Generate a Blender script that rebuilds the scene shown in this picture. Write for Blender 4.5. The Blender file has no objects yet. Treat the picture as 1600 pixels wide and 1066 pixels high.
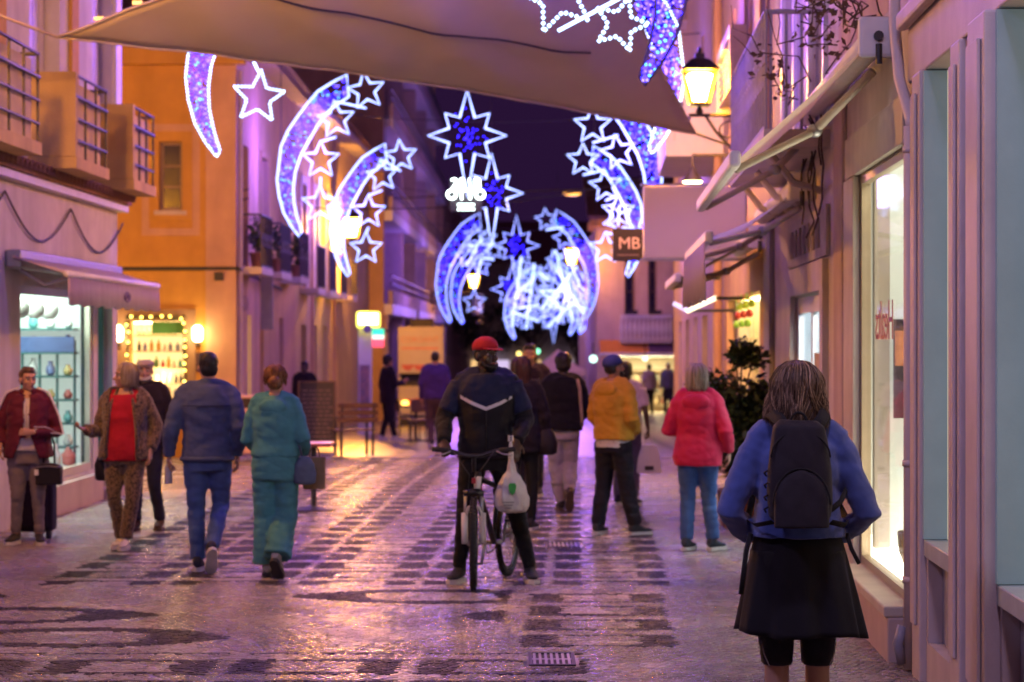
import bpy, bmesh, math, random
import numpy as np
from mathutils import Vector, Matrix, noise
random.seed(7); np.random.seed(7)
S = bpy.context.scene
COL = S.collection
PI = math.pi
R = math.radians

# ------------------------------------------------------------------ camera
FPX = 3555.0          # focal length in pixels of a 1600 px wide frame
CZ = 1.85
cam = bpy.data.cameras.new('camera'); camo = bpy.data.objects.new('camera', cam); COL.objects.link(camo)
camo.location = (0, 0, CZ); camo.rotation_euler = (PI/2, 0, 0)
cam.sensor_width = 36.0; cam.lens = FPX*36.0/1600.0
cam.clip_start = 0.1; cam.clip_end = 600
cam.dof.use_dof = True; cam.dof.focus_distance = 10.8; cam.dof.aperture_fstop = 3.3; cam.dof.aperture_blades = 0
S.camera = camo
# ------------------------------------------------------------------ world: night sky over a lit town
W = bpy.data.worlds.new('World'); S.world = W; W.use_nodes = True
nt = W.node_tree; nt.nodes.clear()
wo = nt.nodes.new('ShaderNodeOutputWorld'); bg = nt.nodes.new('ShaderNodeBackground')
sky = nt.nodes.new('ShaderNodeTexSky'); sky.sky_type = 'NISHITA'; sky.sun_disc = False
sky.sun_elevation = R(-6); sky.sun_rotation = R(120)
tint = nt.nodes.new('ShaderNodeMix'); tint.data_type = 'RGBA'; tint.blend_type = 'ADD'
tint.inputs[0].default_value = 1.0
nt.links.new(sky.outputs[0], tint.inputs[6]); tint.inputs[7].default_value = (0.16, 0.05, 0.27, 1)
nt.links.new(tint.outputs[2], bg.inputs[0]); bg.inputs[1].default_value = 0.065
nt.links.new(bg.outputs[0], wo.inputs[0])
# ------------------------------------------------------------------ exposure and render
S.view_settings.view_transform = 'Standard'; S.view_settings.look = 'None'
S.view_settings.exposure = 0.94; S.view_settings.gamma = 1.0
S.render.engine = 'CYCLES'
cy = S.cycles
cy.max_bounces = 5; cy.diffuse_bounces = 3; cy.glossy_bounces = 3; cy.transmission_bounces = 4; cy.transparent_max_bounces = 8
cy.caustics_reflective = False; cy.caustics_refractive = False
cy.sample_clamp_indirect = 2.0; cy.blur_glossy = 0.5
cy.use_denoising = True
try: cy.denoiser = 'OPENIMAGEDENOISE'
except Exception: pass

# ------------------------------------------------------------------ street geometry
def P(px, py, Y): return Vector(((px-800)/FPX*Y, Y, CZ-(py-533)/FPX*Y))     # a point seen at px,py standing at distance Y
def gz(Y): return -0.013*max(0.0, Y-30)                                      # the street falls gently away
def XL(Y): return -5.34+0.0186*Y
def XR(Y): return 1.78+0.0394*Y
def LW(Y, o, z): return Vector((XL(Y)+o, Y, z))                              # left building line: distance, outwards, up
def RW(Y, o, z): return Vector((XR(Y)-o, Y, z))                              # right building line
def LY(px, o=0): return FPX*(5.34-o)/(866-px)
def RY(px, o=0): return (1.78-o)/((px-800)/FPX-0.0394)

# ------------------------------------------------------------------ mesh builder
class MB:
    def __init__(s): s.v = []; s.f = []; s.c = None
    def add(s, vs, fs):
        b = len(s.v); s.v += [tuple(p) for p in vs]; s.f += [tuple(b+i for i in f) for f in fs]; return s
    def hexa(s, c): return s.add(c, [(0,1,3,2),(4,6,7,5),(0,4,5,1),(2,3,7,6),(0,2,6,4),(1,5,7,3)])
    def fbox(s, fn, a, b, c): return s.hexa([fn(x,y,z) for x in a for y in b for z in c])
    def box(s, x, y, z): return s.fbox(lambda a,b,c:(a,b,c), x, y, z)
    def cbox(s, c, d, m=None):
        q = [Vector((x*d[0]/2, y*d[1]/2, z*d[2]/2)) for x in (-1,1) for y in (-1,1) for z in (-1,1)]
        if m is not None: q = [m @ p for p in q]
        return s.hexa([p+Vector(c) for p in q])
    def rings(s, rs, cap=True, closed=False):
        n = len(rs[0]); b = len(s.v)
        for r in rs: s.v += [tuple(p) for p in r]
        m = len(rs)
        for i in range(m if closed else m-1):
            o, q = b+i*n, b+((i+1) % m)*n
            for j in range(n): s.f.append((o+j, o+(j+1) % n, q+(j+1) % n, q+j))
        if cap and not closed:
            s.f.append(tuple(b+j for j in range(n))[::-1]); s.f.append(tuple(b+(m-1)*n+j for j in range(n)))
        return s
    def tube(s, pts, r, n=8, closed=False, flat=1.0, up=None):
        pts = [Vector(p) for p in pts]; m = len(pts)
        rr = r if isinstance(r, (list, tuple)) else [r]*m
        prev = None; rs = []
        for i, p in enumerate(pts):
            if closed: t = pts[(i+1) % m]-pts[i-1]
            else: t = pts[min(i+1, m-1)]-pts[max(i-1, 0)]
            if t.length < 1e-9: t = Vector((0,0,1))
            t.normalize()
            if prev is None:
                ref = Vector(up) if up else (Vector((0,1,0)) if abs(t.y) < .9 else Vector((1,0,0)))
                u = t.cross(ref)
                if u.length < 1e-6: u = t.cross(Vector((1,0,0)))
                u.normalize()
            else:
                u = prev-t*prev.dot(t); u.normalize()
            prev = u; w = t.cross(u)
            rs.append([p+(u*math.cos(a)+w*math.sin(a)*flat)*rr[i] for a in [2*PI*k/n for k in range(n)]])
        return s.rings(rs, not closed, closed)
    def ell(s, c, r, nu=14, nv=9, m=None):
        c = Vector(c); rs = []
        for i in range(1, nv):
            th = PI*i/nv; ring = []
            for j in range(nu):
                a = 2*PI*j/nu
                q = Vector((r[0]*math.sin(th)*math.cos(a), r[1]*math.sin(th)*math.sin(a), -r[2]*math.cos(th)))
                ring.append(c+(m @ q if m is not None else q))
            rs.append(ring)
        return s.rings(rs)
    def lathe(s, c, prof, n=16):          # prof: (radius, z)
        return s.rings([[Vector(c)+Vector((r*math.cos(2*PI*k/n), r*math.sin(2*PI*k/n), z)) for k in range(n)] for r, z in prof])
    def prism(s, poly, d):                # poly: 3-D outline, d: thickness vector
        n = len(poly); d = Vector(d); q = [Vector(p) for p in poly]
        return s.add(q+[p+d for p in q], [tuple(range(n))[::-1], tuple(range(n, 2*n))]+[(i, (i+1) % n, n+(i+1) % n, n+i) for i in range(n)])
    def bead(s, p, r):
        x, y, z = p
        return s.add([(x+r,y,z),(x-r,y,z),(x,y+r,z),(x,y-r,z),(x,y,z+r),(x,y,z-r)],
                     [(0,2,4),(2,1,4),(1,3,4),(3,0,4),(2,0,5),(1,2,5),(3,1,5),(0,3,5)])

ORG = {}
def to_mesh(mb, name, org=None, smooth=False, fix=True):
    v = mb.v
    if org is not None: v = [(a-org[0], b-org[1], c-org[2]) for a, b, c in v]
    me = bpy.data.meshes.new(name); me.from_pydata(v, [], mb.f); me.update()
    if fix:
        bm = bmesh.new(); bm.from_mesh(me); bmesh.ops.recalc_face_normals(bm, faces=bm.faces); bm.to_mesh(me); bm.free()
    if smooth: me.shade_smooth()
    return me
def link(name, me, m, parent=None):
    o = bpy.data.objects.new(name, me); COL.objects.link(o)
    if m is not None and me is not None and not len(me.materials): me.materials.append(m)
    if parent is not None: o.parent = parent; ORG[o.name] = ORG[parent.name]
    else: ORG[o.name] = Vector((0,0,0))
    return o
def tag(o, label=None, cat=None, group=None, kind=None):
    if label: o['label'] = label
    if cat: o['category'] = cat
    if group: o['group'] = group
    if kind: o['kind'] = kind
    return o
def thing(name, label, cat, loc=(0,0,0), rz=0, group=None, local=False):
    o = bpy.data.objects.new(name, None); COL.objects.link(o); o.location = loc; o.rotation_euler = (0,0,rz); o.empty_display_size = .2
    ORG[o.name] = Vector((0,0,0)) if local else Vector(loc)
    return tag(o, label, cat, group)
def part(name, mb, m, parent, smooth=False, label=None, kind=None, bevel=0):
    me = to_mesh(mb, name, ORG[parent.name], smooth)
    o = link(name, me, m, parent)
    if bevel: bev(o, bevel)
    return tag(o, label, kind=kind)
def solo(name, mb, m, label, cat, org, group=None, smooth=False, bevel=0):
    me = to_mesh(mb, name, Vector(org), smooth); o = link(name, me, m); o.location = org; ORG[o.name] = Vector(org)
    if bevel: bev(o, bevel)
    return tag(o, label, cat, group)
def struct(name, mb, m, parent=None):
    o = link(name, to_mesh(mb, name), m, parent)
    if parent is None: o['kind'] = 'structure'
    return o
def bev(o, w, seg=2):
    b = o.modifiers.new('bevel', 'BEVEL'); b.width = w; b.segments = seg; b.limit_method = 'ANGLE'; b.angle_limit = R(40)
def copy_tree(o, parent=None):
    c = o.copy(); COL.objects.link(c); c.parent = parent; ORG[c.name] = ORG[o.name]
    for ch in list(o.children): copy_tree(ch, c)
    return c

# ------------------------------------------------------------------ materials
MATS = {}
def mat(name, col, rough=.7, var=.18, scale=6, bump=.0, bscale=60, metal=0, spec=.5, stain=0, coat=0, alpha=1, trans=0, sheen=0, col2=None, stretch=(1,1,1)):
    if name in MATS: return MATS[name]
    m = bpy.data.materials.new(name); m.use_nodes = True; MATS[name] = m
    n = m.node_tree.nodes; l = m.node_tree.links; b = n['Principled BSDF']
    b.inputs['Roughness'].default_value = rough; b.inputs['Metallic'].default_value = metal
    b.inputs['Specular IOR Level'].default_value = spec; b.inputs['Coat Weight'].default_value = coat
    b.inputs['Transmission Weight'].default_value = trans; b.inputs['Sheen Weight'].default_value = sheen
    b.inputs['Alpha'].default_value = alpha
    tc = n.new('ShaderNodeTexCoord'); mp = n.new('ShaderNodeMapping'); mp.inputs['Scale'].default_value = stretch
    l.new(tc.outputs['Object'], mp.inputs[0])
    nz = n.new('ShaderNodeTexNoise'); nz.inputs['Scale'].default_value = scale; nz.inputs['Detail'].default_value = 6; nz.inputs['Roughness'].default_value = .6
    l.new(mp.outputs[0], nz.inputs[0])
    rp = n.new('ShaderNodeValToRGB'); rp.color_ramp.elements[0].position = .3; rp.color_ramp.elements[1].position = .72
    c2 = col2 or [c*(1-var) for c in col]
    rp.color_ramp.elements[0].color = (*c2, 1); rp.color_ramp.elements[1].color = (*[min(1, c*(1+var*.5)) for c in col], 1)
    l.new(nz.outputs[0], rp.inputs[0]); out = rp.outputs[0]
    if stain:
        n2 = n.new('ShaderNodeTexNoise'); n2.inputs['Scale'].default_value = 1.1; n2.inputs['Detail'].default_value = 8
        mp2 = n.new('ShaderNodeMapping'); mp2.inputs['Scale'].default_value = (2.2, 2.2, .45); l.new(tc.outputs['Object'], mp2.inputs[0]); l.new(mp2.outputs[0], n2.inputs[0])
        r2 = n.new('ShaderNodeValToRGB'); r2.color_ramp.elements[0].position = .42; r2.color_ramp.elements[1].position = .68
        r2.color_ramp.elements[0].color = (0,0,0,1); r2.color_ramp.elements[1].color = (stain,)*3+(1,)
        l.new(n2.outputs[0], r2.inputs[0])
        mx = n.new('ShaderNodeMix'); mx.data_type = 'RGBA'; mx.blend_type = 'MIX'
        l.new(r2.outputs[0], mx.inputs[0]); l.new(out, mx.inputs[6]); mx.inputs[7].default_value = (*[c*.45 for c in col], 1); out = mx.outputs[2]
    l.new(out, b.inputs['Base Color'])
    if bump:
        n3 = n.new('ShaderNodeTexNoise'); n3.inputs['Scale'].default_value = bscale; n3.inputs['Detail'].default_value = 4; l.new(mp.outputs[0], n3.inputs[0])
        bp = n.new('ShaderNodeBump'); bp.inputs['Strength'].default_value = bump; bp.inputs['Distance'].default_value = .01
        l.new(n3.outputs[0], bp.inputs['Height']); l.new(bp.outputs[0], b.inputs['Normal'])
    return m
def emit(name, col, s, sample=True):
    if name in MATS: return MATS[name]
    m = bpy.data.materials.new(name); m.use_nodes = True; MATS[name] = m
    n = m.node_tree.nodes; b = n['Principled BSDF']
    b.inputs['Base Color'].default_value = (*[min(1,c)*.5 for c in col], 1); b.inputs['Emission Color'].default_value = (*col, 1); b.inputs['Emission Strength'].default_value = s
    b.inputs['Roughness'].default_value = .4
    if not sample: m.cycles.emission_sampling = 'NONE'
    return m
def glass(name, tint=(1,1,1), alpha=.12):
    if name in MATS: return MATS[name]
    m = bpy.data.materials.new(name); m.use_nodes = True; MATS[name] = m
    n = m.node_tree.nodes; l = m.node_tree.links; n.clear()
    o = n.new('ShaderNodeOutputMaterial'); mx = n.new('ShaderNodeMixShader'); t = n.new('ShaderNodeBsdfTransparent'); g = n.new('ShaderNodeBsdfGlossy')
    t.inputs[0].default_value = (*tint, 1); g.inputs['Roughness'].default_value = .03
    lw = n.new('ShaderNodeLayerWeight'); lw.inputs[0].default_value = .5
    pw = n.new('ShaderNodeMath'); pw.operation = 'POWER'; pw.inputs[1].default_value = 5.0; l.new(lw.outputs['Facing'], pw.inputs[0])
    fr = n.new('ShaderNodeMath'); fr.operation = 'MULTIPLY'; fr.inputs[1].default_value = .45; l.new(pw.outputs[0], fr.inputs[0])
    ad = n.new('ShaderNodeMath'); ad.operation = 'ADD'; ad.use_clamp = True; ad.inputs[1].default_value = alpha*.25
    l.new(fr.outputs[0], ad.inputs[0]); l.new(ad.outputs[0], mx.inputs[0]); l.new(t.outputs[0], mx.inputs[1]); l.new(g.outputs[0], mx.inputs[2]); l.new(mx.outputs[0], o.inputs[0])
    return m
def fabric(name, col, rough=.9, var=.25, scale=9, bump=.35, bscale=260, sheen=.06, **k): return mat(name, col, rough, var, scale, bump, bscale, sheen=sheen, spec=.2, **k)

M_WHITEWALL = mat('white_plaster', (.62,.58,.54), .85, .14, 3, .35, 45, stain=.35)
M_CREAM = mat('cream_stone', (.55,.49,.40), .6, .16, 2.5, .25, 60, stain=.35)
M_OCHRE = mat('ochre_plaster', (.56,.32,.06), .88, .15, 2, .35, 40, stain=.3)
M_PEACH = mat('peach_plaster', (.56,.36,.21), .88, .15, 2, .3, 40, stain=.3)
M_YELLOWW = mat('yellow_plaster', (.60,.46,.20), .88, .15, 2, .3, 40, stain=.25)
M_PINKW = mat('pink_plaster', (.52,.40,.36), .88, .15, 2, .3, 40, stain=.3)
M_CONC = mat('grey_concrete', (.40,.38,.36), .85, .2, 3, .3, 50, stain=.4)
M_WHITEP = mat('white_paint', (.72,.70,.67), .45, .08, 5, .1, 80, stain=.15)
M_PINKP = mat('mauve_paint', (.60,.51,.49), .5, .12, 4, .2, 90, stain=.3)
M_TEAL = mat('teal_panel_glow', (.19,.27,.30), .35, .16, 2.5, .05, 60, stain=.2)
M_TEAL.node_tree.nodes['Principled BSDF'].inputs['Emission Color'].default_value = (.50,.72,.85,1); M_TEAL.node_tree.nodes['Principled BSDF'].inputs['Emission Strength'].default_value = .045  # faint glow added to the teal reveals, which are no lamps
M_DARKM = mat('dark_metal', (.035,.033,.035), .45, .2, 20, .1, 120, metal=.6)
M_IRON = mat('wrought_iron', (.06,.055,.06), .5, .2, 20, .1, 120, metal=.4)
M_GREYM = mat('grey_metal', (.35,.35,.36), .4, .15, 12, .05, 100, metal=.7)
M_DARK = mat('dark_interior', (.03,.026,.03), .8, .2)
M_DGLASS = mat('dark_window_glass', (.03,.03,.045), .08, .2, 3, spec=.6)
M_TILE = mat('roof_clay', (.22,.11,.07), .85, .35, 7, .4, 60)
M_WOOD = mat('brown_wood', (.16,.085,.045), .6, .3, 5, .25, 40, stretch=(1,1,8))
M_CANVAS = fabric('cream_canvas', (.66,.58,.46), .85, .1, 4, .2, 300)
M_CANVASP = fabric('pale_pink_canvas', (.60,.50,.50), .85, .1, 4, .2, 300)
M_CANVASW = fabric('white_canvas', (.70,.69,.66), .85, .1, 4, .2, 300, stain=.2)
M_GLASS = glass('shop_glass')
M_RUBBER = mat('black_rubber', (.018,.018,.018), .75, .2, 30, .2, 150)
M_CABLE = mat('black_cable', (.02,.02,.022), .6)
M_LEAF = mat('leaf_green', (.035,.06,.022), .5, .5, 9, .1, 60, col2=(.015,.03,.012))
M_LEAFDRY = mat('dry_leaf', (.10,.065,.035), .7, .5, 9, .1, 60)
M_TWIG = mat('twig_bark', (.09,.06,.04), .85, .3, 12, .3, 60)

def translucent(m, f, col):
    n = m.node_tree.nodes; l = m.node_tree.links; b = n['Principled BSDF']; o = [q for q in n if q.type == 'OUTPUT_MATERIAL'][0]
    t = n.new('ShaderNodeBsdfTranslucent'); t.inputs[0].default_value = (*col, 1); mx = n.new('ShaderNodeMixShader'); mx.inputs[0].default_value = f
    l.new(b.outputs[0], mx.inputs[1]); l.new(t.outputs[0], mx.inputs[2]); l.new(mx.outputs[0], o.inputs[0])
for m_, c_ in ((M_CANVAS, (.85,.76,.58)), (M_CANVASW, (.85,.84,.80)), (M_CANVASP, (.8,.66,.66))): translucent(m_, .4, c_)
# ------------------------------------------------------------------ lamps
SODIUM = (1.0, .50, .10)
def point(name, loc, col, w, rad, parent):
    l = bpy.data.lights.new(name, 'POINT'); l.energy = w; l.color = col; l.shadow_soft_size = rad
    o = bpy.data.objects.new(name, l); COL.objects.link(o); o.parent = parent; o.location = Vector(loc)-ORG[parent.name]
    return o
# ================================================================== GROUND
def ground_material():
    m = bpy.data.materials.new('paving_far'); m.use_nodes = True
    n = m.node_tree.nodes; l = m.node_tree.links; b = n['Principled BSDF']
    tc = n.new('ShaderNodeTexCoord')
    vo = n.new('ShaderNodeTexVoronoi'); vo.inputs['Scale'].default_value = 15; l.new(tc.outputs['Object'], vo.inputs[0])
    nz = n.new('ShaderNodeTexNoise'); nz.inputs['Scale'].default_value = .8; nz.inputs['Detail'].default_value = 6; l.new(tc.outputs['Object'], nz.inputs[0])
    mx = n.new('ShaderNodeMix'); mx.data_type = 'RGBA'; l.new(nz.outputs[0], mx.inputs[0]); mx.inputs[6].default_value = (.20,.17,.14,1); mx.inputs[7].default_value = (.36,.31,.25,1)
    # dark basalt rungs continuing down the street
    br = n.new('ShaderNodeTexBrick'); br.offset = 0; br.inputs['Scale'].default_value = 1; br.inputs['Mortar Size'].default_value = .09; br.inputs['Mortar Smooth'].default_value = .1
    br.inputs['Brick Width'].default_value = 1.0; br.inputs['Row Height'].default_value = .75
    br.inputs['Color1'].default_value = (1,1,1,1); br.inputs['Color2'].default_value = (1,1,1,1); br.inputs['Mortar'].default_value = (.22,.22,.25,1)
    l.new(tc.outputs['Object'], br.inputs[0])
    m2 = n.new('ShaderNodeMix'); m2.data_type = 'RGBA'; m2.blend_type = 'MULTIPLY'; m2.inputs[0].default_value = 1
    l.new(mx.outputs[2], m2.inputs[6]); l.new(br.outputs[0], m2.inputs[7]); l.new(m2.outputs[2], b.inputs['Base Color'])
    bp = n.new('ShaderNodeBump'); bp.inputs['Strength'].default_value = .55; bp.inputs['Distance'].default_value = .012; bp.invert = True
    l.new(vo.outputs['Distance'], bp.inputs['Height']); l.new(bp.outputs[0], b.inputs['Normal'])
    b.inputs['Roughness'].default_value = .30; b.inputs['Specular IOR Level'].default_value = .6
    return m
g = MB()
ys = [-15, 0, 8, 14, 20, 26, 30, 35, 40, 60, 80, 100, 140, 300]; xs = [-60, -8, -4, 0, 4, 8, 60]
g.v = [(x, y, gz(y)) for y in ys for x in xs]
g.f = [(j*7+i, j*7+i+1, j*7+i+8, j*7+i+7) for j in range(len(ys)-1) for i in range(6)]
ground = struct('ground', g, ground_material())
# small limestone and basalt cobbles, laid one by one on the near street
def dark_pattern(x, y):
    u = x-0.03*y
    d = np.zeros_like(x, bool)
    def ladder(u0, w, y0, pitch, sel):
        lu = u-u0; ry = (y-y0) % pitch
        inr = (lu > 0) & (lu < w) & (ry < pitch*.72)
        cap = (lu < .23) | (lu > w-.23); line = (ry < .075) | (ry > pitch*.72-.075)
        return sel & inr & (cap | line)
    far = (y > 17.2)
    for k in range(5): d |= ladder(-4.10+k*.97, .90, 17.0, .72, far)
    d |= ladder(-.36, .95, 13.75, .77, (y > 13.7) & (y < 16.85))
    near = (y < 13.45)
    for k in range(4): d |= ladder(-4.3+k*1.06+.2, .96, 11.0, .8, near)
    mid = (y >= 13.6) & (y < 17.0) & (u < -.5)
    v = (y-13.6)/3.4
    row = np.floor(v*3.0)
    ph = u*1.55+row*1.5+.25*np.sin(v*9)
    fr = v*3.0-row-.5
    lens = np.abs(fr) < .42*np.maximum(0, np.sin(ph))**.6
    hole = np.abs(fr) < .42*np.maximum(0, np.sin(ph))**.6-.17
    hole &= np.sin(ph) > .75
    d |= mid & lens & ~hole
    return d
def cobbles():
    p = .052; rng = np.random.default_rng(3)
    Y, X = np.meshgrid(np.arange(11.2, 38.5, p), np.arange(-9.2, 3.4, p), indexing='ij')
    X = X+ (np.arange(X.shape[0]) % 2)[:, None]*p/2 + .02*np.sin(Y*2.1)
    X = X.ravel(); Y = Y.ravel()+.012*np.sin(X*9)
    ok = (np.abs(X) < .225*Y+.5) & ((X > XL(Y)) | (Y > 27.9)) & (X < XR(Y)-.05) & ((Y < 37.98) | (X > XL(Y)))
    gr = ((np.abs(X-P(862,1031,13.2).x) < .16) & (np.abs(Y-13.2) < .3)) | ((np.abs(X-P(880,853,20.6).x) < .18) & (np.abs(Y-20.6) < .32))
    ok &= ~gr
    X = X[ok]+rng.normal(0, .004, ok.sum()); Y = Y[ok]+rng.normal(0, .004, ok.sum()); N = len(X)
    h = p/2*rng.uniform(.94, 1.02, (N, 2)); rot = rng.normal(0, .12, N)
    c, s = np.cos(rot), np.sin(rot)
    GZ = -.013*np.maximum(0, Y-30)
    sx = np.array([-1, 1, 1, -1]); sy = np.array([-1, -1, 1, 1])
    V = np.zeros((N, 8, 3))
    top = .006+rng.normal(0, .0010, N)
    tx, ty = rng.normal(0, .013, N), rng.normal(0, .013, N)
    for k in range(4):
        for lv, sc in ((0, 1.0), (4, .90)):
            lx, ly = sx[k]*h[:, 0]*sc, sy[k]*h[:, 1]*sc
            V[:, lv+k, 0] = X+lx*c-ly*s; V[:, lv+k, 1] = Y+lx*s+ly*c
            V[:, lv+k, 2] = GZ+(-.002 if lv == 0 else top+lx*tx+ly*ty+rng.normal(0, .0006, N))
    F = np.array([[4,5,6,7],[0,1,5,4],[1,2,6,5],[2,3,7,6],[3,0,4,7]])
    FF = (F[None]+8*np.arange(N)[:, None, None]).reshape(-1, 4)
    me = bpy.data.meshes.new('cobbles'); me.vertices.add(N*8); me.vertices.foreach_set('co', V.reshape(-1))
    nf = len(FF); me.loops.add(nf*4); me.loops.foreach_set('vertex_index', FF.reshape(-1).astype(np.int32))
    me.polygons.add(nf); me.polygons.foreach_set('loop_start', np.arange(0, nf*4, 4, dtype=np.int32)); me.polygons.foreach_set('loop_total', np.full(nf, 4, np.int32))
    me.update(calc_edges=True); me.validate()
    dk = dark_pattern(X, Y)
    base = np.where(dk[:, None], np.array([[.036,.032,.037]]), np.array([[.33,.28,.235]]))*rng.uniform(.72, 1.2, (N, 1))
    base *= 1+rng.normal(0, .04, (N, 3))
    colr = np.ones((N, 8, 4)); colr[:, :, :3] = np.clip(base, 0.01, 1)[:, None]
    at = me.color_attributes.new('stone', 'FLOAT_COLOR', 'POINT'); at.data.foreach_set('color', colr.reshape(-1))
    m = bpy.data.materials.new('cobble_stone'); m.use_nodes = True; n = m.node_tree.nodes; l = m.node_tree.links; b = n['Principled BSDF']
    a = n.new('ShaderNodeAttribute'); a.attribute_name = 'stone'; tc = n.new('ShaderNodeTexCoord')
    nz = n.new('ShaderNodeTexNoise'); nz.inputs['Scale'].default_value = 1.3; nz.inputs['Detail'].default_value = 7; l.new(tc.outputs['Object'], nz.inputs[0])
    rp = n.new('ShaderNodeValToRGB'); rp.color_ramp.elements[0].position = .3; rp.color_ramp.elements[0].color = (.62,.6,.58,1); rp.color_ramp.elements[1].position = .7; rp.color_ramp.elements[1].color = (1,1,1,1)
    l.new(nz.outputs[0], rp.inputs[0])
    mx = n.new('ShaderNodeMix'); mx.data_type = 'RGBA'; mx.blend_type = 'MULTIPLY'; mx.inputs[0].default_value = 1
    l.new(a.outputs[0], mx.inputs[6]); l.new(rp.outputs[0], mx.inputs[7]); l.new(mx.outputs[2], b.inputs['Base Color'])
    r2 = n.new('ShaderNodeMapRange'); r2.inputs[1].default_value = .3; r2.inputs[2].default_value = .7; r2.inputs[3].default_value = .16; r2.inputs[4].default_value = .34
    l.new(nz.outputs[0], r2.inputs[0])
    bw = n.new('ShaderNodeRGBToBW'); l.new(a.outputs[0], bw.inputs[0])
    dk_ = n.new('ShaderNodeMapRange'); dk_.inputs[1].default_value = .05; dk_.inputs[2].default_value = .2; dk_.inputs[3].default_value = .26; dk_.inputs[4].default_value = 0; l.new(bw.outputs[0], dk_.inputs[0])
    ar = n.new('ShaderNodeMath'); ar.operation = 'ADD'; l.new(r2.outputs[0], ar.inputs[0]); l.new(dk_.outputs[0], ar.inputs[1]); l.new(ar.outputs[0], b.inputs['Roughness'])
    sp_ = n.new('ShaderNodeMapRange'); sp_.inputs[1].default_value = .05; sp_.inputs[2].default_value = .2; sp_.inputs[3].default_value = .12; sp_.inputs[4].default_value = .65; l.new(bw.outputs[0], sp_.inputs[0]); l.new(sp_.outputs[0], b.inputs['Specular IOR Level'])
    nb = n.new('ShaderNodeTexNoise'); nb.inputs['Scale'].default_value = 55; l.new(tc.outputs['Object'], nb.inputs[0])
    bp = n.new('ShaderNodeBump'); bp.inputs['Strength'].default_value = .07; bp.inputs['Distance'].default_value = .01; l.new(nb.outputs[0], bp.inputs['Height']); l.new(bp.outputs[0], b.inputs['Normal'])
    me.materials.append(m)
    o = link('cobbles', me, m, ground); o['kind'] = 'stuff'
cobbles()

# ================================================================== HELPERS FOR FACADES
def room(parent, fn, a, z, depth, m, name='interior', front=.32):
    """an open-fronted box behind an opening: floor, back, sides and ceiling"""
    mb = MB(); t = .05; a0, a1 = a; z0, z1 = z
    mb.fbox(fn, (a0, a1), (-depth-t, -depth), (z0, z1)); mb.fbox(fn, (a0-t, a0), (-depth, -front), (z0, z1)); mb.fbox(fn, (a1, a1+t), (-depth, -front), (z0, z1))
    mb.fbox(fn, (a0-t, a1+t), (-depth-t, -front), (z0-t, z0)); mb.fbox(fn, (a0-t, a1+t), (-depth-t, -front), (z1, z1+t))
    return part(name, mb, m, parent)
def wall_with_openings(parent, fn, a, z, th, ops, m, name='wall'):
    """a wall of thickness th over a x z, openings (a0,a1,z0,z1) cut out of it"""
    A = sorted(set([a[0], a[1]]+[q for o in ops for q in o[:2]])); Z = sorted(set([z[0], z[1]]+[q for o in ops for q in o[2:]]))
    A = [q for q in A if a[0] <= q <= a[1]]; Z = [q for q in Z if z[0] <= q <= z[1]]
    nA, nZ = len(A)-1, len(Z)-1
    solid = np.ones((nA, nZ), bool)
    for i in range(nA):
        for j in range(nZ):
            ca, cz = (A[i]+A[i+1])/2, (Z[j]+Z[j+1])/2
            for o in ops:
                if o[0] < ca < o[1] and o[2] < cz < o[3]: solid[i, j] = False
    vs = {}; mb = MB()
    def vid(i, o, j):
        k = (i, o, j)
        if k not in vs: vs[k] = len(mb.v); mb.v.append(tuple(fn(A[i], (0, -th)[o], Z[j])))
        return vs[k]
    for i in range(nA):
        for j in range(nZ):
            if not solid[i, j]: continue
            mb.f.append((vid(i,0,j), vid(i+1,0,j), vid(i+1,0,j+1), vid(i,0,j+1))); mb.f.append((vid(i,1,j), vid(i,1,j+1), vid(i+1,1,j+1), vid(i+1,1,j)))
            for (di, dj, e) in ((-1,0,((i,j),(i,j+1))), (1,0,((i+1,j),(i+1,j+1))), (0,-1,((i,j),(i+1,j))), (0,1,((i,j+1),(i+1,j+1)))):
                ii, jj = i+di, j+dj
                if not (0 <= ii < nA and 0 <= jj < nZ and solid[ii, jj]):
                    (p, q), (r_, s_) = e
                    mb.f.append((vid(p,0,q), vid(r_,0,s_), vid(r_,1,s_), vid(p,1,q)))
    return part(name, mb, m, parent)
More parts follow.
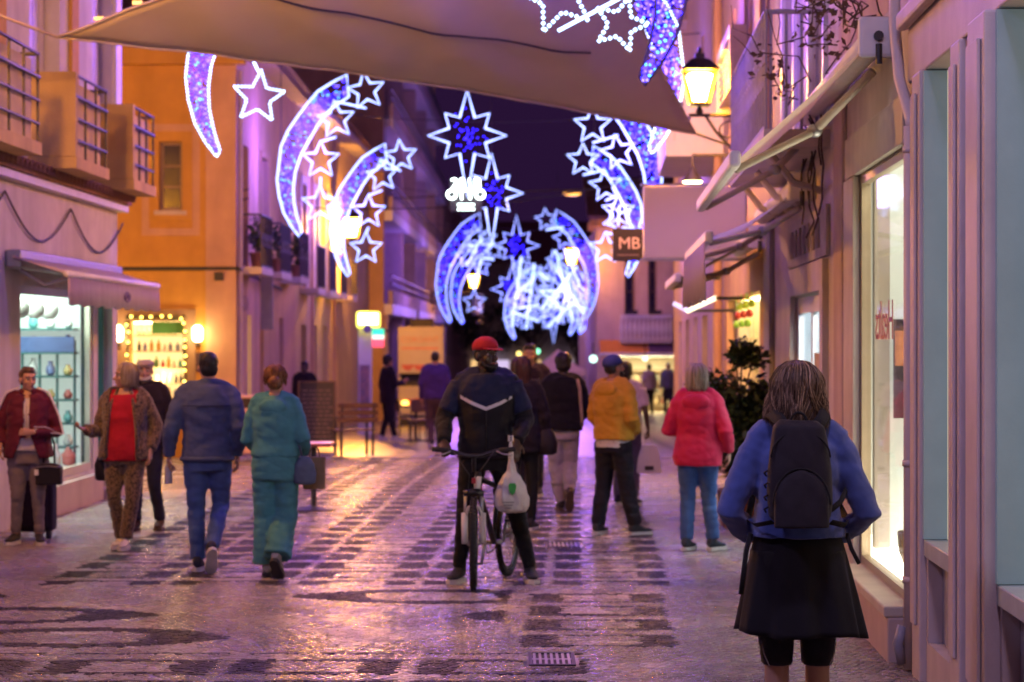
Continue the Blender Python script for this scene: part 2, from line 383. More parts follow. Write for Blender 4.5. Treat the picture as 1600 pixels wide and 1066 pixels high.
def window(parent, fn, a, z, inset=.12, bars=(1, 2), fm=None, gm=None, fw=.06, sill=True, name='window'):
    """frame + panes + muntins set into an opening"""
    fm = fm or M_WHITEP; gm = gm or M_DGLASS
    a0, a1 = a; z0, z1 = z; f = MB(); e = .004
    a0 += e; a1 -= e; z0 += e; z1 -= e
    f.fbox(fn, (a0, a0+fw), (-inset-.06, -inset), (z0, z1)); f.fbox(fn, (a1-fw, a1), (-inset-.06, -inset), (z0, z1))
    f.fbox(fn, (a0+fw, a1-fw), (-inset-.06, -inset), (z0, z0+fw)); f.fbox(fn, (a0+fw, a1-fw), (-inset-.06, -inset), (z1-fw, z1))
    w = part(name, f, fm, parent)
    nx, nzb = bars; ia, iz = a1-a0-2*fw, z1-z0-2*fw
    for i in range(nx+1):
        for j in range(nzb+1):
            p0, p1 = a0+fw+ia*i/(nx+1), a0+fw+ia*(i+1)/(nx+1); q0, q1 = z0+fw+iz*j/(nzb+1), z0+fw+iz*(j+1)/(nzb+1)
            part('pane', MB().fbox(fn, (p0+.008, p1-.008), (-inset-.038, -inset-.03), (q0+.008, q1-.008)), gm, w)
    for i in range(1, nx+1):
        c = a0+fw+ia*i/(nx+1); part('mullion', MB().fbox(fn, (c-.018, c+.018), (-inset-.055, -inset-.004), (z0+fw, z1-fw)), fm, w)
    for j in range(1, nzb+1):
        c = z0+fw+iz*j/(nzb+1); part('glazing_bar', MB().fbox(fn, (a0+fw, a1-fw), (-inset-.052, -inset-.008), (c-.018, c+.018)), fm, w)
    if sill: part('sill', MB().fbox(fn, (a0-.08, a1+.08), (-inset, .07), (z0-.08, z0-.006)), M_CREAM, w)
    return w
def surround(parent, fn, a, z, w=.16, p=.03, m=None, name='window_surround', bottom=True):
    f = MB(); a0, a1 = a; z0, z1 = z
    f.fbox(fn, (a0-w, a0), (.002, p), (z0, z1)); f.fbox(fn, (a1, a1+w), (.002, p), (z0, z1)); f.fbox(fn, (a0-w, a1+w), (.002, p+.01), (z1, z1+w))
    if bottom: f.fbox(fn, (a0-w, a1+w), (.002, p+.01), (z0-w, z0))
    return part(name, f, m or M_CREAM, parent)
def shutters(parent, fn, a, z, o, n, m, name='door_board'):
    for i in range(n):
        w = (a[1]-a[0])/n
        part(name, MB().fbox(fn, (a[0]+i*w+.012, a[0]+(i+1)*w-.012), (o, o+.04), z), m, parent)
def railing(parent, fn, a, o, z, n, hor=3, m=None, r=.014, curl=False):
    """bars between two points along the facade at outward distance o"""
    m = m or M_IRON
    for k in range(hor):
        zz = z[0]+(z[1]-z[0])*k/(hor-1) if hor > 1 else z[1]
        part('rail', MB().tube([fn(a[0], o, zz), fn((a[0]+a[1])/2, o, zz), fn(a[1], o, zz)], r*1.3 if k in (0, hor-1) else r, 6), m, parent)
    for i in range(n):
        y = a[0]+(a[1]-a[0])*i/max(1, n-1)
        part('baluster', MB().tube([fn(y, o, z[0]), fn(y, o, z[1])], r, 6), m, parent)
        if curl and i < n-1:
            c = y+(a[1]-a[0])/(n-1)/2; rr = (a[1]-a[0])/(n-1)*.42
            part('scroll', MB().tube([fn(c+rr*math.cos(t)*(1-t/14), o, z[0]+(z[1]-z[0])*.5+rr*1.6*math.sin(t)*(1-t/14)) for t in [q*.6 for q in range(15)]], r*.8, 5), m, parent)

# ================================================================== LEFT: WHITE TOWNHOUSE WITH SHOP
tl = thing('white_townhouse', 'white plastered townhouse with a lit shop window and three box balconies above', 'building', (XL(24), 24, 0))
Ya, Yb = 10.0, 27.8
SW = (22.75, 26.35, .36, 2.42)      # shop window
SD = (26.62, 27.5, .02, 2.45)       # shop door
wall_with_openings(tl, LW, (Ya, Yb), (-.1, 3.42), .1, [SW, SD], M_WHITEWALL, 'ground_floor_wall')
ups = [(20.0, 21.3), (23.15, 24.55), (26.3, 27.45)]
wall_with_openings(tl, LW, (Ya, Yb), (3.63, 8.2), .3, [(a, b, 3.66, 6.1) for a, b in ups], M_WHITEWALL, 'upper_wall')
part('side_wall', MB().box((-12, XL(Yb)-.302), (Yb-.3, Yb), (-.1, 8.2)), M_WHITEWALL, tl)
part('cornice', MB().fbox(LW, (Ya, Yb+.1), (-.29, .12), (3.424, 3.50)), M_WHITEP, tl)
part('corner_pilaster', MB().fbox(LW, (27.5, Yb+.015), (.003, .05), (3.64, 8.2)), M_WHITEP, tl)
for (y0, y1) in ((21.6, 22.0), (25.0, 25.35)): part('pilaster', MB().fbox(LW, (y0, y1), (.003, .045), (3.64, 8.2)), M_OCHRE, tl)
# a row of half-round roof tiles along the eave
def tile_mesh(r=.09, L=.34):
    mb = MB(); rs = []
    for t in (0, 1):
        ring = []
        for k in range(7):
            a = PI*k/6; ring.append((t*L, r*math.cos(a)*(1-.12*t), r*math.sin(a)*(1-.12*t)))
        for k in range(6, -1, -1):
            a = PI*k/6; ring.append((t*L, (r-.015)*math.cos(a)*(1-.12*t), (r-.015)*math.sin(a)*(1-.12*t)))
        rs.append(ring)
    mb.rings(rs); return to_mesh(mb, 'roof_tile')
TM = tile_mesh(); TM.materials.append(M_TILE)
eave = part('eave', MB().fbox(LW, (Ya, Yb+.1), (-.29, .16), (3.504, 3.545)), M_TILE, tl)
for k in range(44):
    y = 19.4+k*.19
    o = link('roof_tile', TM, None, eave); o.location = LW(y, .25, 3.53)-ORG[tl.name]; o.rotation_euler = (0, R(-8), PI)
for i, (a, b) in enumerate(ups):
    bal = part('balcony', MB().fbox(LW, (a-.1 if i else 19.7, b+.2), (-.28, .5), (3.60, 3.72)).fbox(LW, (a-.1 if i else 19.7, a+.02 if i else 19.82), (.01, .49), (3.725, 4.58)), mat('lamp_yellow_render', (.60,.42,.14), .85, .15, 3, .4, 40, stain=.5), tl)  # neutral render coloured yellow to carry the lamplight
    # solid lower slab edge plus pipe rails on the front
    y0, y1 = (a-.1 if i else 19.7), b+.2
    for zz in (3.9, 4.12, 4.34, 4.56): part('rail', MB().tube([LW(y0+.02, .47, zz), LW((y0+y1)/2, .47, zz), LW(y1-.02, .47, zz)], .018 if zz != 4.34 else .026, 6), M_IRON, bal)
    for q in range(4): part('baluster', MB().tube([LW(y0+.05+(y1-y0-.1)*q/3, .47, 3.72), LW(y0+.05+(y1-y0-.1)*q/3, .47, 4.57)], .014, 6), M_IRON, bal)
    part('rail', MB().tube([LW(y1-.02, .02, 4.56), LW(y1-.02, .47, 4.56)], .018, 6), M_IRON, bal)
    part('infill_panel', MB().fbox(LW, (y0+.1, y1-.1), (.40, .42), (3.74, 4.50)), mat('lamp_yellow_panel', (.60,.44,.15), .7, .15, 3), bal)  # lamplight yellow put into the panel colour too
    d = part('french_door', MB().fbox(LW, (a, b), (-.29, -.2), (3.662, 6.09)), M_DARK, tl)
    shutters(d, LW, (a+.03, b-.03), (3.68, 6.06), -.195, 5, mat('shutter_board', (.50,.47,.50), .5, .1, 3))
# shop window
interior_w = mat('shop_white', (.62,.66,.62), .5, .1, 2)
sw = window(tl, LW, SW[:2], SW[2:], .02, (0, 0), mat('cream_frame', (.55,.52,.42), .45, .1, 4), M_GLASS, .09, False, 'shop_window')
room(tl, LW, (SW[0]-.1, SD[1]+.1), (.3, 2.62), 2.2, interior_w, 'shop_interior', .12)
part('display_plinth', MB().fbox(LW, (SW[0], SW[1]), (-.95, -.14), (.305, .42)), interior_w, tl)
part('sill_step', MB().fbox(LW, (SW[0]-.15, SW[1]+.12), (.003, .1), (-.05, .32)), M_PINKW, tl)
M_TFRAME = mat('teal_frame', (.03,.12,.12), .4)
cab = part('display_cabinet', MB().fbox(LW, (26.28, 26.32), (-1.6, -.14), (.425, 2.5)), emit('cabinet_back', (.80,1.0,.90), .35), tl)
for q in range(6): part('mullion', MB().fbox(LW, (26.06, 26.10), (-.17-q*.2, -.145-q*.2), (.43, 1.86)), M_TFRAME, cab)
for q in range(6): part('shelf', MB().fbox(LW, (26.0, 26.27), (-1.6, -.15), (.62+q*.27, .645+q*.27)), M_TFRAME, cab)
part('blue_beam', MB().fbox(LW, (26.0, 26.04), (-1.6, -.15), (1.72, 1.90)), mat('blue_beam', (.06,.10,.25), .5), cab)
for q in range(6):
    for w_ in range(5):
        o_ = -.25-w_*.2; hh = random.uniform(.10, .2); c_ = LW(26.15, o_, .646+q*.27)
        solo('shelf_ornament', MB().lathe(c_, [(.03,0),(.055,.03),(.05,hh*.6),(.025,hh*.8),(.03,hh)], 10), mat('jar_%d' % ((q+w_) % 6), [(.75,.75,.70),(.15,.45,.45),(.5,.12,.10),(.65,.5,.2),(.2,.25,.5),(.8,.8,.78)][(q+w_) % 6], .35), 'small ornament on the teal cabinet shelves of the white townhouse shop', 'ornament', c_, 'ornaments on the teal cabinet', True)
dr = part('shop_door', MB().fbox(LW, (26.66, 26.74), (-.2, -.1), (.06, 2.42)).fbox(LW, (27.40, 27.47), (-.2, -.1), (.06, 2.42)), M_TFRAME, tl)
part('pane', MB().fbox(LW, (26.75, 27.39), (-.16, -.15), (.08, 2.4)), M_GLASS, dr)
part('door_step', MB().fbox(LW, (26.5, 27.6), (.003, .22), (-.05, .12)), M_PINKW, tl)
lp = part('ceiling_lamp', MB().fbox(LW, (23.4, 26.0), (-.9, -.2), (2.56, 2.6)), emit('shop_tube', (.80,1.0,.88), 12.0), tl)
# goods standing in the window
gcols = [(.75,.75,.70), (.15,.45,.45), (.5,.12,.10), (.65,.5,.2), (.2,.25,.5), (.8,.8,.78)]
for q in range(9):
    y = 23.0+q*.38; zb = .425; hh = random.uniform(.16, .34)
    c = gcols[q % 6]
    solo('display_jar', MB().lathe(LW(y, -.22-.12*(q % 2), zb), [(.05,0),(.075,.03),(.08,hh*.6),(.04,hh*.8),(.045,hh)], 12), mat('jar_%d' % (q % 6), c, .35), 'small ornamental jar standing in the white townhouse shop window', 'jar', LW(y, -.22-.12*(q % 2), zb), 'jars in the shop window', True)
for q in range(4):
    y = 23.3+q*.7; r_ = .11
    solo('hanging_globe', MB().ell(LW(y, -.3, 2.2), (r_,r_,r_*1.05)).tube([LW(y,-.3,2.33), LW(y,-.3,2.58)], .008, 5), mat('milk_glass', (.75,.76,.72), .25), 'pale glass globe hanging in the white townhouse shop window', 'globe', LW(y, -.3, 2.2), 'globes in the shop window', True)
# slack cable along the wall
cb = [LW(19+9*t, .03, 3.3-.42*math.sin(PI*((t*3) % 1))) for t in [k/36 for k in range(37)]]
solo('wall_cable', MB().tube(cb, .011, 5), M_CABLE, 'thin black cable drooping in loops along the white townhouse wall', 'cable', LW(22, .03, 3))
# awning, half rolled
aw = thing('shop_awning', 'pale pink half-rolled awning over the shop window of the white townhouse', 'awning', LW(24.5, 0, 2.6))
part('casing', MB().fbox(LW, (22.1, 27.3), (.003, .16), (2.56, 2.74)), M_GREYM, aw, bevel=.02)
part('canopy', MB().hexa([LW(y, o, z+dz) for y in (22.0, 27.0) for (o, z) in ((.10, 2.66), (.62, 2.50)) for dz in (0, .02)]), M_CANVASP, aw)
part('front_bar', MB().tube([LW(21.98, .63, 2.5), LW(24.5, .63, 2.5), LW(27.02, .63, 2.5)], .035, 10), M_WHITEP, aw, True)
vl = MB(); n = 60
for k in range(n+1):
    y = 22.0+5.0*k/n; wv = .012*math.sin(k*1.9)
    vl.v += [tuple(LW(y, .635+wv, 2.48)), tuple(LW(y, .64+wv*2, 2.20-.012*math.sin(k*.9)))]
vl.f = [(2*k, 2*k+2, 2*k+3, 2*k+1) for k in range(n)]
v = part('valance', vl, M_CANVASP, aw, True); md = v.modifiers.new('thick', 'SOLIDIFY'); md.thickness = .004
part('logo', MB().tube([LW(24.9+.16*math.cos(t), .668, 2.33+.05*math.sin(t)) for t in [q*.5 for q in range(13)]], .008, 4).tube([LW(24.83, .668, 2.31), LW(24.9, .668, 2.36), LW(24.97, .668, 2.31)], .008, 4), mat('logo_purple', (.15,.07,.25), .6), aw)
for y in (22.3, 26.7): part('arm', MB().tube([LW(y, .1, 2.55), LW(y, .35, 2.40), LW(y, .6, 2.48)], .02, 6), M_GREYM, aw)

# ================================================================== LEFT: OCHRE CORNER BUILDING
YO = 38.0; XO = XL(YO)
def OF(x, o, z): return Vector((x, YO-o, z))       # its wall that faces the camera: X, outwards, up
to = thing('ochre_corner_house', 'ochre corner house with a sash window and a glowing perfume shelf shop', 'building', (XO, YO, 0))
pxX = lambda px, Y=YO: (px-800)/FPX*Y
SH = (pxX(203), pxX(287), .62, 2.18); WN = (pxX(249), pxX(285), 4.03, 5.18)
wall_with_openings(to, OF, (-13, XO), (-.3, 6.75), .3, [SH, WN], M_OCHRE, 'side_wall')
window(to, OF, WN[:2], WN[2:], .1, (0, 2), mat('brown_frame', (.22,.15,.10), .5), M_DGLASS, .05)
surround(to, OF, WN[:2], WN[2:], .17, .035, M_OCHRE)
surround(to, OF, (WN[0]-.17, WN[1]+.17), (WN[2]-.3, WN[3]+.17), .12, .02, M_PEACH, 'outer_surround')
part('corner_pilaster', MB().fbox(OF, (pxX(322), XO+.03), (.003, .05), (-.3, 6.7)), M_PEACH, to)
surround(to, OF, SH[:2], SH[2:], .2, .04, mat('brown_stone', (.28,.18,.10), .7, .2, 3, .3, 40), 'shop_surround')
wall_with_openings(to, LW, (YO+.002, 47.0), (-.5, 6.75), .3, [(39.6, 40.1, .1, 2.3), (41.3, 41.8, .05, 2.3), (44.2, 44.8, .05, 2.3), (38.6, 39.5, 3.15, 5.2), (41.4, 42.3, 3.15, 5.2), (44.5, 45.4, 3.15, 5.2)], M_PEACH, 'street_wall')
for (a, b) in ((38.6, 39.5), (41.4, 42.3), (44.5, 45.4)):
    window(to, LW, (a, b), (3.15, 5.2), .1, (1, 2), M_WHITEP, M_DGLASS, .06, False, 'french_window')
    surround(to, LW, (a, b), (3.15, 5.2), .12, .03, M_PEACH, bottom=False)
    bl = part('balcony', MB().fbox(LW, (a-.3, b+.3), (.003, .42), (2.98, 3.1)), M_CREAM, to)
    railing(bl, LW, (a-.28, b+.28), .4, (3.12, 3.98), 8, 2, M_IRON, .014, True)
    part('rail', MB().tube([LW(a-.28, .02, 3.98), LW(a-.28, .4, 3.98)], .018, 6), M_IRON, bl)
for (a, b, m) in ((39.6, 40.1, emit('pale_doorway', (1.0,.86,.55), .75)), (41.3, 41.8, M_DARK), (44.2, 44.8, M_DARK)):
    d = part('door', MB().fbox(LW, (a+.004, b-.004), (-.24, -.2), (.06, 2.29)), m, to)
    part('handle', MB().tube([LW(a+.08, -.19, 1.0), LW(a+.08, -.15, 1.05), LW(a+.08, -.19, 1.1)], .012, 6), M_GREYM, d)
ev = part('eave', MB().box((-13, XO+.45), (YO-.4, 47.0), (6.752, 6.9)), M_WOOD, to)
part('cornice', MB().fbox(OF, (-13, XO+.2), (.003, .25), (6.45, 6.75)), M_OCHRE, to)
part('roof', MB().add([(-13, YO-.5, 6.905), (XO+.55, YO-.5, 6.905), (XO+.55, 47, 6.905), (-13, 47, 6.905), (-13, YO+3.5, 8.6), (XO-3.4, YO+3.5, 8.6), (XO-3.4, 47, 8.6), (-13, 47, 8.6)], [(0,1,2,3),(0,4,5,1),(1,5,6,2),(4,7,6,5),(0,3,7,4),(2,6,7,3)]), M_TILE, to)
for k in range(26):
    o = link('roof_tile', TM, None, ev); o.location = Vector((-10.2+k*.23, YO-.52, 6.93))-ORG[to.name]; o.rotation_euler = (0, 0, PI/2)
part('cable_run', MB().tube([OF(-13, .06, 3.06), OF(-9, .06, 3.05), OF(XO-.7, .06, 3.06), OF(XO+.07, .06, 3.06), LW(YO+1.5, .06, 3.0), LW(44, .06, 2.85)], .03, 6).fbox(OF, (pxX(336), pxX(350)), (.052, .12), (2.86, 3.0)), M_CABLE, to)
part('downpipe', MB().tube([LW(YO+.25, .06, 0), LW(YO+.25, .06, 3), LW(YO+.25, .06, 6.4)], .045, 8), M_PINKP, to)
# perfume shop: lit niche with glass shelves
room(to, OF, (SH[0], SH[1]), (SH[2], SH[3]), .75, emit('niche_back', (1.0,.70,.28), .75), 'shelf_niche')
part('strip_light', MB().fbox(OF, (SH[0]+.02, SH[1]-.02), (-.40, -.35), (SH[3]-.035, SH[3]-.01)), emit('warm_strip', (1.0,.78,.38), 14), to)
pt = point('niche_light', OF((SH[0]+SH[1])/2, -.36, 1.3), (1.0,.74,.36), 14, .1, to)
shelfz = [.64, .88, 1.12, 1.38, 1.66, 1.93]
for q, z in enumerate(shelfz): part('shelf', MB().fbox(OF, (SH[0]+.003, SH[1]-.003), (-.72, -.36), (z, z+.022)), mat('shelf_pale', (.66,.55,.36), .4), to)
bcols = [(.75,.70,.62), (.10,.35,.36), (.04,.04,.05), (.60,.42,.10), (.55,.10,.10), (.20,.22,.42), (.70,.55,.45), (.12,.30,.12)]
bmesh_ = []
for q, c in enumerate(bcols):
    h = .13+.02*(q % 4)
    mb = MB()
    if q % 2: mb.cbox((0,0,h*.36), (.07,.045,h*.72)); mb.lathe((0,0,h*.72), [(.014,0),(.014,.02),(.018,.02),(.018,h*.28)], 8)
    else: mb.lathe((0,0,0), [(.03,0),(.034,h*.1),(.034,h*.6),(.012,h*.75),(.012,h*.8),(.018,h*.8),(.018,h)], 10)
    me = to_mesh(mb, 'bottle'); me.materials.append(mat('bottle_%d' % q, c, .25, .1)); bmesh_.append(me)
nb = 0
for q, z in enumerate(shelfz):
    if q == 5: continue
    x = SH[0]+.07
    while x < SH[1]-.05:
        o = link('bottle', random.choice(bmesh_), None); o.location = OF(x, -.5+random.uniform(-.05,.05), z+.0225); o.rotation_euler = (0,0,random.uniform(-.4,.4))
        tag(o, 'small perfume bottle on the lit shelves of the ochre corner house', 'bottle', 'bottles on the perfume shelves'); x += random.uniform(.085, .12); nb += 1
for k in range(8):
    o = link('bottle', bmesh_[0], None); o.location = OF(SH[0]+.08+k*.085, -.45, shelfz[5]+.0225); tag(o, 'small perfume bottle on the lit shelves of the ochre corner house', 'bottle', 'bottles on the perfume shelves')
gl = thing('garland', 'green garland with yellow bulbs framing the perfume shelf shop', 'garland', OF((SH[0]+SH[1])/2, .05, 2.2))
lf = MB(); path = [OF(SH[0]-.03, .07, .7), OF(SH[0]-.03, .07, 2.24), OF(SH[1]+.03, .07, 2.24), OF(SH[1]+.03, .07, .7)]
bulbs = []
for i in range(3):
    for k in range(150):
        p = path[i].lerp(path[i+1], random.random())+Vector((random.gauss(0,.022), random.gauss(0,.015), random.gauss(0,.022)))
        d = Vector((random.gauss(0,1), random.gauss(0,1), random.gauss(0,1))).normalized(); e = d.cross(Vector((.3,.5,.8))).normalized()
        lf.add([p-e*.012, p+d*.045, p+e*.012, p-d*.03], [(0,1,2),(0,2,3)])
    for k in range((9, 6, 11)[i]):
        bulbs.append(path[i].lerp(path[i+1], (k+.5)/(9, 6, 11)[i])+Vector((random.gauss(0,.015), -.03, random.gauss(0,.02))))
part('foliage', lf, MATS['leaf_green'], gl)
for p in bulbs: part('bulb', MB().ell(p, (.022,)*3, 8, 6), emit('yellow_bulb', (1.0,.70,.10), 5), gl, True)
part('green_panel', MB().fbox(OF, (SH[0]+.35, SH[1]-.01), (-.1, -.08), (1.97, 2.17)), mat('green_board', (.05,.25,.06), .6), gl)
wl = thing('wall_lantern', 'small lit wall lamp beside the perfume shelf shop', 'lamp', OF(pxX(310), .08, 1.95))
part('shade', MB().lathe(OF(pxX(310), .1, 1.84), [(.05,0),(.085,.04),(.09,.22),(.04,.27)], 12), emit('warm_shade', (1.0,.72,.36), 9), wl, True)
part('bracket', MB().fbox(OF, (pxX(310)-.03, pxX(310)+.03), (.003, .1), (1.76, 1.83)), M_DARKM, wl)
point('wall_lantern_light', OF(pxX(310), .28, 1.95), (1.0,.62,.26), 9, .06, wl)
solo('menu_plaque', MB().fbox(OF, (pxX(302), pxX(318)), (.003, .03), (1.35, 1.66)), mat('plaque_dark', (.05,.02,.03), .5), 'dark plaque under the small wall lamp on the ochre house', 'plaque', OF(pxX(310), 0, 1.5))
wl2 = thing('wall_lantern', 'small lit wall lamp between the perfume shop and the white townhouse', 'lamp', OF(pxX(186), .08, 1.95))
part('shade', MB().lathe(OF(pxX(186), .1, 1.84), [(.05,0),(.085,.04),(.09,.22),(.04,.27)], 12), MATS['warm_shade'], wl2, True)
part('bracket', MB().fbox(OF, (pxX(186)-.03, pxX(186)+.03), (.003, .1), (1.76, 1.83)), M_DARKM, wl2)
point('wall_lantern_light', OF(pxX(186), .28, 1.95), (1.0,.62,.26), 9, .06, wl2)
# plates on the street wall
solo('oval_sign', MB().prism([LW(39.0+.38*math.cos(t), .02, 2.5+.13*math.sin(t)) for t in [2*PI*k/20 for k in range(20)]], (.03,0,0)), mat('sign_brown', (.25,.13,.07), .5), 'brown oval sign on the peach wall by the pale doorway', 'sign', LW(39, 0, 2.5))
solo('hanging_sign', MB().box((XL(40.6)+.1, XL(40.6)+.32), (40.58, 40.62), (2.05, 3.0)).tube([LW(40.6,0,3.02), LW(40.6,.34,3.02)], .012, 5), mat('sign_blue', (.22,.22,.34), .5), 'narrow vertical blue-grey sign on the peach wall', 'sign', LW(40.6, 0, 2.5))

# ================================================================== LEFT: YELLOW HOUSE AND MODERN BLOCK
ty = thing('yellow_house', 'yellow plastered house glowing under the street lantern', 'building', (XL(52), 52, 0))
dops = [(48.0, 49.0, .0, 2.2), (50.2, 51.2, 0, 2.2), (52.6, 53.6, 0, 2.2), (55, 56, 0, 2.2)]
wops = [(48.0, 48.9, 3.0, 5.2), (50.6, 51.5, 3.0, 5.2), (53.2, 54.1, 3.0, 5.2), (55.9, 56.8, 3.0, 5.2)]
wall_with_openings(ty, LW, (47.002, 66), (-.6, 6.75), .3, dops+wops, M_YELLOWW, 'street_wall')
for o in wops:
    window(ty, LW, o[:2], o[2:], .1, (1, 2), M_WHITEP, M_DGLASS, .06, False, 'french_window')
    surround(ty, LW, o[:2], o[2:], .14, .03, M_WHITEP, bottom=False)
    bl = part('balcony', MB().fbox(LW, (o[0]-.3, o[1]+.3), (.003, .4), (2.84, 2.96)), M_CREAM, ty)
    railing(bl, LW, (o[0]-.28, o[1]+.28), .38, (2.98, 3.85), 7, 2, M_IRON)
for o in dops:
    part('door', MB().fbox(LW, (o[0]+.004, o[1]-.004), (-.24, -.2), (-.55, 2.19)), mat('door_dark', (.10,.07,.08), .5), ty)
part('eave', MB().fbox(LW, (47.01, 66), (-3, .45), (6.752, 6.9)), mat('eave_white', (.5,.45,.48), .7), ty)
part('roof', MB().hexa([LW(y, o, z+d) for y in (47.01, 66) for (o, z) in ((.55, 6.905), (-3.5, 8.5)) for d in (0, .08)]), M_TILE, ty)
for y in (50.0, 55.0): part('pilaster', MB().fbox(LW, (y-.12, y+.12), (.003, .05), (-.6, 6.7)), M_PEACH, ty)

YM = 66.0
def MW(Y, o, z): return Vector((-3.71+(Y-66)*.012+o, Y, z))
tm = thing('apartment_block', 'modern apartment block with deep loggias and white parapet bands', 'building', (-3.71, 66, -.4))
part('end_wall', MB().box((-9, -3.71), (YM-.25, YM), (-1, 16)), M_PEACH, tm)
part('back_wall', MB().fbox(MW, (YM, 104), (-1.5, -1.3), (-1.2, 16)), mat('loggia_wall', (.22,.17,.18), .8, .2, 2), tm)
for k in range(5):
    z = 3.1+2.72*k-.2
    part('floor_slab', MB().fbox(MW, (YM+.002, 104), (-1.298, .25), (z-.28, z+.02)), M_WHITEP, tm)
    par = part('parapet', MB().fbox(MW, (YM+.002, 104), (.12, .25), (z+.022, z+.42)), M_PINKW, tm)
    for zz in (.62, .85): part('rail', MB().tube([MW(YM+.1, .2, z+zz), MW(85, .2, z+zz), MW(104, .2, z+zz)], .03, 6), M_IRON, par)
    for y in (73.5, 81, 88.5, 96):
        part('partition', MB().fbox(MW, (y-.1, y+.1), (-1.298, .1), (z+.022, z+2.42)), M_PINKW, tm)
    for y in (68, 71, 75.5, 78.5, 83, 86, 91, 94, 99):
        w = part('window', MB().fbox(MW, (y-.9, y+.9), (-1.296, -1.24), (z+.05, z+2.1)), mat('window_frame_pale', (.5,.45,.45), .5), tm)
        for s in (-1, 1): part('pane', MB().fbox(MW, (y+s*.44-.4, y+s*.44+.4), (-1.238, -1.225), (z+.12, z+2.03)), M_DGLASS, w)
for y in (66.3, 74, 82, 90, 98): part('column', MB().fbox(MW, (y-.2, y+.2), (-.3, .1), (-1.2, 2.6)), M_PINKW, tm)
for y in (70, 78, 86): part('shop_window', MB().fbox(MW, (y-2.8, y+2.8), (-1.29, -1.2), (-.4, 2.2)), M_DGLASS, tm)
# far houses closing the left side
tf = thing('far_townhouse', 'distant orange-lit townhouse past the apartment block', 'building', (-3.2, 108, -1))
def FW(Y, o, z): return Vector((-3.2+(Y-106)*.012+o, Y, z))
ops = [(110+q*5, 111.6+q*5, z0, z0+2) for q in range(6) for z0 in (-.9, 2.6, 5.6)]
wall_with_openings(tf, FW, (106, 150), (-2, 9), .4, ops, M_PEACH, 'street_wall')
part('end_wall', MB().box((-10, -3.2), (105.6, 105.998), (-2, 9)), M_PEACH, tf)
for o in ops: part('window', MB().fbox(FW, (o[0]+.01, o[1]-.01), (-.3, -.2), (o[2]+.01, o[3]-.01)), M_DGLASS, tf)
# ================================================================== RIGHT: NEAR SHOP FRONTS
tr = thing('teal_shopfront', 'mauve-framed shopfront with teal panels nearest the camera', 'building', (XR(11), 11, 0))
M_JAMB = mat('cream_jamb', (.66,.58,.42), .5, .08, 4)
part('wall', MB().fbox(RW, (5.5, 13.05), (-.5, -.3), (-.1, 7)), M_CONC, tr)
part('fascia', MB().fbox(RW, (5.5, 13.0), (-.29, .03), (3.32, 4.1)), M_PINKP, tr, bevel=.01)
part('fascia_moulding', MB().fbox(RW, (5.5, 13.0), (.033, .10), (3.62, 3.72)), M_PINKP, tr, bevel=.02)
part('upper_wall', MB().fbox(RW, (5.5, 13.0), (-.29, -.02), (4.102, 7)), M_PINKW, tr)
for (a, b, o) in ((12.33, 12.62, .06), (11.02, 11.30, .05), (10.06, 10.52, .09), (8.2, 8.6, .08)):
    pl = part('pilaster', MB().fbox(RW, (a, b), (-.288, o), (-.05, 3.318)), M_PINKP, tr, bevel=.012)
    part('pilaster_fillet', MB().fbox(RW, (a+.07, b-.07), (o+.002, o+.02), (.3, 3.2)), M_PINKP, pl, bevel=.006)
part('gap_strip', MB().fbox(RW, (10.55, 10.66), (-.28, .0), (-.05, 3.3)), mat('lit_gap_orange', (.55,.33,.10), .6), tr)  # gap between the posts, its orange light put into the colour
for z in (.45, 1.25, 2.15, 2.75): part('strip_clip', MB().fbox(RW, (10.56, 10.65), (.002, .012), (z, z+.03)), M_DARKM, tr)
part('slim_post', MB().fbox(RW, (10.68, 10.98), (-.28, .02), (-.05, 3.318)), mat('plum_paint', (.36,.26,.36), .5, .15, 4), tr, bevel=.01)
M_LITGLASS = emit('frosted_lit_glass', (1.0,.86,.58), .22)
for (a, b) in ((11.304, 12.326), (8.61, 10.055)):
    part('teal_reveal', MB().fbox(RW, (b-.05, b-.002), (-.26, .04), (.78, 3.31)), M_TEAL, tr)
    part('frosted_pane', MB().fbox(RW, (a, b-.052), (-.285, -.085), (.78, 3.31)), M_LITGLASS, tr)
    part('ledge', MB().fbox(RW, (a, b), (-.284, .035), (.68, .775)), mat('teal_pale', (.40,.46,.46), .4), tr, bevel=.008)
    kp = part('kick_panel', MB().fbox(RW, (a, b), (-.285, -.06), (-.04, .675)), mat('kick_grey', (.40,.38,.42), .5), tr)
    part('kick_rail', MB().fbox(RW, (a, b), (-.059, .02), (-.04, .22)).fbox(RW, (b-.06, b), (-.059, .02), (.222, .672)), M_PINKP, kp)
dp = thing('downpipe', 'mauve downpipe running up between the two nearest shops', 'pipe', RW(12.70, .05, 0))
part('lower_pipe', MB().tube([RW(12.70, .05, .02), RW(12.70, .05, 1.4), RW(12.70, .05, 3.05)], .045, 14), M_PINKP, dp, True)
part('upper_pipe', MB().tube([RW(12.70, .05, 3.052), RW(12.75, .05, 3.1), RW(13.0, .08, 3.35), RW(13.2, .08, 3.7), RW(13.4, .05, 4.2)], .034, 10), M_PINKP, dp, True)
for z in (.5, 1.15, 2.9): part('collar', MB().tube([RW(12.70, .05, z), RW(12.70, .05, z+.035)], .052, 14), M_PINKP, dp, True)
part('shoe', MB().tube([RW(12.70, .10, .05), RW(12.70, .125, .16), RW(12.70, .10, .26)], .03, 8), mat('blue_grey', (.25,.25,.32), .5), dp, True)

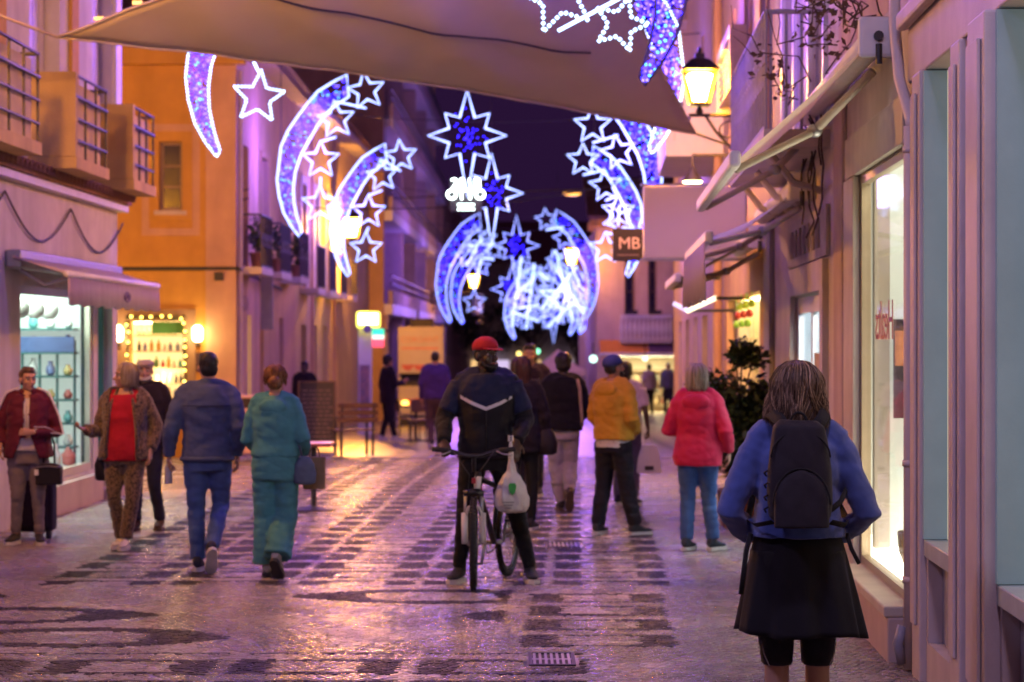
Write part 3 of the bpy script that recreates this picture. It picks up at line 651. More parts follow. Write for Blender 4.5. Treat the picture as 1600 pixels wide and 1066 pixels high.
# ------------------------------------------------------------------ cream boutique with the big window
tb = thing('cream_boutique', 'cream stone boutique with one tall bright display window', 'building', (XR(15), 15, 0))
BW = (13.2, 15.62, .33, 2.98)
wall_with_openings(tb, RW, (13.06, 17.1), (-.1, 3.9), .07, [BW], M_CREAM)
part('upper_wall', MB().fbox(RW, (13.06, 17.1), (-.3, 0), (3.902, 9)), M_PINKW, tb)
part('lintel_face', MB().fbox(RW, (13.1, 16.2), (.003, .05), (2.99, 3.28)), M_CREAM, tb, bevel=.01)
part('pilaster', MB().fbox(RW, (15.64, 16.25), (.003, .055), (-.05, 2.985)), M_CREAM, tb, bevel=.01)
part('far_pilaster', MB().fbox(RW, (16.5, 17.09), (.003, .04), (-.05, 3.88)), M_PINKW, tb, bevel=.01)
part('plinth', MB().fbox(RW, (13.06, 15.63), (.003, .14), (-.05, .26)), M_PINKW, tb, bevel=.012)
part('window_sill', MB().fbox(RW, (13.07, 15.63), (-.29, .16), (.262, .325)), M_CREAM, tb, bevel=.01)
window(tb, RW, BW[:2], BW[2:], .0, (0, 0), mat('brass_frame', (.40,.32,.22), .35, .1, 6, metal=.6), M_GLASS, .05, False, 'display_window')
M_SHOPW = mat('boutique_white', (.68,.70,.66), .6, .06, 2)
room(tb, RW, (13.2, 16.9), (.3, 3.2), 1.9, M_SHOPW, 'shop_interior', .09)
part('ceiling_lamp', MB().fbox(RW, (13.5, 15.5), (-.55, -.15), (3.14, 3.18)), emit('boutique_tube', (1.0,.93,.74), 3.5), tb)
part('display_floor', MB().fbox(RW, (13.25, 16.8), (-1.8, -.1), (.305, .42)), emit('plinth_fill_glow', (1.0,.92,.72), 4.0), tb)  # floor glow added to light the awning from below
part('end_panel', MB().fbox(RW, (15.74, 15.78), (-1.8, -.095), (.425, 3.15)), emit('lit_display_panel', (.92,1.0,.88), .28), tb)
part('cream_pier', MB().fbox(RW, (15.63, 15.735), (-.20, -.095), (.425, 3.15)), M_CREAM, tb)
ps = thing('poster', 'dark hanging poster with an orange top inside the boutique window', 'poster', RW(15.6, -.26, 1.7))
part('sheet', MB().fbox(RW, (15.60, 15.606), (-.31, -.22), (1.32, 2.0)), mat('poster_dark', (.05,.03,.05), .4, .5, 9), ps)
part('picture', MB().fbox(RW, (15.594, 15.598), (-.30, -.23), (1.68, 1.92)), mat('poster_orange', (.65,.25,.12), .4, .4, 14), ps)
# mannequin torso with pale dress in the window
mn = thing('mannequin', 'pale dressed mannequin behind the boutique glass', 'mannequin', RW(15.2, -.62, .425))
c = RW(15.2, -.62, 0)
part('dress', MB().rings([[c+Vector((rx*math.cos(t)*(1+.05*math.sin(5*t)), ry*math.sin(t), z)) for t in [2*PI*k/20 for k in range(20)]] for z, rx, ry in ((.75,.26,.24),(1.0,.22,.2),(1.3,.15,.13),(1.5,.17,.13),(1.68,.19,.12),(1.75,.1,.09))]), fabric('pale_pink_dress', (.62,.48,.46)), mn, True)
part('stand', MB().tube([c+Vector((0,0,.43)), c+Vector((0,0,.8))], .02, 8).lathe(c+Vector((0,0,.425)), [(.16,0),(.16,.015),(.02,.03)], 16), M_GREYM, mn)
part('neck', MB().lathe(c+Vector((0,0,1.75)), [(.055,0),(.05,.08),(.07,.12),(.085,.2),(.07,.28),(.02,.32)], 12), mat('mannequin_white', (.6,.58,.55), .4), mn, True)
bk = thing('wicker_basket', 'wicker basket on the display floor of the boutique window', 'basket', RW(14.55, -.27, .425))
part('body', MB().lathe(RW(14.55, -.27, .425), [(.12,0),(.15,.08),(.16,.2),(.15,.21),(.14,.2),(.13,.08),(.1,.02)], 18), mat('wicker', (.30,.20,.10), .7, .4, 40, .6, 60), bk)
part('handle', MB().tube([RW(14.55+.15*math.cos(t), -.27, .62+.26*math.sin(t)) for t in [PI*k/12 for k in range(13)]], .012, 6), MATS['wicker'], bk)
def text_mesh(s, size, depth, name='lettering'):
    cu = bpy.data.curves.new(name, 'FONT'); cu.body = s; cu.size = size; cu.extrude = depth; cu.offset = 0; cu.align_x = 'CENTER'; cu.align_y = 'CENTER'; cu.resolution_u = 3
    o = bpy.data.objects.new('tmp', cu); COL.objects.link(o); bpy.context.view_layer.update()
    me = bpy.data.meshes.new_from_object(o.evaluated_get(bpy.context.evaluated_depsgraph_get())); bpy.data.objects.remove(o); bpy.data.curves.remove(cu)
    me.name = name; return me
def text_part(s, size, depth, m, parent, origin, xaxis, yaxis, name='lettering'):
    me = text_mesh(s, size, depth, name); X = Vector(xaxis).normalized(); Yv = Vector(yaxis).normalized(); Z = X.cross(Yv)
    T = Matrix((( X.x, Yv.x, Z.x, 0), (X.y, Yv.y, Z.y, 0), (X.z, Yv.z, Z.z, 0), (0,0,0,1)))
    me.transform(T)
    me.transform(Matrix.Translation(Vector(origin)-ORG[parent.name])); return link(name, me, m, parent)
wt = thing('window_lettering', 'red lettering stuck on the boutique glass, seen mirrored', 'lettering', RW(14.78, -.085, 1.95))
# stuck on to be read from inside: runs the other way seen from the street
text_part('Healts', .36, .002, mat('red_vinyl', (.30,.05,.04), .5), wt, RW(14.55, -.026, 1.97), (.0394,1,0), (0,0,1))

# ------------------------------------------------------------------ shop with the white door
td = thing('grey_shop_house', 'weathered shop with a white glazed door under the far white awning', 'building', (XR(20), 20, 0))
DO = (18.1, 20.9, .05, 2.25)
wall_with_openings(td, RW, (17.105, 23.4), (-.1, 3.35), .08, [DO], M_CREAM)
wall_with_openings(td, RW, (17.105, 23.4), (3.352, 9), .3, [(18.0, 19.2, 3.55, 6.0), (20.8, 22.0, 3.55, 6.0)], M_WHITEWALL, 'upper_wall')
part('door_surround', MB().fbox(RW, (17.85, 18.095), (.003, .05), (-.05, 2.5)).fbox(RW, (20.905, 21.15), (.003, .05), (-.05, 2.5)).fbox(RW, (18.096, 20.904), (.003, .05), (2.255, 2.5)), M_CREAM, td)
sg = part('name_board', MB().fbox(RW, (17.7, 21.3), (.003, .035), (2.52, 2.92)), mat('old_board', (.48,.44,.36), .7, .3, 5, stain=.4), td)
for k in range(7): part('letter', MB().fbox(RW, (18.2+k*.42, 18.42+k*.42), (.037, .05), (2.6, 2.84)).fbox(RW, (18.27+k*.42, 18.35+k*.42), (.0505, .056), (2.64, 2.8)), mat('letter_faded', (.30,.26,.22), .7), sg)
d2 = part('glazed_door', MB().fbox(RW, (18.15, 18.3), (-.07, -.02), (.06, 2.24)).fbox(RW, (19.4, 19.55), (-.07, -.02), (.06, 2.24)).fbox(RW, (20.75, 20.89), (-.07, -.02), (.06, 2.24)).fbox(RW, (18.301, 20.749), (-.07, -.02), (2.1, 2.24)).fbox(RW, (18.301, 20.749), (-.07, -.02), (.06, .3)), M_WHITEP, td)
for (a, b) in ((18.305, 19.395), (19.555, 20.745)): part('pane', MB().fbox(RW, (a, b), (-.05, -.045), (.305, 2.095)), M_GLASS, d2)
part('handle', MB().tube([RW(19.47, -.015, .95), RW(19.47, 0.03, 1.0), RW(19.47, 0.03, 1.2), RW(19.47, -.015, 1.25)], .013, 6), M_GREYM, d2)
room(td, RW, (17.9, 21.1), (.03, 2.45), 2.2, mat('shop_cool', (.55,.62,.66), .6), 'shop_interior', .1)
part('ceiling_lamp', MB().fbox(RW, (18.4, 20.6), (-.8, -.2), (2.38, 2.42)), emit('cool_tube', (.85,.95,1.0), 12), td)
part('notice', MB().fbox(RW, (18.5, 19.2), (-.018, -.014), (1.15, 1.75)), mat('notice_paper', (.55,.40,.22), .6, .4, 8), d2)
for (a, b) in ((18.0, 19.2), (20.8, 22.0)):
    window(td, RW, (a, b), (3.55, 6.0), .1, (1, 3), M_WHITEP, M_DGLASS, .07, False, 'french_window')
    surround(td, RW, (a, b), (3.55, 6.0), .14, .04, M_WHITEP, bottom=False)
bl = part('balcony', MB().fbox(RW, (17.7, 22.4), (.003, .52), (3.36, 3.5)), M_CREAM, td)
railing(bl, RW, (17.75, 22.35), .5, (3.52, 4.42), 17, 2, mat('pale_iron', (.32,.30,.36), .5), .014, True)
part('rail', MB().tube([RW(17.75, .02, 4.42), RW(17.75, .5, 4.42)], .02, 6), MATS['pale_iron'], bl)
for q in range(4): part('baluster', MB().tube([RW(17.75, .1+.12*q, 3.5), RW(17.75, .1+.12*q, 4.42)], .013, 6), MATS['pale_iron'], bl)
for q in range(3): part('bracket', MB().tube([RW(18.2+q*1.8, .02, 3.05), RW(18.2+q*1.8, .25, 3.12), RW(18.2+q*1.8, .42, 3.34)], .03, 6), M_CREAM, bl)

# ------------------------------------------------------------------ house with the bright yellow shop
tg = thing('yellow_lit_shop_house', 'tall house with a yellow lit shop behind the big potted bush', 'building', (XR(28), 28, 0))
GO = (25.6, 32.3, .05, 2.42)
wall_with_openings(tg, RW, (23.405, 33), (-.2, 3.3), .1, [GO], M_PEACH)
wall_with_openings(tg, RW, (23.405, 33), (3.302, 11), .3, [(24.3, 25.2, 3.9, 6.1), (27.0, 28.0, 3.9, 6.1), (30.2, 31.2, 3.9, 6.1)], M_PINKW, 'upper_wall')
for (a, b) in ((24.3, 25.2), (27.0, 28.0), (30.2, 31.2)):
    window(tg, RW, (a, b), (3.9, 6.1), .1, (1, 2), M_WHITEP, M_DGLASS, .06)
    surround(tg, RW, (a, b), (3.9, 6.1), .14, .03, M_PEACH, bottom=False)
room(tg, RW, GO[:2], GO[2:], 1.6, mat('shop_yellow', (.66,.55,.34), .6), 'shop_interior', .12)
part('strip_light', MB().fbox(RW, (25.8, 32.0), (-.5, -.2), (2.37, 2.40)), emit('yellow_tube', (1.0,.80,.36), 8), tg)
for q in range(7): part('shelf_post', MB().fbox(RW, (25.75+q*1.05, 25.85+q*1.05), (-.42, -.15), (.06, 2.36)), mat('post_cream', (.70,.60,.40), .5), tg)
for q in range(4): part('shelf', MB().fbox(RW, (25.8, 32.1), (-1.5, -1.1), (.4+q*.5, .43+q*.5)), MATS['post_cream'], tg)
for q in range(9):
    solo('wrapped_ornament', MB().ell(RW(25.95+q*.36, .07, 2.28-.11*(q % 3)), (.045,.045,.05), 10, 7).tube([RW(25.95+q*.36, .07, 2.35-.11*(q % 3)), RW(25.95+q*.36, .07, 2.42)], .006, 4), emit('ornament_%d' % (q % 3), ((.75,.85,.05), (.85,.08,.05), (.45,.80,.08))[q % 3], .10), ('yellow-green', 'red', 'bright green')[q % 3]+' ornament hanging over the yellow lit shop', 'ornament', RW(25.95+q*.36, .07, 2.3), ('yellow-green', 'red', 'bright green')[q % 3]+' ornaments over the shop', True)
part('quoin_pier', MB().fbox(RW, (23.41, 24.2), (.003, .06), (-.05, 3.25)), mat('grey_pier', (.38,.38,.34), .7, .15, 3), tg, bevel=.01)
# louvred box lit yellow by the lantern
lv = thing('louvred_shutter', 'louvred window shutter lit bright yellow beside the street lantern', 'shutter', RW(28.6, .1, 5.2))
part('frame', MB().fbox(RW, (27.05, 27.15), (.05, .26), (4.86, 5.62)).fbox(RW, (30.0, 30.1), (.05, .26), (4.86, 5.62)).fbox(RW, (27.151, 29.999), (.05, .26), (5.50, 5.62)), mat('shutter_cream', (.66,.55,.34), .5), lv)
for q in range(6): part('slat', MB().hexa([RW(y, o, z+d) for y in (27.16, 29.99) for (o, z) in ((.07, 4.96+q*.09), (.24, 4.91+q*.09)) for d in (0, .02)]), MATS['shutter_cream'], lv)
# far right-hand house with hood balcony
th = thing('hooded_balcony_house', 'house with a pale projecting balcony past the blank sign', 'building', (XR(40), 40, 0))
hw = [(35.5+q*4, 36.6+q*4, z, z+2.1) for q in range(5) for z in (5.2, 8.6)]
wall_with_openings(th, RW, (33.005, 56), (-.6, 12), .3, hw+[(34.2+q*4, 36.4+q*4, -.1, 2.3) for q in range(5)], M_PINKW)
for o in hw: window(th, RW, o[:2], o[2:], .1, (1, 2), M_WHITEP, M_DGLASS, .06)
for q in range(5):
    part('shop_window', MB().fbox(RW, (34.22+q*4, 36.38+q*4), (-.28, -.2), (-.1, 2.28)), emit('shop_dim_warm', (1.0,.62,.28), .28), th)
bl = part('balcony', MB().fbox(RW, (33.2, 37.5), (.003, .85), (4.55, 4.78)).fbox(RW, (33.2, 37.5), (.72, .85), (4.782, 5.5)).fbox(RW, (33.2, 33.35), (.003, .715), (4.782, 5.5)), M_WHITEP, th)
part('downpipe', MB().tube([RW(33.3, .08, 0), RW(33.3, .08, 6), RW(33.3, .08, 11)], .06, 8), M_PEACH, th)
part('cornice', MB().fbox(RW, (33.005, 56), (.003, .4), (11.6, 12.0)), M_WHITEP, th)

# ------------------------------------------------------------------ pink house that closes the street on the right
YK = 75.0
def KF(x, o, z): return Vector((x, YK-o, z))
tk = thing('pink_end_house', 'pink house facing up the street with a balcony over a lit shop', 'building', (4.4, YK, -.6))
kx = lambda px: (px-800)/FPX*YK
ko = (kx(962), kx(1066), -.55, 1.34)
wk = [(kx(976), kx(992), 2.75, 4.9), (kx(1013), kx(1026), 2.75, 4.9)]
wall_with_openings(tk, KF, (kx(932), 8), (-1, 5.6), .3, [ko]+wk, M_PINKW)
part('side_wall', MB().box((kx(932), kx(932)+.3), (YK+.002, 95), (-1.2, 5.6)), M_PINKW, tk)
for o in wk: window(tk, KF, o[:2], o[2:], .1, (0, 2), M_WOOD, M_DGLASS, .05, False)
part('cornice', MB().box((kx(932)-.2, 8), (YK-.3, YK+3), (5.602, 5.85)), M_OCHRE, tk)
part('roof', MB().hexa([(x, y, z+d) for x in (kx(932)-.3, 8) for (y, z) in ((YK-.4, 5.86), (YK+5, 7.5)) for d in (0, .1)]), M_TILE, tk)
bl = part('balcony', MB().fbox(KF, (kx(968), kx(1048)), (.003, .6), (1.78, 1.9)), M_CREAM, tk)
for q in range(12): part('baluster', MB().lathe(KF(kx(970)+(kx(1046)-kx(970))*q/11, .54, 1.902), [(.05,0),(.03,.1),(.065,.35),(.03,.6),(.05,.7)], 8), M_WHITEP, bl)
part('rail', MB().fbox(KF, (kx(968), kx(1048)), (.48, .6), (2.61, 2.70)), M_WHITEP, bl)
for q in (0, 1): part('planter', MB().fbox(KF, (kx(976)+q*.78, kx(995)+q*.78), (.45, .63), (2.72, 2.86)), M_DARK, bl)
room(tk, KF, ko[:2], ko[2:], 2.5, mat('shop_warm', (.62,.55,.40), .6), 'shop_interior')
part('strip_light', MB().fbox(KF, (ko[0]+.1, ko[1]-.1), (-1.6, -.5), (1.331, 1.337)), emit('end_tube', (1.0,.86,.52), 10), tk)
for q in range(4): part('shelf', MB().fbox(KF, (ko[0]+.01, ko[1]-.01), (-2.4, -2.1), (-.3+q*.38, -.27+q*.38)), mat('shelf_dark', (.3,.2,.1), .6), tk)
for q in range(26):
    h = random.uniform(.1, .24); x = ko[0]+.1+(q % 9)*.23; z = -.268+(q//9)*.38
    solo('shop_item', MB().lathe((x, YK+2.2, z), [(.06,0),(.075,h*.4),(.03,h*.8),(.035,h)], 8), mat('item_%d' % (q % 5), [(.1,.1,.1),(.6,.5,.3),(.4,.15,.1),(.7,.68,.6),(.2,.25,.2)][q % 5], .5), 'small pot on the shelves of the pink end house shop', 'pot', (x, YK+2.2, z), 'goods in the far shop', True)
ak = thing('shop_awning', 'purple and orange awning over the lit shop of the pink end house', 'awning', KF(kx(1010), .5, 1.6))
part('canopy', MB().hexa([KF(x, o, z+d) for x in (kx(1012), kx(1082)) for (o, z) in ((.02, 1.85), (1.0, 1.42)) for d in (0, .03)]), fabric('purple_canvas', (.10,.05,.14)), ak)
part('canopy', MB().hexa([KF(x, o, z+d) for x in (kx(936), kx(1012)-.01) for (o, z) in ((.02, 1.85), (1.0, 1.42)) for d in (0, .03)]), fabric('orange_canvas', (.60,.25,.05)), ak)
part('front_bar', MB().tube([KF(kx(934), 1.02, 1.42), KF(kx(1010), 1.02, 1.42), KF(kx(1084), 1.02, 1.42)], .05, 8), M_WHITEP, ak)
# a dark block of houses and trees behind everything
tz = thing('far_gable_house', 'dark distant house closing the end of the street', 'building', (0, 150, -2))
wall_with_openings(tz, lambda x, o, z: Vector((x, 150-o, z)), (-12, 14), (-3, 7), .4, [(-3+q*2.6, -1.9+q*2.6, 3, 5) for q in range(4)], M_CONC, 'front_wall')
for q in range(4): part('window', MB().box((-2.99+q*2.6, -1.91+q*2.6), (150.1, 150.2), (3.01, 4.99)), M_DGLASS, tz)
for q in range(5): part('glow_front', MB().box((-4+q*2.1, -2.3+q*2.1), (149.4, 149.59), (-2, .6)), emit('far_fill_glow_%d' % (q % 2), ((1.0,.62,.25), (.75,.6,.9))[q % 2], .5), tz)  # glowing fronts added to brighten the dark end of the street
part('roof', MB().add([(-12.5,149.5,7),(14.5,149.5,7),(14.5,160,7),(-12.5,160,7),(-12.5,155,10),(14.5,155,10)], [(0,1,5,4),(1,2,5),(2,3,4,5),(3,0,4),(0,3,2,1)]), M_TILE, tz)

# ================================================================== AWNINGS ON THE RIGHT
def arm_awning(label, y0, y1, zw, zf, proj, m, val=None, group=None, sag=.0):
    a = thing('folding_awning', label, 'awning', RW((y0+y1)/2, 0, zw), 0, group)
    n = 14; mb = MB()
    for i in range(n+1):
        for j in range(9):
            t = j/8; y = y0+(y1-y0)*i/n
            mb.v.append(tuple(RW(y, .12+(proj-.12)*t, zw+(zf-zw)*t-sag*math.sin(PI*t)-.012*math.sin(PI*i/n*3)*math.sin(PI*t))))
    mb.f = [(i*9+j, i*9+j+1, i*9+j+10, i*9+j+9) for i in range(n) for j in range(8)]
    part('canopy', mb, m, a, True)
    part('roller', MB().tube([RW(y0-.05, .12, zw), RW((y0+y1)/2, .12, zw), RW(y1+.05, .12, zw)], .085, 14), M_WHITEP, a, True)
    part('end_cap', MB().fbox(RW, (y0-.10, y0-.052), (.0, .24), (zw-.13, zw+.12)), M_WHITEP, a, bevel=.03)
    part('crank_eye', MB().tube([RW(y0-.13, .12, zw-.05), RW(y0-.13, .12, zw-.17)], .02, 8).tube([RW(y0-.105, .12, zw), RW(y0-.13, .12, zw)], .03, 10), M_DARKM, a)
    part('front_bar', MB().fbox(RW, (y0-.04, y1+.04), (proj-.01, proj+.06), (zf-.05, zf+.05)), M_WHITEP, a, bevel=.02)
    for y, sgn in ((y0+.35, 1), (y1-.35, -1)):
        e = RW(y+sgn*.35, proj*.45, (zw+zf)/2-.13)
        part('arm', MB().tube([RW(y, .1, zw-.16), e], .028, 8), M_CREAM, a, True)
        part('arm', MB().tube([e, RW(y, proj, zf-.04)], .024, 8), M_CREAM, a, True)
        part('elbow', MB().ell(e, (.05,.05,.045), 10, 6), M_GREYM, a, True)
    if val:
        vb = MB(); k = 40
        for q in range(k+1):
            y = y0+(y1-y0)*q/k; w = .02*math.sin(q*1.3)
            vb.v += [tuple(RW(y, proj+.065+w*.4, zf-.04)), tuple(RW(y, proj+.06+w, zf-val*.5)), tuple(RW(y, proj+.055+w*1.6, zf-val-.02*math.sin(q*2.1)))]
        vb.f = [(3*q+j, 3*q+3+j, 3*q+4+j, 3*q+1+j) for q in range(k) for j in (0, 1)]
        vv = part('valance', vb, M_CANVASP, a, True); s = vv.modifiers.new('thick', 'SOLIDIFY'); s.thickness = .004
    return a
arm_awning('open cream awning over the boutique display window', 13.75, 18.45, 3.68, 2.95, .95, M_CANVAS)
arm_awning('open white awning with a long pink valance over the white door', 18.95, 23.5, 3.14, 2.72, .86, M_CANVASW, .52, sag=.05)
arm_awning('dull green awning above the big potted bush', 24.0, 27.5, 2.95, 2.52, .95, fabric('green_grey_canvas', (.22,.24,.18)))
# neon tube corner sign
nk = thing('tube_sign', 'bent white light tube on the shop corner beyond the bush', 'light', RW(30, .6, 2.3))
q0, q1, q2 = P(1052, 474, 31), P(1075, 486, 31), P(1118, 466, 27.5)
part('cool_tube', MB().tube([q0, q1], .03, 8), emit('tube_cool', (.62,.58,1.0), .7), nk)
part('warm_tube', MB().tube([q1, q2], .03, 8), emit('tube_warm', (1.0,.88,.55), 1.3), nk)
part('bracket', MB().tube([q1, RW(30.5, 0, q1.z)], .02, 6).tube([q2, RW(27.5, 0, q2.z)], .02, 6), M_DARKM, nk)

# ================================================================== SIGNS
bs = thing('blank_sign', 'large blank pale lightbox sign projecting from the right facades', 'sign', P(1085, 347, 28))
a_, b_ = P(1005, 291, 28), P(1165, 404, 28)
part('panel', MB().box((a_.x, b_.x), (27.92, 28.08), (b_.z, a_.z)), mat('sign_white', (.84,.74,.78), .4, .04, 2), bs, bevel=.015)
part('frame', MB().box((a_.x-.03, b_.x+.03), (27.95, 28.05), (a_.z+.001, a_.z+.03)).box((a_.x-.03, b_.x+.03), (27.95, 28.05), (b_.z-.03, b_.z-.001)), M_GREYM, bs)
part('bracket', MB().tube([(b_.x, 28, a_.z-.1), (XR(28), 28, a_.z-.1)], .03, 6).tube([(b_.x, 28, b_.z+.1), (XR(28), 28, b_.z+.1)], .03, 6), M_DARKM, bs)
ms = thing('mb_sign', 'dark square sign with the letters MB beside the blank lightbox', 'sign', P(980, 383, 30))
a_, b_ = P(957, 357, 30), P(1005, 408, 30)
part('panel', MB().box((a_.x, b_.x), (29.95, 30.05), (b_.z, a_.z)), mat('sign_plum', (.010,.005,.014), .5), ms, bevel=.01)
text_part('MB', .22, .01, mat('sign_letter', (.52,.40,.42), .5), ms, (( a_.x+b_.x)/2+.015, 29.935, (a_.z+b_.z)/2+.01), (1,0,0), (0,0,1))
part('underline', MB().box((a_.x+.06, b_.x-.06), (29.94, 29.949), (b_.z+.07, b_.z+.085)), mat('sign_letter_dim', (.16,.11,.16), .5), ms)
part('bracket', MB().tube([(b_.x, 30, a_.z-.08), (XR(30), 30, a_.z-.08)], .025, 6), M_DARKM, ms)
ls = thing('lit_sign', 'bright yellow and white lit sign on the post beside the apartment block', 'sign', P(575, 500, 52))
a_, b_ = P(557, 487, 52), P(594, 512, 52)
part('box', MB().box((a_.x, b_.x), (51.9, 52.1), (b_.z, a_.z)), emit('sign_yellow', (.95,.95,.12), 1.6), ls, bevel=.05)
part('face', MB().box((a_.x+.06, b_.x-.05), (51.885, 51.899), (b_.z+.07, a_.z-.05)), emit('sign_face', (1.0,.97,.80), 3), ls)
part('disc', MB().prism([P(574, 514, 51.87)+Vector((.1*math.cos(t), 0, .1*math.sin(t))) for t in [2*PI*k/16 for k in range(16)]], (0,.012,0)), emit('sign_blue', (.35,.65,1.0), 2), ls)
part('post', MB().box((P(559,0,52).x, P(580,0,52).x), (52.12, 52.35), (gz(52)-.05, b_.z+.1)), M_WHITEP, ls)
part('post_shelf', MB().box((P(562,0,52).x, P(577,0,52).x), (52.06, 52.119), (.0, 1.3)), mat('magazine_mix', (.35,.18,.14), .5, .6, 9, col2=(.1,.12,.2)), ls)
fs = thing('flag_sign', 'small green white and red lit sign under the yellow one', 'sign', P(588, 527, 53))
for (c0, c1, z0, z1, c) in ((568, 600, 514, 524, (.02,.75,.42)), (568, 600, 524, 530, (1.0,.9,.75)), (568, 600, 530, 543, (1.0,.08,.14))):
    p0, p1 = P(c0, z0, 53), P(c1, z1, 53); part('stripe', MB().box((p0.x, p1.x), (52.95, 53.05), (p1.z+.002, p0.z)), emit('flag_%d' % z0, c, .9), fs)
part('hanger', MB().tube([P(600, 517, 53), P(606, 517, 53.4)], .03, 6), M_DARKM, fs)
# led text board hanging under the big star
lb = thing('led_text', 'white-green glowing led lettering under the big centre star', 'led sign', P(728, 303, 44))
for s, py, sz in (('2018', 288, .29), ('OTTO', 305, .27), ('::::::', 322, .26)):
    text_part(s, sz, .03, emit('led_white', (.80,1.0,.92), 7), lb, P(728, py, 44), (1,0,0), (0,0,1))
part('frame', MB().box((P(703,0,44).x, P(753,0,44).x), (44.06, 44.09), (P(0,330,44).z, P(0,278,44).z)), M_DARKM, lb)
# ================================================================== STREET LANTERNS
def lamp_glass(w):
    return emit('lantern_glass_%d' % w, (1.0,.45,.035), w/(PI*.20))
def amber():
    m = bpy.data.materials.new('amber_glass'); m.use_nodes = True; n = m.node_tree.nodes; l = m.node_tree.links; n.clear()
    o = n.new('ShaderNodeOutputMaterial'); mx = n.new('ShaderNodeMixShader'); t = n.new('ShaderNodeBsdfTransparent'); e = n.new('ShaderNodeEmission')
    t.inputs[0].default_value = (1,.85,.55,1); e.inputs[0].default_value = (1.0,.52,.06,1); e.inputs[1].default_value = 1.1; mx.inputs[0].default_value = .3
    l.new(t.outputs[0], mx.inputs[1]); l.new(e.outputs[0], mx.inputs[2]); l.new(mx.outputs[0], o.inputs[0]); m.cycles.emission_sampling = 'NONE'; return m
M_AMBER = amber()
def lantern(label, p, wall, w=90, k=1.0, group='wall lanterns along the street'):
    """four-sided lantern standing on a wrought bracket; p = centre of the glass"""
    p = Vector(p); wall = Vector(wall); t = thing('street_lantern', label, 'lantern', p, 0, group)
    h, a, b = .40*k, .20*k, .12*k
    sq = lambda r, z: [p+Vector((r*x, r*y, z)) for x, y in ((-1,-1),(1,-1),(1,1),(-1,1))]
    part('glass', MB().rings([sq(b, -h/2), sq(a, h/2)]), M_AMBER, t)
    part('bulb', MB().rings([sq(b*.62, -h*.40), sq(b*.75, -h*.2), sq(a*.74, h*.36), sq(a*.5, h*.42)]), lamp_glass(w), t)
    for x, y in ((-1,-1),(1,-1),(1,1),(-1,1)): part('corner_bar', MB().tube([p+Vector((b*x*1.03, b*y*1.03, -h/2)), p+Vector((a*x*1.03, a*y*1.03, h/2))], .012*k, 5), M_DARKM, t)
    part('hood', MB().rings([sq(a*1.16, h/2+.002), sq(a*1.12, h/2+.03*k), sq(a*.55, h/2+.14*k), sq(a*.3, h/2+.16*k), sq(a*.28, h/2+.22*k)]), M_DARKM, t)
    part('finial', MB().lathe(p+Vector((0,0,h/2+.222*k)), [(.02*k,0),(.035*k,.03*k),(.01*k,.08*k)], 8), M_DARKM, t)
    part('foot', MB().rings([sq(b*1.05, -h/2-.03*k), sq(b*1.05, -h/2-.002)]).lathe(p+Vector((0,0,-h/2-.14*k)), [(.02*k,0),(.05*k,.04*k),(.02*k,.108*k)], 8), M_DARKM, t)
    z = p.z-h/2-.14*k; d = (wall-p); d.z = 0; L = d.length; u = d.normalized()
    base = Vector((p.x, p.y, z))
    br = part('bracket', MB().tube([base-u*.14*k, base, base+u*L], .022*k, 8), M_IRON, t)
    part('brace', MB().tube([base+u*L+Vector((0,0,-.5*k)), base+u*L*.7+Vector((0,0,-.42*k)), base+u*L*.35+Vector((0,0,-.2*k)), base+u*L*.12], .018*k, 8), M_IRON, br)
    part('scroll', MB().tube([base+u*(L*.62+.17*k*math.cos(q)*(1-q/9))+Vector((0,0,-.2*k+.15*k*math.sin(q)*(1-q/9))) for q in [i*.4 for i in range(18)]], .012*k, 6), M_IRON, br)
    part('wall_plate', MB().tube([base+u*L+Vector((0,0,-.6*k)), base+u*L+Vector((0,0,.12*k))], .035*k, 6), M_IRON, t)
    return t
lantern('lit lantern on a scrolled bracket between the blank sign and the cream awning', P(1093, 137, 28), RW(28, 0, 5), 520, 1.0)
lantern('lit lantern among the stars in front of the yellow house', P(549, 357, 55), LW(55, 0, 4.5), 900, 1.15)
lantern('lit lantern among the distant light arches near the pink end house', P(893, 402, 74), (kx(932)+.02, 75.5, 4), 90, 1.3)
lantern('lit lantern in front of the far end of the apartment block', P(740, 440, 90), MW(90, .25, 3), 90, 1.3)
# lanterns of the same row standing just outside the picture on the left, plus one added behind as fill
lantern('lit lantern on the white townhouse wall just outside the picture', (-4.2, 17.6, 5.2), LW(17.6, 0, 4.8), 430, 1.0)
lantern('lit lantern round the corner in the side lane by the ochre house', (-7.6, 29.3, 4.3), (-7.6, 27.82, 4.0), 850, 1.0)
lantern('unseen lantern added behind the camera on the right as warm fill', (XR(1)-.8, 1.0, 4.9), RW(1, 0, 4.8), 45, 1.0)
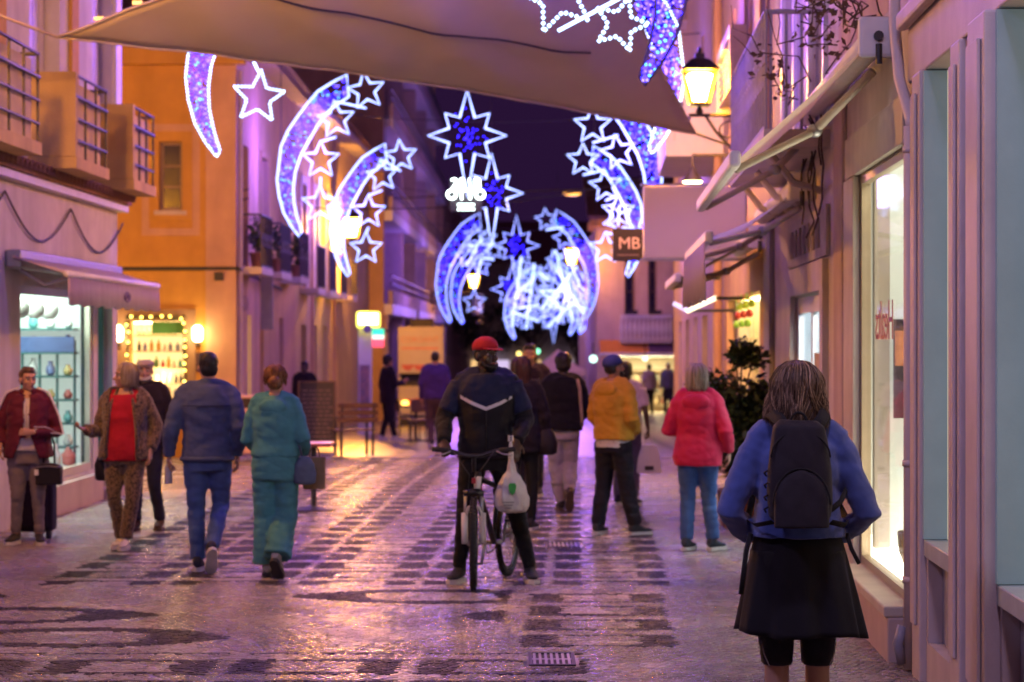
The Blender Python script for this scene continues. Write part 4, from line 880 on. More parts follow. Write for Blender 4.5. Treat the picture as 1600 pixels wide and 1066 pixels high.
# pendant lamp above the blank sign and one on the cross wire
pn = thing('pendant_lamp', 'small conical lit pendant lamp above the blank sign', 'lamp', P(1082, 283, 30.5))
c = P(1082, 283, 30.5)
part('shade', MB().lathe(c, [(.15,0),(.13,.03),(.05,.13),(.03,.2)], 14), M_IRON, pn, True)
part('bulb', MB().lathe(c+Vector((0,0,-.035)), [(.02,0),(.11,.005),(.13,.03)], 14), emit('pendant_glow', (1.0,.72,.26), 12, False), pn, True)
part('arm', MB().tube([c+Vector((0,0,.2)), c+Vector((0,0,.35)), RW(30.5, 0, c.z+.35)], .018, 6), M_IRON, pn)
point('pendant_light', c+Vector((0,0,-.12)), (1.0,.6,.2), 25, .08, pn)
wc = thing('wire_lamp', 'small orange lamp hanging on the wire across the street', 'lamp', P(894, 303, 64))
c = P(894, 303, 64)
part('housing', MB().prism([c+Vector((.26*math.cos(t), -.1, .09*math.sin(t)+.02)) for t in [PI*k/8 for k in range(9)]], (0,.2,0)), M_IRON, wc)
part('lens', MB().prism([c+Vector((.25*math.cos(t), -.09, .07*math.sin(t)+.015)) for t in [PI+PI*k/8 for k in range(9)]], (0,.18,0)), emit('wire_lamp_glow', (1.0,.45,.05), 1.3), wc)
part('wire', MB().tube([MW(66.5, .25, c.z+.02), (0, 65, c.z+.12), c+Vector((0,0,.11)), (4.6, 64, c.z+.4)], .018, 5), M_CABLE, wc)

# ================================================================== CHRISTMAS LIGHTS
E_WHITE = emit('rope_white', (.33,.44,1.0), 2.1)
E_WHITEB = emit('bead_white', (.38,.62,1.0), 3.4)
E_BLUE = emit('bulb_blue', (.022,.010,1.0), 7.0)
E_FAR = emit('rope_far', (.30,.40,1.0), 1.25)
E_CYAN = emit('bulb_cyan', (.08,.5,1.0), 3, False)
E_VIO = emit('bulb_violet', (.26,.18,1.0), 2, False)
M_FRAME = mat('light_frame', (.05,.045,.07), .5)
def star_outline(c, Rr, n=5, inner=.42, rot=0, sx=1.0, sy=1.0, stretch=None):
    out = []
    for k in range(2*n):
        r = Rr if k % 2 == 0 else Rr*inner
        if stretch and k % 2 == 0: r = Rr*stretch[(k//2) % len(stretch)]
        a = PI/2+rot+PI*k/n; out.append(c+Vector((r*sx*math.cos(a), 0, r*sy*math.sin(a))))
    return out
def resample(pts, d, closed=True):
    pts = list(pts)+([pts[0]] if closed else []); out = []; carry = 0
    for a, b in zip(pts, pts[1:]):
        L = (b-a).length; t = carry
        while t < L: out.append(a.lerp(b, t/L)); t += d
        carry = t-L
    return out
def rope(name, pts, parent, r, beads, closed=True, m=None):
    if beads:
        mb = MB()
        for p in resample(pts, r*2.9, closed): mb.bead(p, r*1.2)
        o = part(name, mb, m or E_WHITEB, parent); o['kind'] = 'stuff'
        part('wire_frame', MB().tube([p+Vector((0,.03,0)) for p in (list(pts)+[pts[0]] if closed else pts)], .008, 5), M_FRAME, parent)
        return o
    return part(name, MB().tube(list(pts), r*(.8 if r > .024 else 1), 6, closed), m or (E_FAR if r > .024 else E_WHITE), parent)
CRO = [(540.5,117),(520,128),(496,143),(480,162),(465,182),(450,204),(439,229),(433,281),(436,306),(443,332),(454,352),(467,369)]
CRI = [(544,151),(528,162),(512,174),(497,194),(483,218),(470,242),(461,269),(458,293),(459,316),(464,340),(471,363)]
def crescent_pts(box, mirror):
    x0, y0, x1, y1 = box
    f = lambda p: ((x0+(p[0]-433)/112*(x1-x0)) if not mirror else (x1-(p[0]-433)/112*(x1-x0)), y0+(p[1]-117)/252*(y1-y0))
    return [f(p) for p in CRO], [f(p) for p in CRI]
def motif(label, Y, box, mirror, stars, beads=False, r=.017, dots=170, lit_edge=True, light=30, lcol=(.30,.11,1.0), group='crescent light motifs over the street'):
    o, i = crescent_pts(box, mirror)
    O = [P(x, y, Y) for x, y in o]; I = [P(x, y, Y) for x, y in i]
    t = thing('crescent_light', label, 'christmas light', O[-1], 0, group)
    ring = O+I[::-1]
    if lit_edge: rope('crescent_outline', ring, t, r, beads)
    else: part('crescent_frame', MB().tube(ring, .014, 6, True), M_FRAME, t)
    # bulbs filling the crescent
    mbs = {'b': MB(), 'c': MB(), 'v': MB()}
    Oo = resample(O, .01, False); Ii = resample(I, .01, False)
    for k in range(dots):
        u = random.random()**.85; w = random.uniform(.1, .9)
        p = Oo[int(u*(len(Oo)-1))].lerp(Ii[int(u*(len(Ii)-1))], w)+Vector((0, random.uniform(-.03, .03), 0))
        s = random.random(); key = 'b' if s < .70 else ('c' if s < .80 else 'v')
        mbs[key].bead(p, {'b': .020, 'c': .016, 'v': .016}[key]*(r/.017)**.5)
    for key, m in (('b', E_BLUE), ('c', E_CYAN), ('v', E_VIO)):
        if mbs[key].v: part({'b': 'blue_bulbs', 'c': 'cyan_bulbs', 'v': 'violet_bulbs'}[key], mbs[key], m, t)['kind'] = 'stuff'
    net = MB()      # tinsel net behind the bulbs
    for k in range(0, len(O)-1):
        net.tube([O[k], I[min(k, len(I)-1)]], .006, 4); net.tube([O[k+1], I[min(k, len(I)-1)]], .006, 4)
    part('net', net, M_FRAME, t)
    prev = None
    for (x, y, rp, rot) in stars:
        c = P(x, y, Y-.02); Rr = rp/FPX*Y
        st = rope('star', star_outline(c, Rr, 5, .45, rot), t, r, beads)
        if prev is not None:
            part('stem', MB().tube([prev[0]+Vector((0,.02,-prev[1]*.9)), c+Vector((0,.02,Rr*.95))], r*.85, 6), E_WHITE if not beads else E_WHITEB, t)
        prev = (c, Rr)
    # hanging wires up to the cross cable
    part('hanger', MB().tube([O[0], O[0]+Vector((.05, 0, 1.2))], .008, 4).tube([O[6], O[6]+Vector((0,0,2.4))], .008, 4), M_CABLE, t)
    c = sum(O, Vector())/len(O)
    point('motif_light', c+Vector((.25 if not mirror else -.25, -.25, 0)), lcol, light*2.7, .35, t)
    return t
def centre_star(label, Y, px, py, wpx, hpx, beads=False, r=.017, light=12):
    c = P(px, py, Y); Rr = wpx/2/FPX*Y; t = thing('pole_star_light', label, 'christmas light', c, 0, 'eight-pointed stars over the street')
    k = hpx/wpx
    rope('star_outline', star_outline(c, Rr, 8, .50, 0, 1, 1, [1.0*k, .80, 1.0, .80, 1.35*k, .80, 1.0, .80]), t, r, beads)
    mb = MB()
    for q in range(46): mb.bead(c+Vector((random.gauss(0,.14)*Rr/.7, random.uniform(-.04,.04), random.gauss(-.03,.19)*Rr/.7)), .013*(Y/41)**.5)
    part('blue_bulbs', mb, E_BLUE, t)['kind'] = 'stuff'
    part('hanger', MB().tube([c+Vector((0,0,Rr*k)), c+Vector((0,0,Rr*k+1.4))], .008, 4), M_CABLE, t)
    point('star_light', c+Vector((0,-.3,0)), (.45,.28,1.0), light*2.2, .35, t)
    return t
# nearest arch, mostly above the picture
motif('nearest crescent tail with blue bulbs hanging in front of the sail', 20, (845, -390, 1078, 134), True, [(872, -8, 62, .25), (970, 38, 44, -.3)], True, .017, 330, False, 60)
motif('crescent above the picture over the denim man', 20, (60, -500, 292, -60), False, [(300, -300, 58, 0), (270, -160, 58, .2)], True, .017, 330, True, 12)
motif('crescent cut by the lower edge of the sail above the ochre house', 29, (290, -112, 449, 245), False, [(396, 62, 38, -.25), (404, 152, 42, -.1)], True, .016, 800, True, 55)
motif('crescent curving beside the lantern behind the sail tip', 29, (905, -112, 1069, 240), True, [], True, .016, 800, True, 55)
motif('crescent with a chain of four stars over the peach facade', 41, (433, 117, 546, 369), False, [(572, 142, 30, .15), (525, 187, 30, .1), (501, 250, 30, 0), (500, 319, 29, 0)], False, .019, 480, True, 55)
motif('crescent rising from behind the blank sign', 41, (922, 118, 1034, 370), True, [(926, 196, 30, 0), (966, 238, 28, .2)], False, .019, 480, True, 55)
motif('crescent with a chain of four stars in front of the yellow lantern', 50, (517, 225, 605, 432), False, [(626, 244, 26, .1), (597, 274, 26, .1), (576, 331, 27, 0), (572, 388, 26, 0)], False, .021, 380, True, 50)
motif('crescent whose tail shows under the MB sign', 50, (924, 228, 1006, 433), True, [(911, 250, 26, 0), (946, 290, 26, .1), (966, 330, 26, 0), (968, 345, 26, .5), (946, 388, 26, 0)], False, .021, 380, True, 50)
motif('distant crescent rising left of the small far stars', 73, (681, 333, 752, 505), False, [(742, 368, 18, 0), (729, 400, 18, .2), (752, 390, 18, .1), (741, 472, 19, 0)], False, .027, 170, True, 60)
motif('distant crescent in front of the pink end house', 71, (866, 328, 935, 500), True, [(853, 343, 18, .1), (881, 372, 18, .2), (905, 460, 18, 0)], False, .027, 170, True, 60)
motif('smaller far crescent tucked inside the left one', 84, (704, 372, 764, 506), False, [(762, 372, 15, 0), (772, 392, 15, .2), (752, 418, 15, .1)], False, .031, 120, True, 50)
motif('smaller far crescent over the white tent', 86, (862, 395, 926, 522), True, [(858, 425, 16, 0), (842, 440, 16, .3), (880, 470, 16, .1), (846, 470, 15, .4), (902, 430, 15, .2), (915, 470, 15, .5), (895, 490, 15, .1), (868, 405, 15, .3), (912, 505, 14, 0)], False, .035, 120, True, 50)
motif('farthest crescent at the end of the street', 98, (788, 415, 838, 530), False, [(818, 440, 14, 0), (832, 470, 14, .2), (822, 502, 14, .1), (835, 425, 14, .4), (808, 470, 14, .3), (842, 490, 14, .5), (800, 500, 14, .2), (815, 415, 14, .1)], False, .04, 90, True, 50)
motif('farthest crescent over the dark trees', 100, (858, 420, 905, 524), True, [(856, 440, 14, 0), (862, 470, 14, .3), (872, 492, 14, .1), (890, 455, 14, .2), (885, 425, 14, .4), (855, 500, 14, .2), (900, 480, 14, .1)], False, .04, 90, True, 50)
centre_star('big eight-pointed star high over the middle of the street', 41, 730, 212, 122, 142, False, .020, 25)
centre_star('eight-pointed star beside the led lettering', 50, 768, 302, 98, 125, False, .022, 20)
centre_star('small eight-pointed star above the far arches', 71, 807, 384, 72, 95, False, .028, 20)
centre_star('tiny eight-pointed star lost among the far stars', 84, 800, 452, 66, 76, False, .031, 20)
centre_star('tiny eight-pointed star over the white tent', 98, 865, 490, 56, 70, False, .034, 20)
motif('unseen crescent added above the camera on the right as fill light', 6.5, (1100, -3200, 1700, -1400), True, [], False, .017, 40, True, 130, (.60,.48,.92))  # this pair is unseen, added overhead to light the foreground
motif('unseen crescent added above the camera on the left as fill light', 6.5, (-1600, -3200, -900, -1400), False, [], False, .017, 40, True, 130, (.60,.48,.92))
# cross cables that carry the arches
for Y, zl in ((20, 7.5), (29, 7.6), (41, 7.4), (50, 6.9), (71, 6.6), (84, 6.2)):
    pts = [Vector((XL(Y)+.0 if Y < 60 else MW(Y,.25,0).x, Y, zl))]+[Vector((XL(Y)+(XR(Y)-XL(Y))*t, Y, zl-.25*math.sin(PI*t))) for t in (.25,.5,.75)]+[Vector((XR(Y) if Y < 60 else XR(56), Y, zl))]
    solo('span_cable', MB().tube(pts, .010, 5), M_CABLE, {20: 'thin span cable above the picture carrying the nearest crescents', 29: 'thin span cable carrying the crescent cut by the sail', 41: 'thin span cable carrying the big eight-pointed star', 50: 'thin span cable carrying the star beside the led lettering', 71: 'thin span cable carrying the far crescents by the pink end house', 84: 'farthest thin span cable carrying the small inner crescents'}[Y], 'cable', pts[2], 'span cables')
for (a, b, sg_), lab_ in zip(((LW(47, .3, 4.6), RW(44, 0, 5.2), .3), (LW(39, .1, 4.45), OF(-7.2, .1, 4.6), .25), (LW(39, .1, 4.3), OF(-7.4, .1, 4.35), .35)), ('slack cable crossing the street by the yellow house', 'upper slack cable looped across the ochre wall', 'lower slack cable looped across the ochre wall')):
    solo('slack_cable', MB().tube([a.lerp(b, t)+Vector((0,0,-sg_*math.sin(PI*t))) for t in [k/14 for k in range(15)]], .012, 5), M_CABLE, lab_, 'cable', a, 'slack cables')

# ================================================================== SHADE SAIL
sl = thing('shade_sail', 'large beige triangular shade sail stretched over the street', 'sail', P(590, 60, 23))
A, B, C_ = P(90, 58, 21.6), P(1087, 209, 25.5), P(905, -330, 19.0)
def edge(p, q, r, t, pull):      # concave edge of the sail
    m = p.lerp(q, t); return m+(r-m)*pull*math.sin(PI*t)
mb = MB(); N = 44; idx = {}
for i in range(N+1):
    for j in range(N+1-i):
        a, b = i/N, j/N; c = 1-a-b; p = A*a+B*b+C_*c
        cen = (A+B+C_)/3
        pull = .10*4*(a*b)*(1-c)+.10*4*(b*c)*(1-a)+.10*4*(c*a)*(1-b)
        p = p+(cen-p)*pull; p.z -= .25*27*a*b*c*.5; p.z += .02*math.sin(38*a+9*b)*min(1, 5*min(a, b, c)+.15)+.015*noise.noise((a*14, b*14, 3))
        idx[i, j] = len(mb.v); mb.v.append(tuple(p))
for i in range(N):
    for j in range(N-i):
        mb.f.append((idx[i,j], idx[i+1,j], idx[i,j+1]))
        if i+j < N-1: mb.f.append((idx[i+1,j], idx[i+1,j+1], idx[i,j+1]))
o = part('cloth', mb, fabric('sail_cloth', (.50,.45,.38), .9, .06, 2, .15, 400), sl, True)
md = o.modifiers.new('thick', 'SOLIDIFY'); md.thickness = .006
bord = {'ab': [Vector(mb.v[idx[i, N-i]]) for i in range(N+1)], 'bc': [Vector(mb.v[idx[0, j]]) for j in range(N+1)], 'ca': [Vector(mb.v[idx[i, 0]]) for i in range(N+1)]}
for k_, pts in bord.items(): part('hem', MB().tube(pts, .014, 6), mat('hem_cord', (.46,.41,.36), .8), sl, True)
for q in range(1, 7):
    p = bord['ca'][N-q*3]; part('clip', MB().cbox(p+Vector((0,0,.03)), (.09,.03,.035)), M_GREYM, sl)
    p = bord['bc'][N-q*2]; part('clip', MB().ell(p+Vector((0,0,.02)), (.035,)*3, 8, 6), M_WHITEP, sl)
seam = [Vector(mb.v[idx[i, N-i-12]])+Vector((0,-.01,-.03)) for i in range(5, 29)]
part('seam_cable', MB().tube(seam, .012, 5), M_CABLE, sl, True)
part('rope', MB().tube([A, LW(20.3, 0, 4.9)], .016, 6), mat('rope_yellow', (.5,.4,.2), .8), sl)
part('rope', MB().tube([B, RW(27.2, 0, 4.1)], .014, 6), M_CABLE, sl)
part('rope', MB().tube([C_, RW(17, 0, 7.2)], .014, 6), M_CABLE, sl)

# ================================================================== STREET FURNITURE
def ground_pt(px, Y): return Vector(((px-800)/FPX*Y, Y, gz(Y)))
# drain grates
for (px, Y, w, lab) in ((862, 13.2, .27, 'dark iron drain grate in the paving at the lower edge of the picture'), (880, 20.6, .30, 'dark iron drain grate beyond the cyclist')):
    c = ground_pt(px, Y); gt = thing('drain_grate', lab, 'drain', c, 0, None)
    part('frame', MB().box((c.x-w/2, c.x+w/2), (c.y-.26, c.y-.23), (-.01, .010)).box((c.x-w/2, c.x+w/2), (c.y+.23, c.y+.26), (-.01, .010)).box((c.x-w/2, c.x-w/2+.02), (c.y-.229, c.y+.229), (-.01, .010)).box((c.x+w/2-.02, c.x+w/2), (c.y-.229, c.y+.229), (-.01, .010)), M_DARKM, gt)
    for q in range(7):
        x = c.x-w/2+.035+q*(w-.07)/6; part('bar', MB().box((x-.008, x+.008), (c.y-.228, c.y+.228), (-.008, .008)), M_GREYM, gt)
    part('cross_bar', MB().box((c.x-w/2+.021, c.x+w/2-.021), (c.y-.02, c.y+.02), (-.01, .0065)), M_GREYM, gt)
    part('pit', MB().box((c.x-w/2+.021, c.x+w/2-.021), (c.y-.228, c.y+.228), (.001, .003)), M_DARK, gt)
# chalk menu board
c = ground_pt(495, 41); mbd = thing('menu_board', 'tall dark menu board covered in chalk lines beside the wooden bench', 'menu board', c)
hx, hz_ = .31, 1.24
part('board', MB().hexa([c+Vector((x, y, z)) for x in (-hx, hx) for (y, z) in ((-.05, .12), (.10, hz_)) for z in (z, z+.001)] if False else [c+Vector((x, y0+dy, z)) for x in (-hx, hx) for dy in (0, .03) for (z, y0) in ((.10, -.05), (hz_, .10))]), mat('blackboard', (.02,.015,.02), .5), mbd)
part('frame', MB().box((c.x-hx-.03, c.x-hx-.001), (c.y-.06, c.y+.13), (c.z+.02, c.z+hz_+.03)).box((c.x+hx+.001, c.x+hx+.03), (c.y-.06, c.y+.13), (c.z+.02, c.z+hz_+.03)).box((c.x-hx, c.x+hx), (c.y+.05, c.y+.12), (c.z+hz_+.002, c.z+hz_+.03)), M_WOOD, mbd)
for q in range(13):
    z = .20+q*.075; y0 = -.05+.15*(z-.10)/(hz_-.10); x = -hx+.04
    while x < hx-.08:
        w = random.uniform(.03, .10); part('chalk_line', MB().cbox(c+Vector((x+w/2, y0-.004, z)), (w, .004, .016)), mat('chalk', (.30,.20,.22), .9), mbd); x += w+random.uniform(.02, .04)
# bench
def bench(label, c, rz, L=1.1):
    b = thing('wooden_bench', label, 'bench', c, rz, None, True)
    for k in range(4): part('seat_slat', MB().box((-L/2, L/2), (-.2+k*.105, -.11+k*.105), (.43, .46)), M_WOOD, b, bevel=.006)
    for k in range(3): part('back_slat', MB().hexa([Vector((x, .23+.04*k*.3+y, .58+k*.12+z)) for x in (-L/2, L/2) for y in (0, .025) for z in (0, .09)]), M_WOOD, b, bevel=.006)
    for x in (-L/2+.08, L/2-.08):
        part('leg', MB().tube([(x, -.18, 0), (x, -.17, .43)], .025, 6), M_IRON, b); part('leg', MB().tube([(x, .2, 0), (x, .2, .43), (x, .27, .9)], .025, 6), M_IRON, b)
        part('armrest', MB().tube([(x, -.17, .43), (x, -.17, .65), (x, .22, .66)], .02, 6), M_IRON, b)
    return b
bench('wooden bench with slatted back beside the menu board', ground_pt(553, 39), R(200), .72)
# pedestal tables
def table(label, c, r=.36, m=None, square=None):
    t = thing('cafe_table', label, 'table', c)
    if square: part('top', MB().box((c.x-square[0]/2, c.x+square[0]/2), (c.y-square[1]/2, c.y+square[1]/2), (c.z+.71, c.z+.745)), m or M_WOOD, t, bevel=.008)
    else: part('top', MB().lathe(c, [(r,.71),(r,.74),(.02,.742)], 24), m or M_WOOD, t)
    part('column', MB().tube([c+Vector((0,0,.03)), c+Vector((0,0,.709))], .03, 8), M_IRON, t)
    part('base', MB().lathe(c, [(.24,.0),(.24,.02),(.05,.05),(.03,.06)], 16), M_IRON, t)
    return t
table('red-topped cafe table beside the teal woman', ground_pt(490, 24.8), square=(.42,.6), m=mat('red_top', (.42,.12,.10), .4))
def chair(label, c, rz, group='dark cafe chairs by the food kiosk'):
    t = thing('cafe_chair', label, 'chair', c, rz, group, True)
    part('seat', MB().box((-.2,.2), (-.2,.2), (.44,.47)), M_WOOD, t, bevel=.01)
    part('backrest', MB().hexa([Vector((x, -.2-y*.05+d, .62+y*.26)) for x in (-.19, .19) for d in (0,.02) for y in (0,1)]), M_WOOD, t, bevel=.008)
    for x in (-.17,.17):
        part('leg', MB().tube([(x,.17,0),(x,.16,.44)], .014, 6), M_IRON, t); part('leg', MB().tube([(x,-.19,0),(x,-.17,.44),(x,-.22,.88)], .014, 6), M_IRON, t)
    return t
table('round cafe table in front of the food kiosk', ground_pt(650, 47), .35)
chair('dark cafe chair nearest the dark-clothed person by the kiosk', ground_pt(634, 47.6), R(-70)); chair('dark cafe chair nearest the purple jacket by the kiosk', ground_pt(664, 47.4), R(75)); chair('dark cafe chair in front of the round table by the kiosk', ground_pt(654, 46.2), R(10))
# glass counter / cart behind the denim man
c = ground_pt(386, 36.5); ct = thing('ice_cream_counter', 'pale pink counter with a dark lid behind the denim man', 'counter', c)
part('body', MB().box((c.x-.32, c.x+.32), (c.y-.25, c.y+.25), (.05, .78)), mat('counter_pink', (.55,.36,.36), .4), ct, bevel=.02)
part('lid', MB().box((c.x-.35, c.x+.35), (c.y-.28, c.y+.28), (.94, .985)), mat('counter_lid', (.60,.42,.46), .35), ct, bevel=.012)
part('glass', MB().box((c.x-.31, c.x+.31), (c.y-.24, c.y+.24), (.782, .938)), M_DARK, ct)
for x in (-.26, .26): part('wheel', MB().tube([c+Vector((x-.02,-.2,.05)), c+Vector((x+.02,-.2,.05))], .05, 12), M_RUBBER, ct)
# food kiosk
c = ground_pt(657, 60); fk = thing('food_kiosk', 'cream food kiosk with lettering and pictures of dishes', 'kiosk', c)
X0, X1 = P(622,0,60).x, P(693,0,60).x; zt = P(0, 514, 60).z; zb = gz(60)
M_KIOSK = mat('kiosk_cream', (.30,.26,.20), .5, .1, 3)
part('upper_panel', MB().box((X0, X1), (60, 60.1), (P(0,584,60).z, zt)), M_KIOSK, fk, bevel=.02)
part('lower_panel', MB().box((X0+.02, X1-.2), (60, 60.1), (P(0,648,60).z, P(0,604,60).z)), M_KIOSK, fk, bevel=.02)
part('hatch', MB().box((X0+.02, X1), (60.3, 60.4), (P(0,604,60).z, P(0,584,60).z)), M_DARK, fk)
part('sides', MB().box((X0, X0+.06), (60.101, 62), (zb, zt)).box((X1-.06, X1), (60.101, 62), (zb, zt)).box((X0, X1), (60.101, 62), (zt+.002, zt+.06)), M_KIOSK, fk)
part('plinth', MB().box((X0+.05, X1-.05), (60.12, 61.9), (zb, P(0,650,60).z)), M_DARK, fk)
text_part('COROANT', .20, .006, mat('kiosk_letter', (.42,.16,.08), .6), fk, (P(656,0,60).x, 59.99, P(0,531,60).z), (1,0,0), (0,0,1))
part('caption', MB().box((P(627,0,60).x, P(685,0,60).x), (59.985, 59.998), (P(0,546,60).z, P(0,543,60).z)), MATS['kiosk_letter'], fk)
for px, py, s in ((637, 573, .16), (655, 573, .15), (640, 627, .17), (657, 626, .17)):
    part('dish_picture', MB().prism([P(px, py, 59.985)+Vector((s*math.cos(t), 0, s*.5*math.sin(t)+.03*math.cos(2*t))) for t in [2*PI*k/14 for k in range(14)]], (0,.01,0)), mat('dish_red', (.36,.07,.04), .5, .5, 14), fk)
part('warm_bulb', MB().ell(P(633, 630, 59.93), (.10,.05,.08), 10, 7), emit('kiosk_bulb', (1.0,.5,.08), 3), fk)
part('roof_rack', MB().box((X0+.3, X1-.3), (60.4, 61.4), (zt+.062, zt+.28)).tube([(X0+.5, 60.6, zt+.28), (X0+.5, 60.6, zt+.5)], .03, 6), M_DARK, fk)
point('kiosk_light', P(657, 560, 58.2), (1.0,.62,.30), 7, .2, fk)
# market tent
c = ground_pt(872, 80); tn = thing('market_tent', 'white peaked market tent at the end of the street', 'tent', c)
h0 = P(0, 578, 80).z; w = .95
rf = [c+Vector((x*w, y*w, 0)) for x, y in ((-1,-1),(1,-1),(1,1),(-1,1))]
for p in rf: p.z = h0
top = Vector((c.x, c.y, P(0, 546, 80).z))
rs = []
for t in (0, .3, .6, .85, 1.0): rs.append([p.lerp(Vector((top.x, top.y, p.z)), t*.98)+Vector((0,0,(top.z-h0)*t**1.35)) for p in rf])
part('roof', MB().rings([[p+Vector((0,0,-.18)) for p in rf]]+rs, False), fabric('tent_white', (.70,.62,.64)), tn)
for p in rf: part('pole', MB().tube([Vector((p.x, p.y, c.z)), p], .025, 6), M_GREYM, tn)
# small far lamps
for (px, py, Y, col, r, lab) in ((840, 549, 110, (.25,1.0,.55), .12, 'small green light at the end of the street'), (811, 553, 108, (1.0,.75,.2), .12, 'tiny yellow lamp left of the green light'), (927, 561, 73, (.55,1.0,.85), .12, 'small pale green lit box beside the pink end house'), (1008, 560, 73.2, (1.0,.9,.6), .09, 'round lamp over the lit shop of the pink end house')):
    c = P(px, py, Y); t = thing('small_lamp', lab, 'lamp', c)
    part('globe', MB().ell(c, (r,r,r), 12, 8), emit('far_%d' % px, col, 1.6), t, True); part('stem', MB().tube([c+Vector((0,0,r*.9)), c+Vector((0,.1,r+.4))], .02, 5), M_DARKM, t)
# potted bush by the grey pier
def leaf_cloud(mb, c, r, n, size, squash=1.0):
    for k in range(n):
        d = Vector((random.gauss(0,1), random.gauss(0,1), random.gauss(0,1))).normalized()*random.random()**.45
        p = Vector(c)+Vector((d.x*r[0], d.y*r[1], d.z*r[2])); s = size*random.uniform(.6, 1.3)
        u = Vector((random.gauss(0,1), random.gauss(0,1), random.gauss(0,.6))).normalized(); w = u.cross(Vector((random.gauss(0,1), random.gauss(0,1), 1))).normalized()
        mb.add([p, p+u*s*.5+w*s*.3, p+u*s, p+u*s*.5-w*s*.3], [(0,1,2),(0,2,3)])
c = ground_pt(1156, 22.6); pb = thing('potted_bush', 'big dark leafy bush in a square pot against the grey pier', 'plant', c)
part('pot', MB().rings([[c+Vector((x*r, y*r, z)) for x, y in ((-1,-1),(1,-1),(1,1),(-1,1))] for r, z in ((.17,0),(.21,.34),(.22,.34),(.22,.38),(.18,.38),(.17,.33))]), mat('terracotta', (.26,.11,.06), .7, .25, 6, .2), pb, bevel=.008)
stems = MB(); fol = MB()
for k in range(16):
    a = random.uniform(0, 2*PI); rr = random.uniform(.1, .36); h = random.uniform(.9, 1.55)
    e = c+Vector((rr*math.cos(a), rr*math.sin(a)*.7, h)); stems.tube([c+Vector((.05*math.cos(a), .05*math.sin(a), .3)), c.lerp(e, .5)+Vector((0,0,.1)), e], [.014,.01,.005], 5)
    leaf_cloud(fol, e+Vector((0,0,-.1)), (.2,.18,.24), 230, .08); leaf_cloud(fol, c.lerp(e, .6)+Vector((0,0,.1)), (.2,.18,.26), 200, .08)
for (px, py, r) in ((1160, 545, .12), (1178, 560, .13), (1150, 560, .10)):
    q = P(px, py, 22.6); leaf_cloud(fol, q, (r, r, r), 220, .07); stems.tube([c+Vector((0,0,1.2)), q], .008, 5)
part('stems', stems, M_TWIG, pb); part('foliage', fol, M_LEAF, pb)
# dry creeper round the awning roller, pot plants on balconies
vn = thing('dry_creeper', 'dry brown creeper tangled on the wall above the cream awning', 'plant', RW(14.8, .1, 4.0))
tw = MB(); fol = MB()
for k in range(20):
    y = random.uniform(13.6, 18.4); p = RW(y, random.uniform(.03,.3), 3.75+random.uniform(0,.5)); pts = [p]
    for q in range(6): p = p+Vector((random.gauss(-.03,.06), random.gauss(.0,.14), random.gauss(.06,.1))); pts.append(p)
    tw.tube(pts, [.006]*5+[.004,.003], 5); leaf_cloud(fol, pts[3], (.12,.2,.16), 14, .06)
for k in range(9):
    y = random.uniform(17.5, 18.9); p = RW(y, .1, 3.6); tw.tube([p+Vector((random.gauss(0,.03), random.gauss(0,.05), -q*.13)) for q in range(random.randint(4, 8))], .008, 5)
part('twigs', tw, M_TWIG, vn, kind='stuff'); part('foliage', fol, M_LEAFDRY, vn)
for (Y, side, z, lab) in ((38.9, LW, 3.12, 'potted shrub on the nearest peach house balcony'), (41.8, LW, 3.12, 'potted shrub on the second peach house balcony'), (44.9, LW, 3.12, 'potted shrub on the third peach house balcony')):
    p = side(Y, .25, z); t = thing('balcony_plant', lab, 'plant', p); f = MB(); leaf_cloud(f, p+Vector((0,0,.55)), (.16,.55,.33), 260, .09)
    part('pot', MB().lathe(p, [(.08,0),(.12,.2),(.13,.2),(.13,.24)], 12), MATS['terracotta'], t); part('foliage', f, M_LEAF, t); part('stems', MB().tube([p+Vector((0,0,.2)), p+Vector((.02,.1,.6))], .012, 5).tube([p+Vector((0,0,.2)), p+Vector((.02,-.15,.6))], .012, 5), M_TWIG, t)
# dark trees at the end of the street
for k, (x, Y, h, lab) in enumerate(((-1.6, 118, 3.6, 'dark tree at the end of the street behind the cyclist'), (1.2, 122, 4.0, 'dark round tree behind the white tent'), (3.4, 120, 3.4, 'dark tree right of the white tent'))):
    t = thing('street_tree', lab, 'tree', (x, Y, gz(Y))); b = Vector((x, Y, gz(Y)))
    tk_ = MB().tube([b, b+Vector((.05,0,h*.5)), b+Vector((0,0,h*.8))], [.16,.12,.06], 8)
    cr = MB()
    for q in range(9):
        d = Vector((random.gauss(0,.9), random.gauss(0,.7), random.gauss(0,.5))); e = b+Vector((0,0,h))+d; tk_.tube([b+Vector((0,0,h*.6)), e], [.05,.015], 5); leaf_cloud(cr, e, (.75,.75,.6), 160, .22)
    part('trunk', tk_, M_TWIG, t); part('crown', cr, M_LEAF, t)
# suitcase
c = Vector(((54-800)/FPX*21.3, 21.3, 0)); sc = thing('suitcase', 'dark upright suitcase behind the woman in the maroon jacket', 'suitcase', c)
part('shell', MB().box((c.x-.19, c.x+.19), (c.y-.13, c.y+.13), (.07, .60)), fabric('suitcase_fabric', (.03,.022,.025)), sc, bevel=.04)
part('pocket', MB().box((c.x-.15, c.x+.15), (c.y-.16, c.y-.131), (.12, .45)), MATS['suitcase_fabric'], sc, bevel=.02)
part('handle', MB().tube([c+Vector((-.1,.06,.60)), c+Vector((-.1,.06,.95)), c+Vector((.1,.06,.95)), c+Vector((.1,.06,.60))], .012, 6), M_GREYM, sc)
for x in (-.15,.15): part('wheel', MB().tube([c+Vector((x-.02,-.08,.04)), c+Vector((x+.02,-.08,.04))], .04, 12), M_RUBBER, sc)
